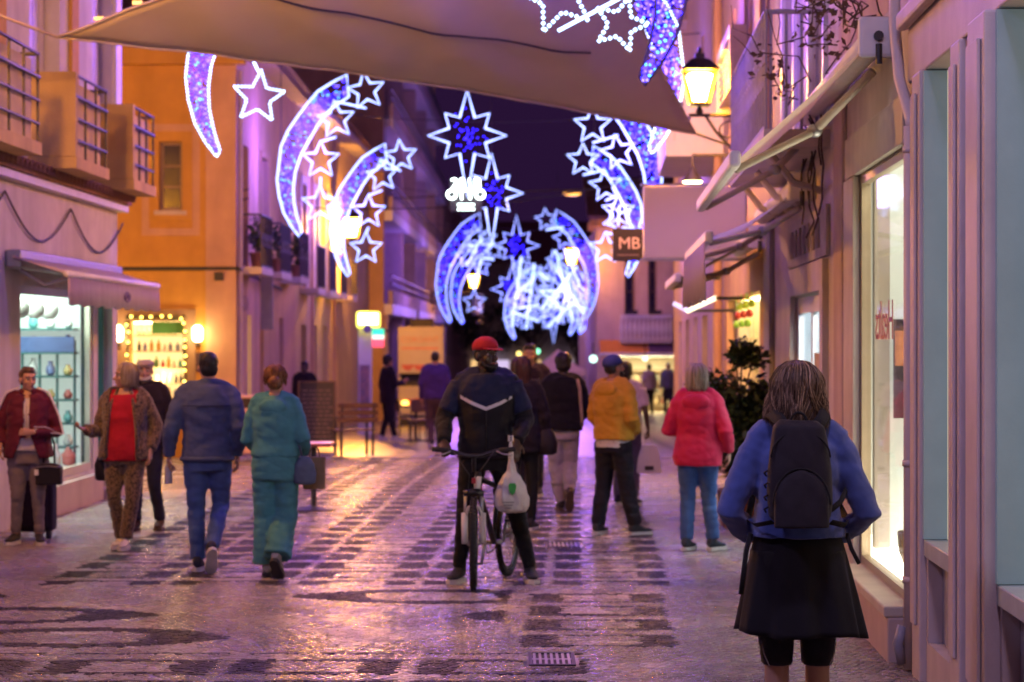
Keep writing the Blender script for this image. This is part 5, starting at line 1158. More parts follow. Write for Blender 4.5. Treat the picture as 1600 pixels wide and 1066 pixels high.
# ================================================================== PEOPLE
TMPS = bpy.data.scenes.new("workshop"); TVL = TMPS.view_layers[0]
def remesh(mb, voxel, smooth=2, amp=0, fr=(9,9,20), seed=0, fold=None):
    """one continuous skin over overlapping tubes"""
    me = to_mesh(mb, 'tmp'); o = bpy.data.objects.new('tmp', me); TMPS.collection.objects.link(o)
    r = o.modifiers.new('r', 'REMESH'); r.mode = 'VOXEL'; r.voxel_size = voxel
    if smooth: s = o.modifiers.new('s', 'SMOOTH'); s.factor = .5; s.iterations = smooth
    TVL.update(); dg = TVL.depsgraph
    out = bpy.data.meshes.new_from_object(o.evaluated_get(dg)); bpy.data.objects.remove(o); bpy.data.meshes.remove(me)
    if amp:
        nv = len(out.vertices); co = np.empty(nv*3); no = np.empty(nv*3)
        out.vertices.foreach_get('co', co); out.vertices.foreach_get('normal', no); co = co.reshape(-1,3); no = no.reshape(-1,3)
        off = seed*3.17
        d = np.array([noise.noise((p[0]*fr[0]+off, p[1]*fr[1], p[2]*fr[2]+off))+.5*noise.noise((p[0]*fr[0]*2.3, p[1]*fr[1]*2.3+off, p[2]*fr[2]*2.1)) for p in co])
        cr_ = np.array([noise.noise((p[0]*fr[0]*.7+off*2, p[1]*fr[1]*.7, p[2]*fr[2]*.55+p[0]*6)) for p in co])
        d = np.where(d > 0, d*.6, d)-.40*np.maximum(0, 1-np.abs(cr_)*5)
        co += no*(d*amp)[:, None]; out.vertices.foreach_set('co', co.reshape(-1)); out.update()
    out.shade_smooth(); return out
def join_meshes(ms, name):
    bm = bmesh.new()
    for m in ms: bm.from_mesh(m)
    me = bpy.data.meshes.new(name); bm.to_mesh(me); bm.free(); me.shade_smooth()
    for m in ms: bpy.data.meshes.remove(m)
    return me
V = Vector
PROF = {'m': [(.80,.155,.112),(.90,.165,.12),(1.0,.162,.118),(1.10,.150,.112),(1.25,.168,.12),(1.36,.182,.118),(1.43,.165,.10),(1.49,.10,.08),(1.53,.062,.064)],
        'f': [(.80,.165,.118),(.90,.182,.13),(1.0,.172,.122),(1.10,.148,.108),(1.25,.158,.128),(1.36,.163,.116),(1.43,.148,.096),(1.49,.09,.075),(1.53,.056,.06)]}
def prof(sex, z):
    P_ = PROF[sex]
    z = max(P_[0][0], min(P_[-1][0], z))
    for a, b in zip(P_, P_[1:]):
        if a[0] <= z <= b[0]:
            t = (z-a[0])/(b[0]-a[0]); return a[1]+(b[1]-a[1])*t, a[2]+(b[2]-a[2])*t
def torso(mb, sex, z0, z1, m=0, w=1.0, belly=0, flare=0, n=9, lean=0, seg=22):
    rs = []
    for i in range(n+1):
        z = z0+(z1-z0)*i/n; rx, ry = prof(sex, z); rx = rx*w+m; ry = ry*w+m
        bl = belly*math.exp(-((z-1.05)/.14)**2); f = flare*max(0, 1-i/n*2.2)
        rs.append([V(((rx+f)*math.copysign(abs(math.cos(a))**.85, math.cos(a)), (ry+f)*math.copysign(abs(math.sin(a))**.85, math.sin(a))+bl*(1 if math.sin(a) > 0 else .25)*abs(math.sin(a))+lean*(z-.9), z)) for a in [2*PI*k/seg for k in range(seg)]])
    mb.rings(rs)
def hand(mb, wr, d, nrm, side, k=1.0, curl=.5):
    """palm, four fingers and a thumb; d = finger direction, nrm = palm direction"""
    d = V(d).normalized(); nrm = V(nrm); nrm = (nrm-d*nrm.dot(d)).normalized(); s = d.cross(nrm)*side; wr = V(wr)
    rs = []
    for t, hw, ht in ((-.03,.026,.02),(.0,.028,.019),(.03,.036,.017),(.07,.041,.015),(.092,.038,.012)):
        rs.append([wr+(d*t+s*hw*math.cos(a)+nrm*ht*math.sin(a))*k for a in [2*PI*q/12 for q in range(12)]])
    mb.rings(rs)
    for q, L in enumerate((.068,.078,.074,.058)):
        b = wr+(d*.085+s*(-.028+.019*q))*k; p = [b]
        ang = curl*(1+.12*q); dd = d
        for j, f in enumerate((.45,.32,.23)):
            dd = (d*math.cos(ang*(j+.6))+nrm*math.sin(ang*(j+.6))).normalized(); p.append(p[-1]+dd*L*f*k)
        mb.tube(p, [.0092*k,.009*k,.0082*k,.007*k], 7)
    b = wr+(d*.025-s*.03)*k
    p1 = b+(d*.5-s*.75+nrm*.35).normalized()*.038*k; p2 = p1+(d*.85-s*.25+nrm*.5).normalized()*.032*k
    mb.tube([wr+(d*.01-s*.015)*k, b, p1, p2], [.013*k,.013*k,.0105*k,.008*k], 7)
def head_parts(mb, sex):
    mb.ell((0,-.012,.03), (.073,.094,.088)); mb.ell((0,.018,-.038), (.056,.066,.072)); mb.ell((0,.058,-.092), (.026,.022,.02))
    mb.ell((0,-.005,-.065), (.05,.06,.045))
    mb.tube([(0,.084,.008),(0,.096,-.014),(0,.108,-.034),(0,.090,-.044)], [.008,.010,.015,.010], 8)
    mb.ell((0,.072,.024), (.052,.018,.013)); mb.ell((0,.079,-.066), (.023,.012,.010))
    for s in (-1,1): mb.ell((s*.034,.056,-.03), (.024,.026,.024)); mb.ell((s*.075,-.006,-.012), (.010,.020,.031))
    mb.tube([(0,-.018,-.05),(0,-.026,-.12),(0,-.03,-.20)], [.055,.052,.060] if sex == 'm' else [.049,.046,.054], 14)
HAIRC = {}
def hair_mat(name, cols):
    if name in MATS: return MATS[name]
    m = bpy.data.materials.new(name); m.use_nodes = True; MATS[name] = m; n = m.node_tree.nodes; l = m.node_tree.links; b = n['Principled BSDF']
    a = n.new('ShaderNodeAttribute'); a.attribute_name = 'strand'; rp = n.new('ShaderNodeValToRGB'); rp.color_ramp.elements[0].color = (*cols[0],1); rp.color_ramp.elements[1].color = (*cols[-1],1)
    for i, c in enumerate(cols[1:-1]):
        e = rp.color_ramp.elements.new((i+1)/(len(cols)-1)); e.color = (*c,1)
    l.new(a.outputs['Fac'], rp.inputs[0]); l.new(rp.outputs[0], b.inputs['Base Color']); b.inputs['Roughness'].default_value = .45; b.inputs['Specular IOR Level'].default_value = .4
    tc = n.new('ShaderNodeTexCoord'); nz = n.new('ShaderNodeTexNoise'); nz.inputs['Scale'].default_value = 180; l.new(tc.outputs['Object'], nz.inputs[0])
    bp = n.new('ShaderNodeBump'); bp.inputs['Strength'].default_value = .3; bp.inputs['Distance'].default_value = .005; l.new(nz.outputs[0], bp.inputs['Height']); l.new(bp.outputs[0], b.inputs['Normal'])
    return m
def strands(n, zend, wave=.006, rad=.005, face=.75, spread=1.0, taper=.8, seed=1, vol=1.0, zj=.03, front=None, curl=0):
    """locks that start at the crown, follow the skull and fall; returns mesh verts with a per-lock value"""
    rng = random.Random(seed); mb = MB(); val = []
    for k in range(n):
        az = rng.uniform(face, 2*PI-face)          # 0 = front
        th0 = rng.uniform(.05, .9); L = rng.uniform(.9, 1.0); ph = az*5+th0*2+rng.gauss(0,.5); jit = rng.gauss(0, .006)
        lim = PI*.5; pts = []; rr = []
        ze = zend+rng.uniform(-zj, zj)
        ext = rng.uniform(.98, 1.08)*vol
        m = 11
        for i in range(m):
            t = i/(m-1)
            zc = .03; top = .092*ext; z0 = zc+top*math.cos(th0)
            z = z0+(ze-z0)*t
            if z > zc-.01: q = math.sqrt(max(0, 1-((z-zc)/(top+.002))**2)); rx, ry = .080*ext*q, .102*ext*q
            else: f = (zc-z)/.2; rx, ry = .080*ext*(1+.10*spread*f), .102*ext*(1-.14*f)
            wv = wave*math.sin(ph+t*9+az*3)*t; w2 = wave*math.cos(ph*1.7+t*8)*t
            a2 = az+jit*4*t+curl*t*math.sin(ph)
            pts.append(V(((rx+wv+jit)*math.sin(a2), (ry+w2+jit)*math.cos(a2)-.014, z)))
            rr.append(rad*(1-.75*t**3)*(.6 if i == 0 else 1))
        b = len(mb.v); mb.tube(pts, rr, 4, flat=.55); val += [rng.random()]*(len(mb.v)-b)
    return mb, val
def add_strand_attr(me, val):
    at = me.attributes.new('strand', 'FLOAT', 'POINT'); at.data.foreach_set('value', val)
def head_matrix(J, yaw, pitch, roll=0): return Matrix.Translation(V(J)) @ Matrix.Rotation(yaw, 4, 'Z') @ Matrix.Rotation(pitch, 4, 'X') @ Matrix.Rotation(roll, 4, 'Y')
SK_L = mat('skin_light', (.46,.26,.18), .5, .12, 14, .12, 90); SK_T = mat('skin_tan', (.34,.18,.11), .5, .12, 14, .12, 90); SK_D = mat('skin_dark', (.065,.038,.026), .45, .15, 14, .12, 90)
M_EYEW = mat('eye_white', (.55,.52,.50), .2); M_EYED = mat('eye_dark', (.02,.014,.01), .15); M_LIP = mat('lip', (.30,.10,.09), .45); M_SOLE = mat('white_sole', (.62,.60,.58), .6); M_SHOE = fabric('dark_shoe', (.025,.024,.028), .7)
class Fig:
    """a clothed figure, 1.75 m tall before scaling, facing +Y, +X is its right-hand side"""
    def __init__(s, label, px, Y, H, face, sex='m', w=1.0, skin=None, arms=None, legs=None, belly=0, head=(0,0,0), vox=.013, lean=0, detail=True, headlift=0, group=None, cat='person'):
        s.loc = V(((px-800)/FPX*Y, Y, gz(Y)+.010)); s.k = H/1.75; s.sex = sex; s.w = w; s.belly = belly; s.vox = vox; s.lean = lean; s.detail = detail
        s.t = thing('person', label, cat, s.loc, R(face), group, True); s.t.scale = (s.k,)*3
        s.skin = skin or SK_L
        A = {'el': (.235,-.035,1.14), 'wr': (.245,.04,.90), 'hd': (0,.15,-1), 'hn': (-1,0,0), 'curl': .45}
        s.A = {1: {**A}, -1: {k_: (tuple([-v[0], v[1], v[2]]) if isinstance(v, tuple) else v) for k_, v in A.items()}}
        for side, d in (arms or {}).items():
            s.A[side].update(d)
        Lg = {'kn': (.095,.025,.49), 'an': (.10,-.02,.09), 'toe': (.12,1,0), 'pitch': 0}
        s.L = {1: {**Lg}, -1: {k_: (tuple([-v[0], v[1], v[2]]) if isinstance(v, tuple) else v) for k_, v in Lg.items()}}
        for side, d in (legs or {}).items(): s.L[side].update(d)
        s.sh = {sd: V((sd*(.175 if sex == 'm' else .155)*w, lean*.53, 1.425)) for sd in (1,-1)}
        s.hip = {sd: V((sd*.088*w, 0, .90)) for sd in (1,-1)}
        s.HM = head_matrix((0, .018+lean*.72, 1.632+headlift), R(head[0]), R(head[1]), R(head[2]))
    def body(s, hands=(1,-1), lower=True):
        b = MB(); torso(b, s.sex, .84, 1.53, -.012, s.w, 0, 0, 9, s.lean)
        for sd in (1,-1):
            a = s.A[sd]; b.tube([s.sh[sd], V(a['el']), V(a['wr'])], [.05,.037,.026], 10)
            l = s.L[sd]; b.tube([s.hip[sd], s.hip[sd].lerp(V(l['kn']), .5), V(l['kn']), V(l['kn']).lerp(V(l['an']), .35)+V((0,-.012,0)), V(l['an'])], [.082*s.w,.074*s.w,.053,.055,.036], 12)
        ms = [remesh(b, .022 if not lower else .016, 2)]
        hm = MB()
        for sd in hands: hand(hm, s.A[sd]['wr'], s.A[sd]['hd'], s.A[sd]['hn'], sd, 1.0, s.A[sd]['curl'])
        if hands: ms.append(remesh(hm, .0055 if s.detail else .009, 1))
        h = MB(); head_parts(h, s.sex); hmesh = remesh(h, .006 if s.detail else .009, 3); hmesh.transform(s.HM); ms.append(hmesh)
        me = join_meshes(ms, 'body'); o = link('body', me, s.skin, s.t)
        if s.detail:
            for nm, mb, m in (('eye_white', MB().ell((-.030,.070,.002),(.013,.012,.009),10,7).ell((.030,.070,.002),(.013,.012,.009),10,7), M_EYEW), ('iris', MB().ell((-.030,.079,.002),(.007,.005,.007),8,6).ell((.030,.079,.002),(.007,.005,.007),8,6), M_EYED),
                              ('eyebrow', MB().tube([(-.05,.075,.026),(-.03,.088,.030),(-.012,.088,.025)],.0045,5).tube([(.05,.075,.026),(.03,.088,.030),(.012,.088,.025)],.0045,5), M_EYED), ('lips', MB().tube([(-.022,.083,-.066),(0,.0925,-.064),(.022,.083,-.066)],[.002,.0055,.002],6), M_LIP)):
                for q in mb.v: pass
                me = to_mesh(mb, nm, None, True); me.transform(s.HM); link(nm, me, m, o)
        return o
    def top(s, name, m, hem=.93, marg=.02, cuff=1.0, flare=.008, amp=.008, arm_r=(.066,.056,.046), seed=1, z1=1.50, neck=None, w=None, sleeves=(1,-1), sh=1.0):
        b = MB(); torso(b, s.sex, hem, z1, marg, w or s.w, s.belly, flare, 12, s.lean)
        for sd in (1,-1):
            b.tube([V((sd*.04, s.lean*.58, 1.475)), V((sd*.12*s.w, s.lean*.56, 1.465)), s.sh[sd]], [(.06+marg*.5)*sh,(.058+marg*.5)*sh,(.060+marg*.4)*sh], 12)
        for sd in sleeves:
            a = s.A[sd]; E, Wr = V(a['el']), V(a['wr']); end = E.lerp(Wr, cuff) if cuff > 0 else s.sh[sd].lerp(E, 1+cuff)
            if cuff > 0: b.tube([s.sh[sd]+V((-sd*.025,0,.045)), s.sh[sd]+V((-sd*.008,0,.018)), s.sh[sd].lerp(E,.12), s.sh[sd].lerp(E,.5), E, E.lerp(end,.5), end], [arm_r[0]*.45,arm_r[0]*.80,arm_r[0]*.98,arm_r[0]*.95,arm_r[1],arm_r[1]*.94,arm_r[2]], 14)
            else: b.tube([s.sh[sd], end], [arm_r[0],arm_r[0]], 14)
        if neck: b.tube([V((0,-.005+s.lean*.6,1.46)), V((0,.0+s.lean*.62,1.46+neck))], [.085,.074], 14)
        o = link(name, remesh(b, s.vox, 2, amp, (7,7,15), seed), m, s.t); return o
    def trousers(s, name, m, rad=(.098,.085,.066,.060,.052), waist=.98, end=1.0, amp=.010, seed=2, marg=.012, w=None):
        b = MB(); w = w or s.w; torso(b, s.sex, .80, waist, marg, w, 0, 0, 6, s.lean*.1)
        for sd in (1,-1):
            l = s.L[sd]; K, An = V(l['kn']), V(l['an']); e = K.lerp(An, end)
            b.tube([s.hip[sd]+V((0,0,.0)), s.hip[sd].lerp(K,.45), K, K.lerp(e,.45)+V((0,-.012,0)), e], [r*w if i < 2 else r for i, r in enumerate(rad)], 14)
        return link(name, remesh(b, s.vox, 2, amp, (6,6,22), seed), m, s.t)
    def shoes(s, m=None, sole=None, size=1.0):
        m = m or M_SHOE
        for sd in (1,-1):
            l = s.L[sd]; an = V(l['an']); f = V(l['toe']); f.z = 0; f.normalize(); sde = f.cross(V((0,0,1)))
            M = Matrix(((sde.x, f.x, 0, 0), (sde.y, f.y, 0, 0), (0, 0, 1, 0), (0,0,0,1)))
            Mx = Matrix.Translation(an) @ M @ Matrix.Rotation(R(l['pitch']), 4, 'X') @ Matrix.Scale(size, 4)
            u = MB(); prof_ = ((-.075,.028,-.045,.0),(-.06,.036,-.06,.035),(-.02,.038,-.065,.045),(.03,.040,-.065,.022),(.09,.046,-.065,-.008),(.14,.046,-.065,-.022),(.18,.036,-.06,-.032),(.20,.016,-.05,-.042))
            u.rings([[V((hw*math.cos(a), y, (z0+z1)/2+(z1-z0)/2*math.sin(a))) for a in [2*PI*q/14 for q in range(14)]] for y, hw, z0, z1 in prof_])
            u.tube([(0,-.02,-.03),(0,-.015,.04)], [.042,.044], 12)
            me = remesh(u, .009, 2); me.transform(Mx); sh = link('shoe', me, m, s.t)
            so = MB(); so.rings([[V((hw*math.cos(a)*1.08, y, z)) for hw, y in [(0,0)] for a in [0]] for z in ()]) if False else None
            out = [(-.030,-.07),(-.042,-.03),(-.040,.03),(-.050,.09),(-.050,.14),(-.036,.185),(0,.208),(.036,.185),(.050,.14),(.050,.09),(.040,.03),(.042,-.03),(.030,-.07),(0,-.085)]
            so = MB().prism([V((x, y, -.088)) for x, y in out], (0,0,.03)); me = to_mesh(so, 'sole'); me.transform(Mx); link('sole', me, sole or M_SOLE, sh)
    def hair_cap(s, m, kind='short', seed=1, amp=.006):
        b = MB()
        if kind == 'short': b.ell((0,-.024,.046),(.082,.096,.087)); b.ell((0,-.05,-.01),(.076,.062,.07)); b.ell((0,.028,.088),(.064,.062,.042))
        elif kind == 'bob': b.ell((0,-.022,.042),(.088,.102,.09)); b.ell((0,-.04,-.04),(.088,.085,.08)); b.ell((.062,.01,-.04),(.028,.045,.075)); b.ell((-.062,.01,-.04),(.028,.045,.075))
        elif kind == 'buzz': b.ell((0,-.018,.04),(.077,.094,.083)); b.ell((0,-.045,0),(.072,.062,.06))
        elif kind == 'bun': b.ell((0,-.022,.042),(.083,.098,.086)); b.ell((0,-.05,-.02),(.074,.066,.07)); b.ell((0,-.115,-.02),(.05,.045,.055))
        elif kind == 'afro': b.ell((0,-.025,.05),(.10,.112,.10)); b.ell((0,-.05,-.01),(.09,.08,.08))
        me = remesh(b, .009, 2, amp, (28,28,14), seed); me.transform(s.HM)
        add_strand_attr(me, [abs(noise.noise((v.co.x*60, v.co.y*60, v.co.z*25)))*1.6 for v in me.vertices])
        return link('hair', me, m, s.t)
    def hair_strands(s, m, name='hair', **k):
        mb, val = strands(**k); me = to_mesh(mb, name, None, True, False); me.transform(s.HM); add_strand_attr(me, val); return link(name, me, m, s.t)
    def add(s, name, mb, m, parent=None, smooth=True, headspace=False, bevel=0):
        me = to_mesh(mb, name, None, smooth)
        if headspace: me.transform(s.HM)
        o = link(name, me, m, parent or s.t)
        if bevel: bev(o, bevel)
        return o
    def cap(s, m, visor=True):
        b = MB(); b.rings([[V((rx*math.cos(a), ry*math.sin(a)-.014, z)) for a in [2*PI*q/20 for q in range(20)]] for z, rx, ry in ((.035,.088,.106),(.06,.089,.107),(.09,.082,.098),(.115,.062,.074),(.132,.03,.036),(.135,.004,.004))])
        o = s.add('cap', b, m, None, True, True)
        if visor:
            v = MB(); pts = []
            for a in [PI*q/12 for q in range(13)]: pts.append((a,))
            up = [V((.075*math.cos(a), .06+.11*math.sin(a), .043-.018*math.sin(a))) for (a,) in pts]
            v.prism(up, (0,0,.006)); s.add('visor', v, m, o, False, True)
        return o
    def hood(s, m, z=1.47, sc=1.0):
        b = MB(); b.tube([V((.105*math.sin(a)*sc, .02-.115*math.cos(a)*sc*.9+s.lean*.6, z+.012-.03*math.cos(a))) for a in [2*PI*q/16 for q in range(16)]], [.036+.014*max(0,math.cos(2*PI*q/16)) for q in range(16)], 10, True)
        b.ell((0,-.115*sc+s.lean*.6,z-.055), (.135*sc,.05*sc,.085*sc)); b.ell((0,-.11*sc+s.lean*.6,z-.11), (.075*sc,.04*sc,.075*sc)); b.ell((0,-.06+s.lean*.6,z-.01),(.10*sc,.07,.05))
        return link('hood', remesh(b, .011, 3, .006, (12,12,18), 5), m, s.t)
    def at(s, p): return s.t.matrix_world @ V(p)

HB = hair_mat('hair_brown', [(.012,.008,.006),(.03,.017,.010),(.05,.028,.016),(.09,.052,.03)])
HHL = hair_mat('hair_highlighted', [(.04,.022,.013),(.07,.04,.023),(.12,.07,.04),(.22,.135,.08),(.55,.37,.22)])
HBL = hair_mat('hair_blonde', [(.22,.14,.07),(.34,.24,.13),(.46,.36,.22)])
HGR = hair_mat('hair_greyblond', [(.20,.13,.07),(.34,.27,.20),(.46,.40,.33)])
HRD = hair_mat('hair_auburn', [(.10,.035,.012),(.20,.08,.03),(.32,.14,.05)])
HBK = hair_mat('hair_black', [(.008,.007,.007),(.014,.011,.010),(.022,.018,.016)])

# ---- woman with the backpack, nearest and sharpest
def backpack_woman():
    f = Fig('woman from behind with a black backpack, blue fleece and black skirt', 1246, 9.5, 1.735, -2, 'f', 1.08, SK_L,
            {1: {'el': (.29,-.05,1.135), 'wr': (.19,.13,1.03), 'hd': (-1,.35,-.1), 'hn': (0,-1,0), 'curl': .7}, -1: {'el': (-.29,-.05,1.135), 'wr': (-.19,.13,1.03), 'hd': (1,.35,-.1), 'hn': (0,-1,0), 'curl': .7}},
            {1: {'kn': (.085,.03,.49), 'an': (.09,.0,.09)}, -1: {'kn': (-.085,.02,.49), 'an': (-.09,-.04,.09)}}, 0, (-6,-4,2), .0095)
    f.body(); fl = fabric('blue_fleece', (.065,.105,.34), .95, .22, 14, .5, 420, sheen=.5)
    f.top('fleece', fl, 1.035, .020, .97, .024, .009, (.068,.060,.048), 3, 1.49, .07, 1.0)
    lg = f.trousers('leggings', fabric('black_lycra', (.012,.012,.014), .6, .2), (.095,.083,.066,.064,.062), .98, -.06, .003, 4)
    for sd in (1,-1): f.add('reflective_line', MB().tube([V((sd*.155,-.045,.60)), V((sd*.147,-.075,.55)), V((sd*.125,-.092,.50))], .0025, 5), mat('reflective', (.5,.5,.5), .3), lg)
    # skirt with soft folds
    n = 96; rs = []
    for i in range(19):
        t = i/18; z = 1.065-t*.43
        rx = .168+.098*t**.75; ry = .125+.09*t**.75; ring = []
        for q in range(n):
            a = 2*PI*q/n; fo = (.016*math.sin(7*a+1.1+.5*math.sin(2*a))+.009*math.sin(13*a+2.3))*t**1.3
            ring.append(V(((rx+fo)*math.cos(a)+.012*t, (ry+fo)*math.sin(a)-.012*t, z-.010*math.sin(3*a+1)*t-.02*max(0, math.cos(a))*t)))
        rs.append(ring)
    sk = f.add('skirt', MB().rings(rs, False), fabric('black_jersey', (.010,.009,.012), .8, .25, 10, .3, 300)); s_ = sk.modifiers.new('thick', 'SOLIDIFY'); s_.thickness = .004
    f.hair_cap(hair_mat('hair_dark_core', [(.03,.017,.010),(.06,.034,.02),(.09,.053,.032)]), 'bob', 2, .006)
    f.hair_strands(HHL, n=4200, zend=-.128, wave=.027, rad=.0017, face=.45, spread=2.4, seed=11, vol=1.14, zj=.04, curl=.22)
    f.shoes(M_SHOE)
    # backpack
    bp = fabric('black_nylon', (.016,.012,.017), .6, .25, 20, .35, 350, sheen=.1); bp2 = fabric('black_webbing', (.012,.011,.012), .7, .2, 30, .5, 500)
    rs = []
    for t in [q/16 for q in range(17)]:
        z = 1.105+.425*t; w = .143*(1-.30*t**2.2)*(1-.16*(1-t)**4); d = .085*(1-.35*t**2)
        if t in (0, 1): w *= .8; d *= .6
        cy_ = -.175-d*.75+.015*t; sq = lambda v, e: math.copysign(abs(v)**e, v)
        rs.append([V((w*sq(math.cos(a),.55)-.012, cy_+d*sq(math.sin(a),.6), z)) for a in [2*PI*q/36 for q in range(36)]])
    b = MB().rings(rs); me = remesh(b, .009, 3, .005, (9,9,9), 8); pk = link('backpack', me, bp, f.t)
    rs = []
    for t in [q/12 for q in range(13)]:
        z = 1.095+.235*t; w = .112*math.sqrt(max(.02, 1-max(0,(t-.45)/.55)**2.2)); d = .038*(1-.5*t**3)
        rs.append([V((w*math.copysign(abs(math.cos(a))**.6, math.cos(a))-.012, -.318+.03*t-d*.2+d*math.copysign(abs(math.sin(a))**.7, math.sin(a)), z)) for a in [2*PI*q/28 for q in range(28)]])
    me = remesh(MB().rings(rs), .007, 2, .004, (11,11,11), 9); link('pocket', me, bp, pk)
    f.add('zip', MB().tube([V((-.012+.116*math.cos(a), -.333+.03*math.sin(a)*.9, 1.19+.145*math.sin(a))) for a in [PI*q/20 for q in range(21)]], .0042, 6), bp2, pk)
    f.add('seam', MB().tube([V((-.012+.120*math.cos(a), -.286+.022*math.sin(a), 1.38+.105*math.sin(a))) for a in [PI*q/20 for q in range(21)]], .004, 6), bp2, pk)
    f.add('grab_loop', MB().tube([V((-.012+.035*math.cos(a), -.185, 1.515+.045*math.sin(a))) for a in [PI*q/10 for q in range(11)]], .006, 6), bp2, pk)
    for sd in (1,-1):
        f.add('strap', MB().tube([V((sd*.055-.01,-.20,1.49)), V((sd*.085,-.15,1.525)), V((sd*.11,-.07,1.555)), V((sd*.12,.03,1.54)), V((sd*.13,.13,1.42)), V((sd*.15,.17,1.25)), V((sd*.19,.11,1.15)), V((sd*.21,.0,1.10)), V((sd*.185,-.13,1.09)), V((sd*.12,-.21,1.11))], [.024,.028,.032,.032,.03,.026,.016,.014,.014,.014], 8, flat=.3, up=(1,0,0) if False else None), bp2, pk)
    f.add('loose_strap', MB().tube([V((-.20,-.06,1.05)), V((-.222,-.10,.98)), V((-.232,-.11,.90)), V((-.245,-.11,.80))], .011, 6, flat=.3), bp2, pk)
    f.add('loose_strap', MB().tube([V((.20,-.05,1.05)), V((.215,-.10,.99)), V((.245,-.12,.93))], .009, 6, flat=.3), bp2, pk)
    f.add('side_strap', MB().tube([V((.12,-.20,1.16)), V((.165,-.15,1.19)), V((.20,-.06,1.24))], .012, 6, flat=.35), bp2, pk)
    for q in range(4): f.add('compression_cord', MB().tube([V((-.148,-.20-.02*(q%2),1.15+.05*q)), V((-.158,-.245,1.165+.05*q)), V((-.145,-.27,1.175+.05*q))], .004, 5), bp2, pk)
backpack_woman()

# ---- woman in the red jacket
def red_woman():
    f = Fig('blonde woman from behind in a bright red hooded jacket and jeans', 1090, 20.0, 1.63, -12, 'f', 1.05, SK_L,
            {1: {'el': (.27,-.06,1.13), 'wr': (.29,.06,.93)}, -1: {'el': (-.275,.0,1.12), 'wr': (-.20,.16,1.14), 'hd': (.5,.8,.3)}},
            {1: {'kn': (.10,.06,.49), 'an': (.145,.02,.09), 'toe': (.5,1,0)}, -1: {'an': (-.10,-.03,.09), 'toe': (.25,1,0)}}, .02, (-10,0,0))
    f.body(); rj = fabric('red_shell', (.50,.012,.06), .6, .18, 8, .2, 120, sheen=.1)
    f.top('jacket', rj, .80, .034, .98, .02, .010, (.084,.074,.054), 5, 1.50, .05, 1.05); f.hood(rj, 1.455, 1.05)
    f.trousers('jeans', fabric('blue_denim', (.05,.11,.30), .9, .3, 6, .4, 300), (.104,.094,.076,.072,.068), .95, .97, .011, 6)
    f.shoes(fabric('navy_trainer', (.03,.04,.06), .6), M_SOLE)
    f.hair_cap(HGR, 'bob', 4); f.hair_strands(HGR, n=420, zend=-.115, wave=.005, rad=.0055, face=.9, spread=1.2, seed=5, vol=1.1, zj=.02)
red_woman()

# ---- denim man
def denim_man():
    f = Fig('man from behind in a dark denim jacket and jeans holding a small bottle', 324, 18.2, 1.745, 4, 'm', 1.06, SK_L,
            {-1: {'el': (-.285,-.05,1.15), 'wr': (-.305,.03,.92), 'curl': 1.0}, 1: {'el': (.26,-.08,1.15), 'wr': (.24,.06,.93)}},
            {-1: {'kn': (-.09,.03,.49), 'an': (-.075,.0,.09), 'toe': (.05,1,0)}, 1: {'kn': (.105,.10,.52), 'an': (.045,-.22,.20), 'toe': (-.15,1,0), 'pitch': -48}}, .02, (18,0,0))
    f.body(); dj = fabric('dark_denim', (.085,.11,.23), .9, .3, 7, .4, 300)
    j = f.top('jacket', dj, .90, .032, .97, .004, .013, (.082,.070,.05), 7, 1.49, .085, 1.07)
    f.add('hem_band', MB().tube([V(((.205)*math.cos(a), .165*math.sin(a)-.005, .905)) for a in [2*PI*q/40 for q in range(40)]], .018, 8, True, 1.0), dj, j)
    f.add('yoke_seam', MB().tube([V((-.19,-.145,1.33)), V((-.1,-.172,1.33)), V((0,-.176,1.325)), V((.1,-.172,1.33)), V((.19,-.145,1.33))], .004, 5), fabric('seam_denim', (.03,.04,.10)), j)
    f.trousers('jeans', fabric('mid_denim', (.075,.13,.32), .9, .35, 5, .4, 300), (.102,.09,.072,.068,.062), .97, .98, .011, 8)
    f.shoes(fabric('navy_shoe', (.03,.035,.06), .7), M_SOLE); f.hair_cap(HBK, 'short', 3)
    f.add('bottle', MB().lathe((-.315,.06,.70), [(.028,0),(.032,.02),(.032,.13),(.014,.165),(.014,.18),(.018,.18),(.018,.20)], 12), mat('clear_plastic', (.50,.50,.62), .15, .1, 5, trans=.4))
denim_man()

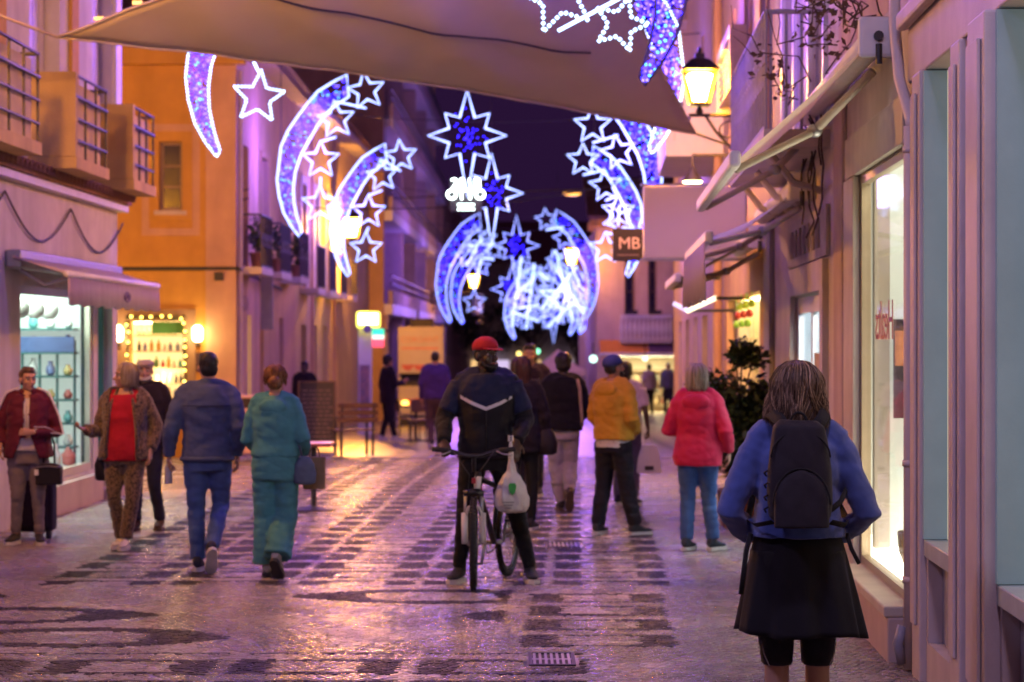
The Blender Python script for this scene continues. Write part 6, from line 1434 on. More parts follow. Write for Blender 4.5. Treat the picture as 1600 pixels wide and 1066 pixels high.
# ---- woman in teal
def teal_woman():
    f = Fig('woman from behind in a teal hooded top and wide teal trousers', 430, 17.8, 1.65, -4, 'f', 1.03, SK_L,
            {1: {'el': (.245,-.05,1.14), 'wr': (.22,.14,1.02), 'hd': (0,1,-.1)}, -1: {'el': (-.24,0,1.13), 'wr': (-.18,.18,1.05), 'hd': (0,1,0)}},
            {-1: {'kn': (-.09,.05,.5), 'an': (-.07,.02,.09)}, 1: {'kn': (.08,.06,.51), 'an': (.05,-.20,.17), 'toe': (.1,1,0), 'pitch': -42}}, 0, (6,0,0))
    f.body(); tl_ = fabric('teal_jersey', (.075,.27,.31), .9, .2, 9, .3, 200)
    j = f.top('top', tl_, .99, .024, .97, .010, .012, (.068,.062,.05), 9, 1.49, .04); f.hood(tl_, 1.46, .92)
    f.trousers('trousers', tl_, (.108,.104,.10,.108,.122), 1.04, .98, .014, 10, .016)
    f.shoes(fabric('pale_shoe', (.45,.40,.38), .7), mat('dark_sole', (.05,.045,.05), .7)); f.hair_cap(HRD, 'bun', 5); f.hair_strands(HRD, n=160, zend=-.02, wave=.010, rad=.005, face=.6, seed=8, vol=1.0, zj=.04, curl=.4)
    bg_ = fabric('slate_leather', (.10,.14,.22), .5, .2, 12, .2, 90)
    L = f.loc; t = thing('shoulder_bag', 'grey-blue shoulder bag at the hip of the teal woman', 'bag', L+V((.235,-.06,.72)))
    c = L+V((.235,-.06,.0)); me = remesh(MB().rings([[c+V((rx*math.cos(a), ry*math.sin(a), z)) for a in [2*PI*q/18 for q in range(18)]] for z, rx, ry in ((.72,.05,.04),(.735,.085,.055),(.80,.095,.06),(.88,.08,.05),(.935,.045,.03),(.945,.02,.02))]), .009, 2, .005, (14,14,14), 3); me.transform(Matrix.Translation(-ORG[t.name])); link('body', me, bg_, t)
    part('strap', MB().tube([c+V((-.02,0,.94)), c+V((-.06,0,1.1)), c+V((-.09,.02,1.3)), c+V((-.095,.05,1.41))], .009, 6, flat=.4), bg_, t, True)
    t = thing('paper_bag', 'brown paper carrier bag behind the grey-blue shoulder bag', 'bag', L+V((.30,.07,.66))); c = L+V((.30,.07,0))
    part('body', MB().rings([[c+V((x*.085, y*.05, z)) for x, y in ((-1,-1),(1,-1),(1,1),(-1,1))] for z in (.68,.70,.82,.93)], True), mat('kraft_paper', (.24,.17,.09), .8, .2, 8, .3, 30), t)
    part('handle', MB().tube([c+V((.04*math.cos(a),0,.93+.09*math.sin(a))) for a in [PI*q/10 for q in range(11)]], .005, 5), MATS['kraft_paper'], t)
teal_woman()

# ---- woman in the leopard jacket
def leopard_mat():
    m = bpy.data.materials.new('leopard_fur'); m.use_nodes = True; MATS['leopard_fur'] = m; n = m.node_tree.nodes; l = m.node_tree.links; b = n['Principled BSDF']
    tc = n.new('ShaderNodeTexCoord'); vo = n.new('ShaderNodeTexVoronoi'); vo.inputs['Scale'].default_value = 60; nz = n.new('ShaderNodeTexNoise'); nz.inputs['Scale'].default_value = 30
    l.new(tc.outputs['Object'], nz.inputs[0]); l.new(tc.outputs['Object'], vo.inputs[0])
    ad = n.new('ShaderNodeMath'); ad.operation = 'MULTIPLY'; l.new(vo.outputs['Distance'], ad.inputs[0]); l.new(nz.outputs[0], ad.inputs[1])
    rp = n.new('ShaderNodeValToRGB'); rp.color_ramp.elements[0].position = .17; rp.color_ramp.elements[0].color = (.02,.012,.008,1); rp.color_ramp.elements[1].position = .27; rp.color_ramp.elements[1].color = (.14,.09,.05,1)
    l.new(ad.outputs[0], rp.inputs[0]); l.new(rp.outputs[0], b.inputs['Base Color']); b.inputs['Roughness'].default_value = .95; b.inputs['Sheen Weight'].default_value = .4
    return m
LEO = leopard_mat()
def leopard_woman():
    f = Fig('woman in a red top and leopard print jacket holding out one hand', 196, 20.2, 1.64, 176, 'f', 1.12, SK_L,
            {1: {'el': (.25,.0,1.10), 'wr': (.33,.20,1.13), 'hd': (.5,.8,.25), 'hn': (-.3,0,1), 'curl': .5}, -1: {'el': (-.28,-.06,1.15), 'wr': (-.25,.05,.93)}},
            {1: {'kn': (.09,.08,.49), 'an': (.04,-.02,.09), 'toe': (.15,1,0)}, -1: {'kn': (-.09,.10,.49), 'an': (-.03,.12,.09), 'toe': (-.05,1,0)}}, .03, (-62,2,0))
    f.body(); f.top('red_top', fabric('red_knit', (.38,.012,.03), .85, .2), .83, .016, 0, .012, .008, (.06,.06,.05), 11, 1.46, None, 1.12, (), .66)
    f.trousers('leopard_trousers', LEO, (.10,.088,.07,.068,.066), .96, .97, .008, 12)
    f.shoes(fabric('white_trainer', (.55,.52,.50), .6), M_SOLE)
    # open jacket: back and two front panels
    b = MB(); torso(b, 'f', .84, 1.49, .044, 1.14, 0, .012, 12)
    for sd in (1,-1):
        b.tube([V((sd*.05,-.01,1.48)), V((sd*.12,0,1.47)), f.sh[sd]], [.066,.068,.072], 12); E, Wr = V(f.A[sd]['el']), V(f.A[sd]['wr'])
        b.tube([f.sh[sd]+V((-sd*.025,0,.045)), f.sh[sd], f.sh[sd].lerp(E,.5), E, E.lerp(Wr,.5), E.lerp(Wr,.95)], [.035,.072,.076,.072,.066,.058], 14)
    me = remesh(b, .012, 2, .013, (8,8,14), 13)
    bm = bmesh.new(); bm.from_mesh(me)
    dl = [v for v in bm.verts if v.co.y > .02 and abs(v.co.x) < .125+.045*max(0, (1.25-v.co.z)) and v.co.z < 1.52]
    bmesh.ops.delete(bm, geom=dl, context='VERTS'); bm.to_mesh(me); bm.free(); o = link('jacket', me, LEO, f.t); sm = o.modifiers.new('thick', 'SOLIDIFY'); sm.thickness = .012; sm.offset = -1
    f.add('lapel', MB().tube([V((.15,.15,.87)), V((.145,.155,1.1)), V((.115,.135,1.35)), V((.06,.05,1.50)), V((0,-.07,1.54)), V((-.06,.05,1.50)), V((-.115,.135,1.35)), V((-.145,.155,1.1)), V((-.15,.15,.87))], .018, 8), LEO, o)
    f.hair_cap(HGR, 'bob', 6); f.hair_strands(HGR, n=380, zend=-.095, wave=.005, rad=.0055, face=.8, spread=1.0, seed=7, vol=1.06, zj=.02)
    L = f.loc; t = thing('black_handbag', 'black bag at the hip of the woman in leopard print', 'bag', L+V((-.20,.02,.62))); c = L+V((-.20,.02,0))
    part('body', MB().rings([[c+V((rx*math.cos(a), ry*math.sin(a), z)) for a in [2*PI*q/16 for q in range(16)]] for z, rx, ry in ((.60,.05,.05),(.62,.075,.07),(.74,.08,.075),(.82,.05,.05),(.83,.02,.02))]), fabric('black_leather', (.015,.012,.015), .5), t, True)
    part('strap', MB().tube([c+V((0,0,.82)), c+V((.01,-.01,1.1)), c+V((.05,.0,1.38))], .008, 6), MATS['black_leather'], t, True)
leopard_woman()

# ---- man with the flat cap
def cap_man():
    f = Fig('bearded man in a pale flat cap and dark sweater behind the leopard-print woman', 228, 22.1, 1.66, 172, 'm', 1.05, SK_L, {1: {'wr': (.23,.10,.90)}}, {1: {'an': (.09,.06,.09)}, -1: {'an': (-.12,-.1,.09)}}, .04, (10,2,0))
    f.body(); f.top('sweater', fabric('dark_sweater', (.022,.016,.022)), .88, .035, .97, .008, .012, (.08,.07,.05), 14, 1.49, .06, 1.06)
    f.trousers('trousers', fabric('navy_trousers', (.02,.022,.05)), (.10,.088,.07,.066,.06), .95, .97, .009, 15); f.shoes(fabric('brown_shoe', (.06,.03,.02)), mat('brown_sole', (.08,.05,.03)))
    f.hair_cap(hair_mat('hair_white', [(.3,.28,.26),(.45,.43,.4)]), 'buzz', 6)
    b = MB(); b.ell((0,-.012,.075),(.094,.115,.045)); b.ell((0,.055,.062),(.075,.06,.022)); f_ = remesh(b, .007, 2); f_.transform(f.HM); link('flat_cap', f_, fabric('pale_tweed', (.46,.36,.30)), f.t)
    b = MB(); b.tube([V((.062*math.cos(a), .022+.055*math.sin(a), -.062-.025*math.sin(a))) for a in [PI*q/10 for q in range(11)]], .024, 8); b.ell((0,.07,-.085),(.035,.026,.03)); m_ = remesh(b, .007, 2, .004, (40,40,30)); m_.transform(f.HM); add_strand_attr(m_, [.6]*len(m_.vertices)); link('beard', m_, MATS['hair_white'], f.t)
cap_man()

# ---- woman in the maroon track jacket
def track_woman():
    f = Fig('woman in a maroon tracksuit jacket with white sleeve stripes and grey trousers', 44, 20.6, 1.60, 186, 'f', 1.10, SK_L,
            {1: {'el': (.285,-.02,1.14), 'wr': (.26,.08,.98)}, -1: {'el': (-.28,.0,1.10), 'wr': (-.06,.23,1.12), 'hd': (1,.25,.02), 'hn': (0,-1,0), 'curl': .9}},
            {1: {'kn': (.10,.02,.49), 'an': (.13,-.05,.09), 'toe': (.35,1,0)}, -1: {'kn': (-.10,.03,.49), 'an': (-.11,.0,.09), 'toe': (-.2,1,0)}}, .03, (26,0,0))
    f.body(); mj = fabric('maroon_track', (.10,.010,.026), .7, .2, 9, .2, 150)
    f.top('white_shirt', fabric('white_shirt', (.55,.50,.50)), .93, .018, 0, .01, .005, (.06,.06,.05), 15, 1.45, None, 1.08, (), .6)
    b = MB(); torso(b, 'f', .86, 1.49, .042, 1.10, .03, .006, 12)
    for sd in (1,-1):
        b.tube([V((sd*.05,-.01,1.48)), V((sd*.12,0,1.47)), f.sh[sd]], [.066,.066,.07], 12); E, Wr = V(f.A[sd]['el']), V(f.A[sd]['wr'])
        b.tube([f.sh[sd]+V((-sd*.025,0,.045)), f.sh[sd], f.sh[sd].lerp(E,.5), E, E.lerp(Wr,.5), E.lerp(Wr,.93)], [.035,.070,.072,.066,.062,.05], 14)
    me = remesh(b, .012, 2, .011, (8,8,14), 16); bm = bmesh.new(); bm.from_mesh(me)
    dl = [v for v in bm.verts if v.co.y > .05 and abs(v.co.x) < .018+.10*max(0, min(1, (1.12-v.co.z)/.25)) and v.co.z < 1.5 and v.co.y < .3 and (v.co.z < 1.06 or v.co.z > 1.2 or v.co.y < .19)]
    bmesh.ops.delete(bm, geom=dl, context='VERTS'); bm.to_mesh(me); bm.free(); o = link('jacket', me, mj, f.t); sm = o.modifiers.new('thick', 'SOLIDIFY'); sm.thickness = .01; sm.offset = -1
    wm = mat('stripe_white', (.75,.70,.70), .7)
    for sd in (1,-1):
        E, Wr, S_ = V(f.A[sd]['el']), V(f.A[sd]['wr']), f.sh[sd]
        for q in (-1,0,1):
            out = V((sd*.06, .025+q*.026, .05)); f.add('sleeve_stripe', MB().tube([V((sd*.09,.03+q*.028,1.552)), S_+V((sd*.035,.03+q*.028,.078)), S_.lerp(E,.5)+V((sd*.078,.035+q*.028,.012)), E+V((sd*.068,.03+q*.024,-.01)), E.lerp(Wr,.5)+(V((sd*.064,.02+q*.022,0)) if sd > 0 else V((-.01,.042,.03-q*.026))), E.lerp(Wr,.9)+(V((sd*.054,.01+q*.018,0)) if sd > 0 else V((0,.034,.03-q*.022)))], .008, 6, flat=.6), wm, o)
    f.add('collar', MB().tube([V((.068*math.sin(a), .005-.062*math.cos(a), 1.515+.012*math.cos(a))) for a in [.55+q*(2*PI-1.1)/15+PI for q in range(16)]], .026, 8), mj, o)
    f.add('zip_edge', MB().tube([V((.018,.176,1.1)), V((.016,.176,1.3)), V((.02,.12,1.44))], .005, 5).tube([V((-.018,.176,1.1)), V((-.016,.176,1.3)), V((-.02,.12,1.44))], .005, 5), wm, o)
    f.trousers('trousers', fabric('grey_trousers', (.20,.165,.17), .9, .2), (.108,.094,.07,.06,.05), .97, .94, .008, 17); f.shoes(); f.hair_cap(hair_mat('hair_shortbrown', [(.05,.025,.012),(.10,.05,.022),(.16,.09,.04)]), 'short', 7, .010)
    L = f.loc; t = thing('black_handbag', 'black quilted handbag hanging from the arm of the woman in maroon', 'bag', L+V((.21,-.10,.52))); c = L+V((.21,-.10,0))
    me = remesh(MB().box((c.x-.115,c.x+.115),(c.y-.06,c.y+.06),(.555,.72)).ell((c.x,c.y,.70),(.115,.06,.06)), .01, 4, .003, (14,14,14)); me.transform(Matrix.Translation(-ORG[t.name])); bo = link('body', me, fabric('black_leather', (.015,.012,.015)), t)
    part('zip', MB().tube([c+V((-.10,-.066,.705)), c+V((0,-.07,.715)), c+V((.10,-.066,.705))], .005, 5), M_GREYM, bo); part('tag', MB().cbox(c+V((-.10,-.07,.66)), (.035,.008,.05)), M_WHITEP, bo)
    part('handle', MB().tube([c+V((-.05,0,.74)), c+V((-.045,0,.92)), c+V((0,.02,1.04)), c+V((.045,0,.92)), c+V((.05,0,.74))], .010, 6), MATS['black_leather'], t, True)
track_woman()

# ---- cyclist and bicycle
def bicycle():
    loc = V((-.285,16.86,.010)); hd = V((-.235,-.97,0)).normalized(); rz = math.atan2(-hd.x, hd.y)   # local +Y = heading
    t = thing('bicycle', 'mountain bike with white suspension fork held between the rider legs', 'bicycle', loc, rz, None, True)
    # local origin at the front wheel contact; rear wheel 1.07 behind
    WR = .34; blk = mat('bike_black', (.02,.02,.022), .35, .1); wht = mat('bike_white', (.60,.58,.58), .3, .1); red = mat('bike_red', (.35,.03,.04), .4)
    def wheel(cy_, steer, nm):
        Mx = Matrix.Translation((0,cy_,WR)) @ Matrix.Rotation(steer, 4, 'Z')
        def P_(me): me.transform(Mx); return me
        ty_ = link('wheel', P_(to_mesh(MB().tube([(0, (WR-.026)*math.cos(a), (WR-.026)*math.sin(a)) for a in [2*PI*q/44 for q in range(44)]], .026, 10, True), 'wheel', None, True)), M_RUBBER, t)
        link('rim', P_(to_mesh(MB().tube([(0, (WR-.06)*math.cos(a), (WR-.06)*math.sin(a)) for a in [2*PI*q/44 for q in range(44)]], .012, 8, True), 'rim', None, True)), mat('rim_dark', (.10,.10,.11), .3, metal=.8), ty_)
        sp = MB()
        for q in range(28):
            a = 2*PI*q/28; s_ = (-1)**q*.025; sp.tube([(s_, .02*math.cos(a+.6), .02*math.sin(a+.6)), (0, (WR-.06)*math.cos(a), (WR-.06)*math.sin(a))], .0016, 4)
        link('spokes', P_(to_mesh(sp, 'spokes')), M_GREYM, ty_)
        link('hub', P_(to_mesh(MB().tube([(-.05,0,0),(-.03,0,0),(.03,0,0),(.05,0,0)], [.012,.022,.022,.012], 10).tube([(-.035,0,0),(-.032,0,0)], .08, 18), 'hub', None, True)), M_GREYM, ty_)
        kn = MB()
        for q in range(60):
            a = 2*PI*q/60
            for s_ in (-.013,.013): kn.cbox((s_, (WR-.001)*math.cos(a+(.05 if s_ > 0 else 0)), (WR-.001)*math.sin(a+(.05 if s_ > 0 else 0))), (.014,.014,.014), Matrix.Rotation(a, 3, 'X'))
        o = link('tread', P_(to_mesh(kn, 'tread')), M_RUBBER, ty_); o['kind'] = 'stuff'
    st = math.atan2(hd.x, -hd.y)   # turn the front wheel square to the street
    wheel(0, -st, 'front'); wheel(-1.07, 0, 'rear')
    RS = Matrix.Rotation(-st, 4, 'Z')
    def F(name, mb, m, parent=None, steer=False, smooth=True):
        me = to_mesh(mb, name, None, smooth)
        if steer: me.transform(RS)
        return link(name, me, m, parent or t)
    fk_ = F('fork', MB().tube([(-.064,.0,WR),(-.068,-.06,.56)], .025, 10).tube([(.064,.0,WR),(.068,-.06,.56)], .025, 10), wht, None, True)
    F('stanchion', MB().tube([(-.06,-.06,.52),(-.06,-.10,.70)], .015, 8).tube([(.06,-.06,.52),(.06,-.10,.70)], .015, 8), M_GREYM, fk_, True)
    F('fork_crown', MB().tube([(-.075,-.10,.70),(0,-.105,.715),(.075,-.10,.70)], .024, 8), blk, fk_, True)
    F('fork_arch', MB().tube([(-.06,-.05,.53),(-.04,-.03,.72-.12),(0,-.02,.63),(.04,-.03,.60),(.06,-.05,.53)], .012, 8), wht, fk_, True)
    F('reflector', MB().cbox((0,-.07,.80),(.03,.02,.04)), red, fk_, True, False)
    fr = F('frame', MB().tube([(0,-.105,.71),(0,-.145,.86)], .026, 10).tube([(0,-.13,.82),(0,-.70,.72)], .02, 10).tube([(0,-.12,.75),(0,-.62,.30)], .024, 10).tube([(0,-.62,.30),(0,-.74,.80)], .018, 10)
           .tube([(.02,-.70,.70),(.055,-1.07,WR)], .011, 8).tube([(-.02,-.70,.70),(-.055,-1.07,WR)], .011, 8).tube([(.03,-.62,.30),(.055,-1.07,WR)], .011, 8).tube([(-.03,-.62,.30),(-.055,-1.07,WR)], .011, 8), blk)
    F('decal', MB().tube([(0,-.15,.744),(0,-.19,.712)], .0255, 10), red, fr); F('decal', MB().tube([(0,-.111,.735),(0,-.135,.825)], .0275, 10), wht, fr)
    F('seat_post', MB().tube([(0,-.74,.80),(0,-.77,.93)], .014, 8), M_GREYM)
    sd_ = MB(); sd_.rings([[V((hw*math.cos(a), y, .95+z+.022*math.sin(a))) for a in [2*PI*q/14 for q in range(14)]] for y, hw, z in ((-.93,.05,.02),(-.90,.07,.015),(-.84,.068,.0),(-.76,.035,.0),(-.68,.022,.0),(-.65,.012,-.005))]); F('saddle', sd_, blk)
    F('stem', MB().tube([(0,-.145,.86),(0,-.15,.955),(0,-.08,.985)], .017, 10), blk, None, True)
    hb = F('handlebar', MB().tube([(-.31,-.10,1.035),(-.16,-.085,1.02),(-.05,-.08,.985),(.05,-.08,.985),(.16,-.085,1.02),(.31,-.10,1.035)], .0145, 10), blk, None, True)
    for s_ in (-1,1):
        F('grip', MB().tube([(s_*.19,-.09,1.025),(s_*.31,-.10,1.035)], .018, 10), M_RUBBER, hb, True)
        F('brake_lever', MB().tube([(s_*.17,-.06,1.02),(s_*.22,-.03,1.0),(s_*.29,-.03,.995)], .006, 6), M_GREYM, hb, True)
        F('shifter', MB().cbox((s_*.155,-.075,1.005),(.035,.04,.03)), blk, hb, True, False)
    F('brake_cable', MB().tube([(.15,-.06,1.02),(.10,.02,.95),(.03,.03,.85),(.05,-.05,.6)], .004, 5).tube([(-.15,-.06,1.02),(-.09,.0,.93),(-.02,-.02,.84),(0,-.2,.78)], .004, 5), M_CABLE, None, True)
    cr = F('crank', MB().tube([(-.07,-.62,.30),(.07,-.62,.30)], .018, 10).tube([(-.075,-.62,.30),(-.085,-.66,.465)], .011, 8).tube([(.075,-.62,.30),(.085,-.58,.135)], .011, 8), M_GREYM)
    F('chainring', MB().tube([(.045,-.62+.085*math.cos(a),.30+.085*math.sin(a)) for a in [2*PI*q/26 for q in range(26)]], .006, 6, True), M_GREYM, cr)
    F('pedal', MB().cbox((-.13,-.66,.465),(.085,.09,.02)), blk, cr, False, False); F('pedal', MB().cbox((.13,-.58,.135),(.085,.09,.02)), blk, cr, False, False)
    F('chain', MB().tube([(.045,-.62,.386),(.05,-1.07,.385)], .005, 5).tube([(.045,-.62,.215),(.05,-.95,.23),(.05,-1.07,.29)], .005, 5), M_DARKM)
    return t
bicycle()
def cyclist():
    f = Fig('cyclist in a red cap and dark jacket with a white chevron astride a bike', 760, 17.42, 1.86, 180, 'm', 1.03, SK_D,
            {1: {'el': (.305,.03,1.17), 'wr': (.295,.27,1.015), 'hd': (-.15,.8,-.5), 'hn': (0,-.4,-1), 'curl': .9}, -1: {'el': (-.285,.03,1.16), 'wr': (-.215,.24,1.015), 'hd': (.05,.55,-.85), 'hn': (.3,-.8,-.4), 'curl': .35}},
            {1: {'kn': (.15,.04,.49), 'an': (.195,.0,.09), 'toe': (.30,1,0)}, -1: {'kn': (-.22,.03,.49), 'an': (-.315,-.02,.09), 'toe': (-.12,1,0)}}, .01, (36,2,0), .011, .02)
    f.hip = {1: V((.09,0,.90)), -1: V((-.10,0,.90))}
    f.body(); nv = fabric('navy_shell', (.012,.016,.055), .7, .2, 9, .2, 150); bk_ = fabric('black_shell', (.011,.010,.014), .7, .2)
    j = f.top('jacket', bk_, .89, .034, .97, .004, .012, (.078,.066,.05), 21, 1.49, .075, 1.06)
    # navy yoke over chest and upper sleeves, and the white chevron
    b = MB(); torso(b, 'm', 1.235, 1.497, .040, 1.06, 0, 0, 8, .02)
    for sd in (1,-1):
        b.tube([V((sd*.04,.01,1.475)), V((sd*.12,.01,1.465)), f.sh[sd]], [.082,.080,.079], 12); E = V(f.A[sd]['el']); b.tube([f.sh[sd], f.sh[sd].lerp(E,.78)], [.083,.080], 14)
    me = remesh(b, .011, 2, .010, (7,7,15), 21); bm = bmesh.new(); bm.from_mesh(me)
    bmesh.ops.delete(bm, geom=[v for v in bm.verts if v.co.z < 1.25+.45*abs(v.co.x) and abs(v.co.x) < .2 and v.co.y > 0], context='VERTS'); bm.to_mesh(me); bm.free(); link('yoke', me, nv, j)
    f.add('chevron', MB().rings([[V((x, y, z+d)) for y, d in ((y0,-.013),(y0+.012,-.013),(y0+.012,.013),(y0,.013))] for x, z, y0 in ((-.185,1.335,.105),(-.11,1.292,.150),(0,1.247,.163),(.11,1.292,.150),(.185,1.335,.105))]), mat('chevron_white', (.62,.56,.62), .6), j, False)
    f.add('zip', MB().tube([V((0,.168,.93)), V((0,.170,1.2)), V((0,.15,1.38)), V((0,.095,1.53))], .004, 5), M_DARKM, j)
    f.trousers('trousers', fabric('black_trackpants', (.010,.010,.012), .85, .2), (.105,.09,.070,.060,.050), .95, .97, .010, 22)
    f.shoes(M_SHOE, M_SOLE, 1.05); f.hair_cap(HBK, 'buzz', 8)
    b = MB(); b.ell((0,.05,-.09),(.045,.038,.035)); b.tube([V((.06*math.cos(a), .02+.055*math.sin(a), -.058-.03*math.sin(a))) for a in [PI*q/10 for q in range(11)]], .018, 8); m_ = remesh(b, .007, 2, .003, (40,40,30)); m_.transform(f.HM); add_strand_attr(m_, [.3]*len(m_.vertices)); link('beard', m_, HBK, f.t)
    f.cap(fabric('red_cap', (.42,.02,.03), .75, .15))
    # carrier bag on the bar
    c = P(798, 700, 16.98); t = thing('carrier_bag', 'knotted white plastic bag with a green mark hanging from the handlebar', 'bag', c)
    n = 28; rs = []
    for z, rx, ry in ((0,.012,.012),(-.06,.016,.014),(-.14,.022,.02),(-.22,.038,.034),(-.27,.07,.055),(-.34,.105,.075),(-.42,.132,.088),(-.48,.128,.085),(-.52,.10,.07),(-.535,.05,.04)):
        rs.append([c+V((rx*(1+.10*math.sin(5*a+z*20)+.06*math.sin(11*a))*math.cos(a)+.02*(-z), ry*(1+.10*math.sin(6*a+1+z*13))*math.sin(a), z+.05)) for a in [2*PI*q/n for q in range(n)]])
    pm = mat('white_plastic', (.58,.55,.52), .45, .12, 8, .5, 30)
    me = remesh(MB().rings(rs), .008, 1, .009, (16,16,13), 4); me.transform(Matrix.Translation(-ORG[t.name])); link('body', me, pm, t)
    part('green_mark', MB().prism([c+V((.012+.03*math.cos(a), -.108+.012*0, -.29+.045*math.sin(a)+.012*math.cos(2*a))) for a in [2*PI*q/8 for q in range(8)]], (0,.02,0)), mat('print_green', (.03,.30,.05), .6), t)
    for q in range(3): part('print_line', MB().cbox(c+V((-.02,-.088,-.40-.022*q)), (.09-.02*q,.006,.008)), mat('print_grey', (.25,.25,.25), .6), t)
    part('handle', MB().tube([c+V((-.012,0,.05)), c+V((-.012,.0,.09)), c+V((.012,0,.09)), c+V((.012,0,.05))], .01, 6), pm, t)
cyclist()

# ---- man in the mustard hoodie
def hoodie_man():
    f = Fig('man in a mustard hoodie and blue cap looking up to the side', 958, 21.6, 1.70, -38, 'm', 1.02, SK_T,
            {1: {'el': (.25,-.03,1.14), 'wr': (.17,.16,1.00), 'hd': (-.6,.6,-.2)}, -1: {'el': (-.24,0,1.14), 'wr': (-.15,.17,1.0), 'hd': (.6,.6,-.2)}},
            {1: {'kn': (.12,.06,.49), 'an': (.20,.10,.09), 'toe': (.3,1,0)}, -1: {'kn': (-.11,.0,.49), 'an': (-.14,-.06,.09), 'toe': (-.2,1,0)}}, .02, (-18,12,0))
    f.body(); my = fabric('mustard_fleece', (.46,.235,.022), .9, .2, 8, .35, 200)
    f.top('white_tee', fabric('white_tee', (.58,.54,.52)), .855, .014, 0, .006, .004, (.06,.06,.05), 23, 1.30, None, 1.0, (), .4)
    f.top('hoodie', my, .93, .034, .97, .002, .014, (.08,.07,.05), 24, 1.50, .04, 1.03); f.hood(my, 1.47, 1.0)
    f.trousers('trousers', fabric('black_cotton', (.012,.011,.016)), (.112,.10,.086,.080,.072), .93, .99, .012, 25); f.shoes(M_SHOE, mat('pale_sole', (.45,.40,.38), .6))
    f.hair_cap(HBK, 'buzz', 9); c = f.cap(fabric('navy_cap', (.035,.045,.16), .7))
    b = MB(); b.ell((0,.045,-.088),(.05,.048,.045)); b.tube([V((.062*math.cos(a), .018+.058*math.sin(a), -.05-.03*math.sin(a))) for a in [PI*q/10 for q in range(11)]], .02, 8); m_ = remesh(b, .007, 2, .004, (40,40,30)); m_.transform(f.HM); add_strand_attr(m_, [.3]*len(m_.vertices)); link('beard', m_, HBK, f.t)
hoodie_man()

# ---- walker in black with pale trousers
def black_walker():
    f = Fig('walker in a black sweater and pale grey trousers lifting one heel', 880, 24.6, 1.70, 2, 'm', 1.0, SK_D,
            {1: {'el': (.25,-.02,1.13), 'wr': (.19,.14,1.02), 'hd': (-.4,.8,0)}, -1: {'el': (-.26,-.04,1.14), 'wr': (-.20,.13,1.05), 'hd': (.4,.8,0)}},
            {-1: {'kn': (-.07,.08,.49), 'an': (-.02,.05,.09)}, 1: {'kn': (.08,.08,.52), 'an': (.06,-.22,.22), 'toe': (0,1,0), 'pitch': -60}}, 0, (0,0,0), detail=False)
    f.body(); f.top('sweater', fabric('black_wool', (.010,.009,.012)), .90, .042, .97, .006, .014, (.085,.076,.055), 26, 1.50, .06, 1.06)
    f.trousers('trousers', fabric('pale_grey_cotton', (.34,.30,.32)), (.106,.098,.088,.082,.066), .95, .97, .014, 27); f.shoes(M_SHOE, mat('brown_sole', (.08,.05,.03))); f.hair_cap(HBK, 'afro', 10)
    f.add('bag_strap', MB().tube([V((.15,-.10,1.47)), V((.175,-.165,1.36)), V((.185,-.175,1.2)), V((.20,-.16,1.02)), V((.205,-.10,.95))], .018, 6, flat=.3), fabric('tan_webbing', (.34,.24,.17)))
black_walker()

# ---- long-haired woman partly behind the cyclist
def dark_woman():
    f = Fig('woman with long dark auburn hair in black behind the cyclist', 815, 22.0, 1.68, -10, 'f', 1.02, SK_L, {1: {'el': (.24,-.02,1.14), 'wr': (.24,.05,.92)}}, {1: {'kn': (.10,.08,.49), 'an': (.08,.1,.09)}, -1: {'an': (-.10,-.12,.10)}}, 0, (-10,0,0), detail=False)
    f.body(); f.top('coat', fabric('black_coat', (.014,.011,.015)), .80, .034, .97, .012, .012, (.075,.066,.05), 28, 1.50, .05); f.trousers('leggings', fabric('black_lycra', (.012,.012,.014)), (.095,.083,.066,.060,.05), .95, .97, .006, 29); f.shoes()
    f.hair_cap(HRD if False else hair_mat('hair_darkauburn', [(.03,.012,.008),(.06,.022,.012),(.10,.04,.02)]), 'bob', 11); f.hair_strands(MATS['hair_darkauburn'], n=300, zend=-.30, wave=.012, rad=.007, face=.6, spread=.8, seed=9, vol=1.06, zj=.06)
    L = f.loc; t = thing('black_shoulder_bag', 'soft black bag swinging beside the woman in black', 'bag', L+V((.24,-.05,.80))); c = L+V((.24,-.05,0))
    part('body', MB().rings([[c+V((rx*math.cos(a), ry*math.sin(a), z)) for a in [2*PI*q/16 for q in range(16)]] for z, rx, ry in ((.74,.06,.05),(.76,.10,.07),(.86,.11,.075),(.97,.07,.05),(1.0,.03,.03))]), fabric('black_leather', (.015,.012,.015)), t, True)
    part('strap', MB().tube([c+V((0,0,1.0)), c+V((-.03,0,1.2)), c+V((-.08,0,1.48))], .009, 6), MATS['black_leather'], t, True)
dark_woman()
def plain_person(label, px, Y, H, face, top_c, leg_c, hair, kind='short', sex='m', skin=None, arms=None, legs=None, w=1.0, vox=.017, hem=.9, head=(0,0,0), sleeve=.97, name='jacket', long_=None, shoe=None):
    f = Fig(label, px, Y, H, face, sex, w, skin or SK_L, arms, legs, 0, head, vox, detail=False)
    f.body(); f.top(name, fabric('cloth_%d_%d' % (px, Y), top_c), hem, .034, sleeve, .006, .012, (.078,.068,.05), px, 1.50, .05); f.trousers('trousers', fabric('legs_%d_%d' % (px, Y), leg_c), (.102,.09,.072,.066,.056), .95, .97, .010, px+1); f.shoes(shoe or M_SHOE, M_SOLE); f.hair_cap(hair, kind, px)
    return f
plain_person('dark-haired man just visible between the cyclist and the black sweater', 828, 27, 1.80, 175, (.03,.018,.028), (.02,.02,.03), HBK, 'short', 'm', SK_T)
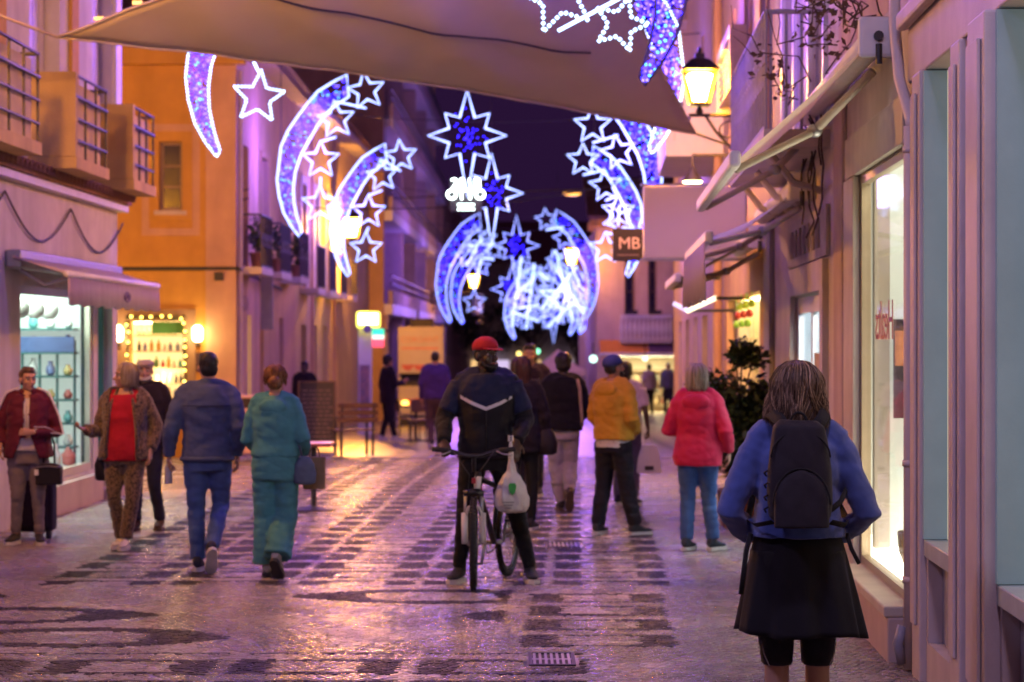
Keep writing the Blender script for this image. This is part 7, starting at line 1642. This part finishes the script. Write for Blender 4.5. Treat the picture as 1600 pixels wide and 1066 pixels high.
f = plain_person('man in a pale pink shirt carrying a white bag behind the mustard hoodie', 978, 25.5, 1.60, -20, (.56,.46,.52), (.11,.09,.11), HBK, 'short', 'm', SK_D, {1: {'el': (.26,-.02,1.14), 'wr': (.27,.05,.93), 'curl': 1.0}}, {1: {'kn': (.10,.06,.5), 'an': (.12,-.04,.09)}}, 1.05, .015, .92, (0,0,0), -.25, 'shirt')
L = f.loc; c = L+V((.255,-.02,0)); t = thing('shopping_bag', 'white shopping bag carried by the man in the pale pink shirt', 'bag', c+V((0,0,.32)))
part('body', MB().rings([[c+V((x*w_, y*.06, z)) for x, y in ((-1,-1),(0,-1.2),(1,-1),(1,1),(0,1.1),(-1,1))] for z, w_ in ((.36,.125),(.38,.14),(.55,.12),(.66,.085),(.68,.07))]), mat('white_plastic', (.58,.55,.52)), t); part('handle', MB().tube([c+V((-.05,0,.67)), c+V((0,0,.84)), c+V((.05,0,.67))], .008, 5), MATS['white_plastic'], t); part('print', MB().cbox(c+V((0,-.076,.42)), (.10,.006,.05)), M_DARK, t)
plain_person('man in a purple jacket walking away past the food kiosk', 680, 42, 1.80, 3, (.05,.025,.16), (.07,.04,.06), HBK, 'buzz', 'm', SK_T, None, {1: {'an': (.07,.12,.09)}, -1: {'an': (-.06,-.12,.12), 'pitch': -25}}, 1.08)
plain_person('dark-clothed person with white shoes standing by the food kiosk', 606, 46.5, 1.76, -60, (.018,.012,.018), (.02,.015,.02), HBK, 'afro', 'm', SK_T, {1: {'el': (.22,.06,1.14), 'wr': (.14,.28,1.22), 'hd': (0,.8,.4)}}, {1: {'an': (.14,.1,.09)}, -1: {'an': (-.12,-.08,.09)}}, 1.0, .02, .78, shoe=M_SOLE)
plain_person('dark figure half hidden behind the chalk menu board', 476, 43.0, 1.62, 160, (.012,.009,.012), (.015,.012,.015), HBK, 'short', 'm', SK_D, None, None, 1.1, .02)
plain_person('small distant figure in white and black before the far shop', 1014, 72.5, 1.66, 20, (.42,.38,.36), (.015,.013,.015), HBK, 'short', 'm', SK_T, None, None, 1.0, .03)
plain_person('small distant figure in grey-blue at the door of the far shop', 1044, 72.8, 1.70, 160, (.10,.11,.17), (.03,.03,.05), hair_mat('hair_white', [(.3,.28,.26),(.45,.43,.4)]), 'short', 'm', SK_L, None, None, 1.05, .03)

bpy.data.scenes.remove(TMPS)
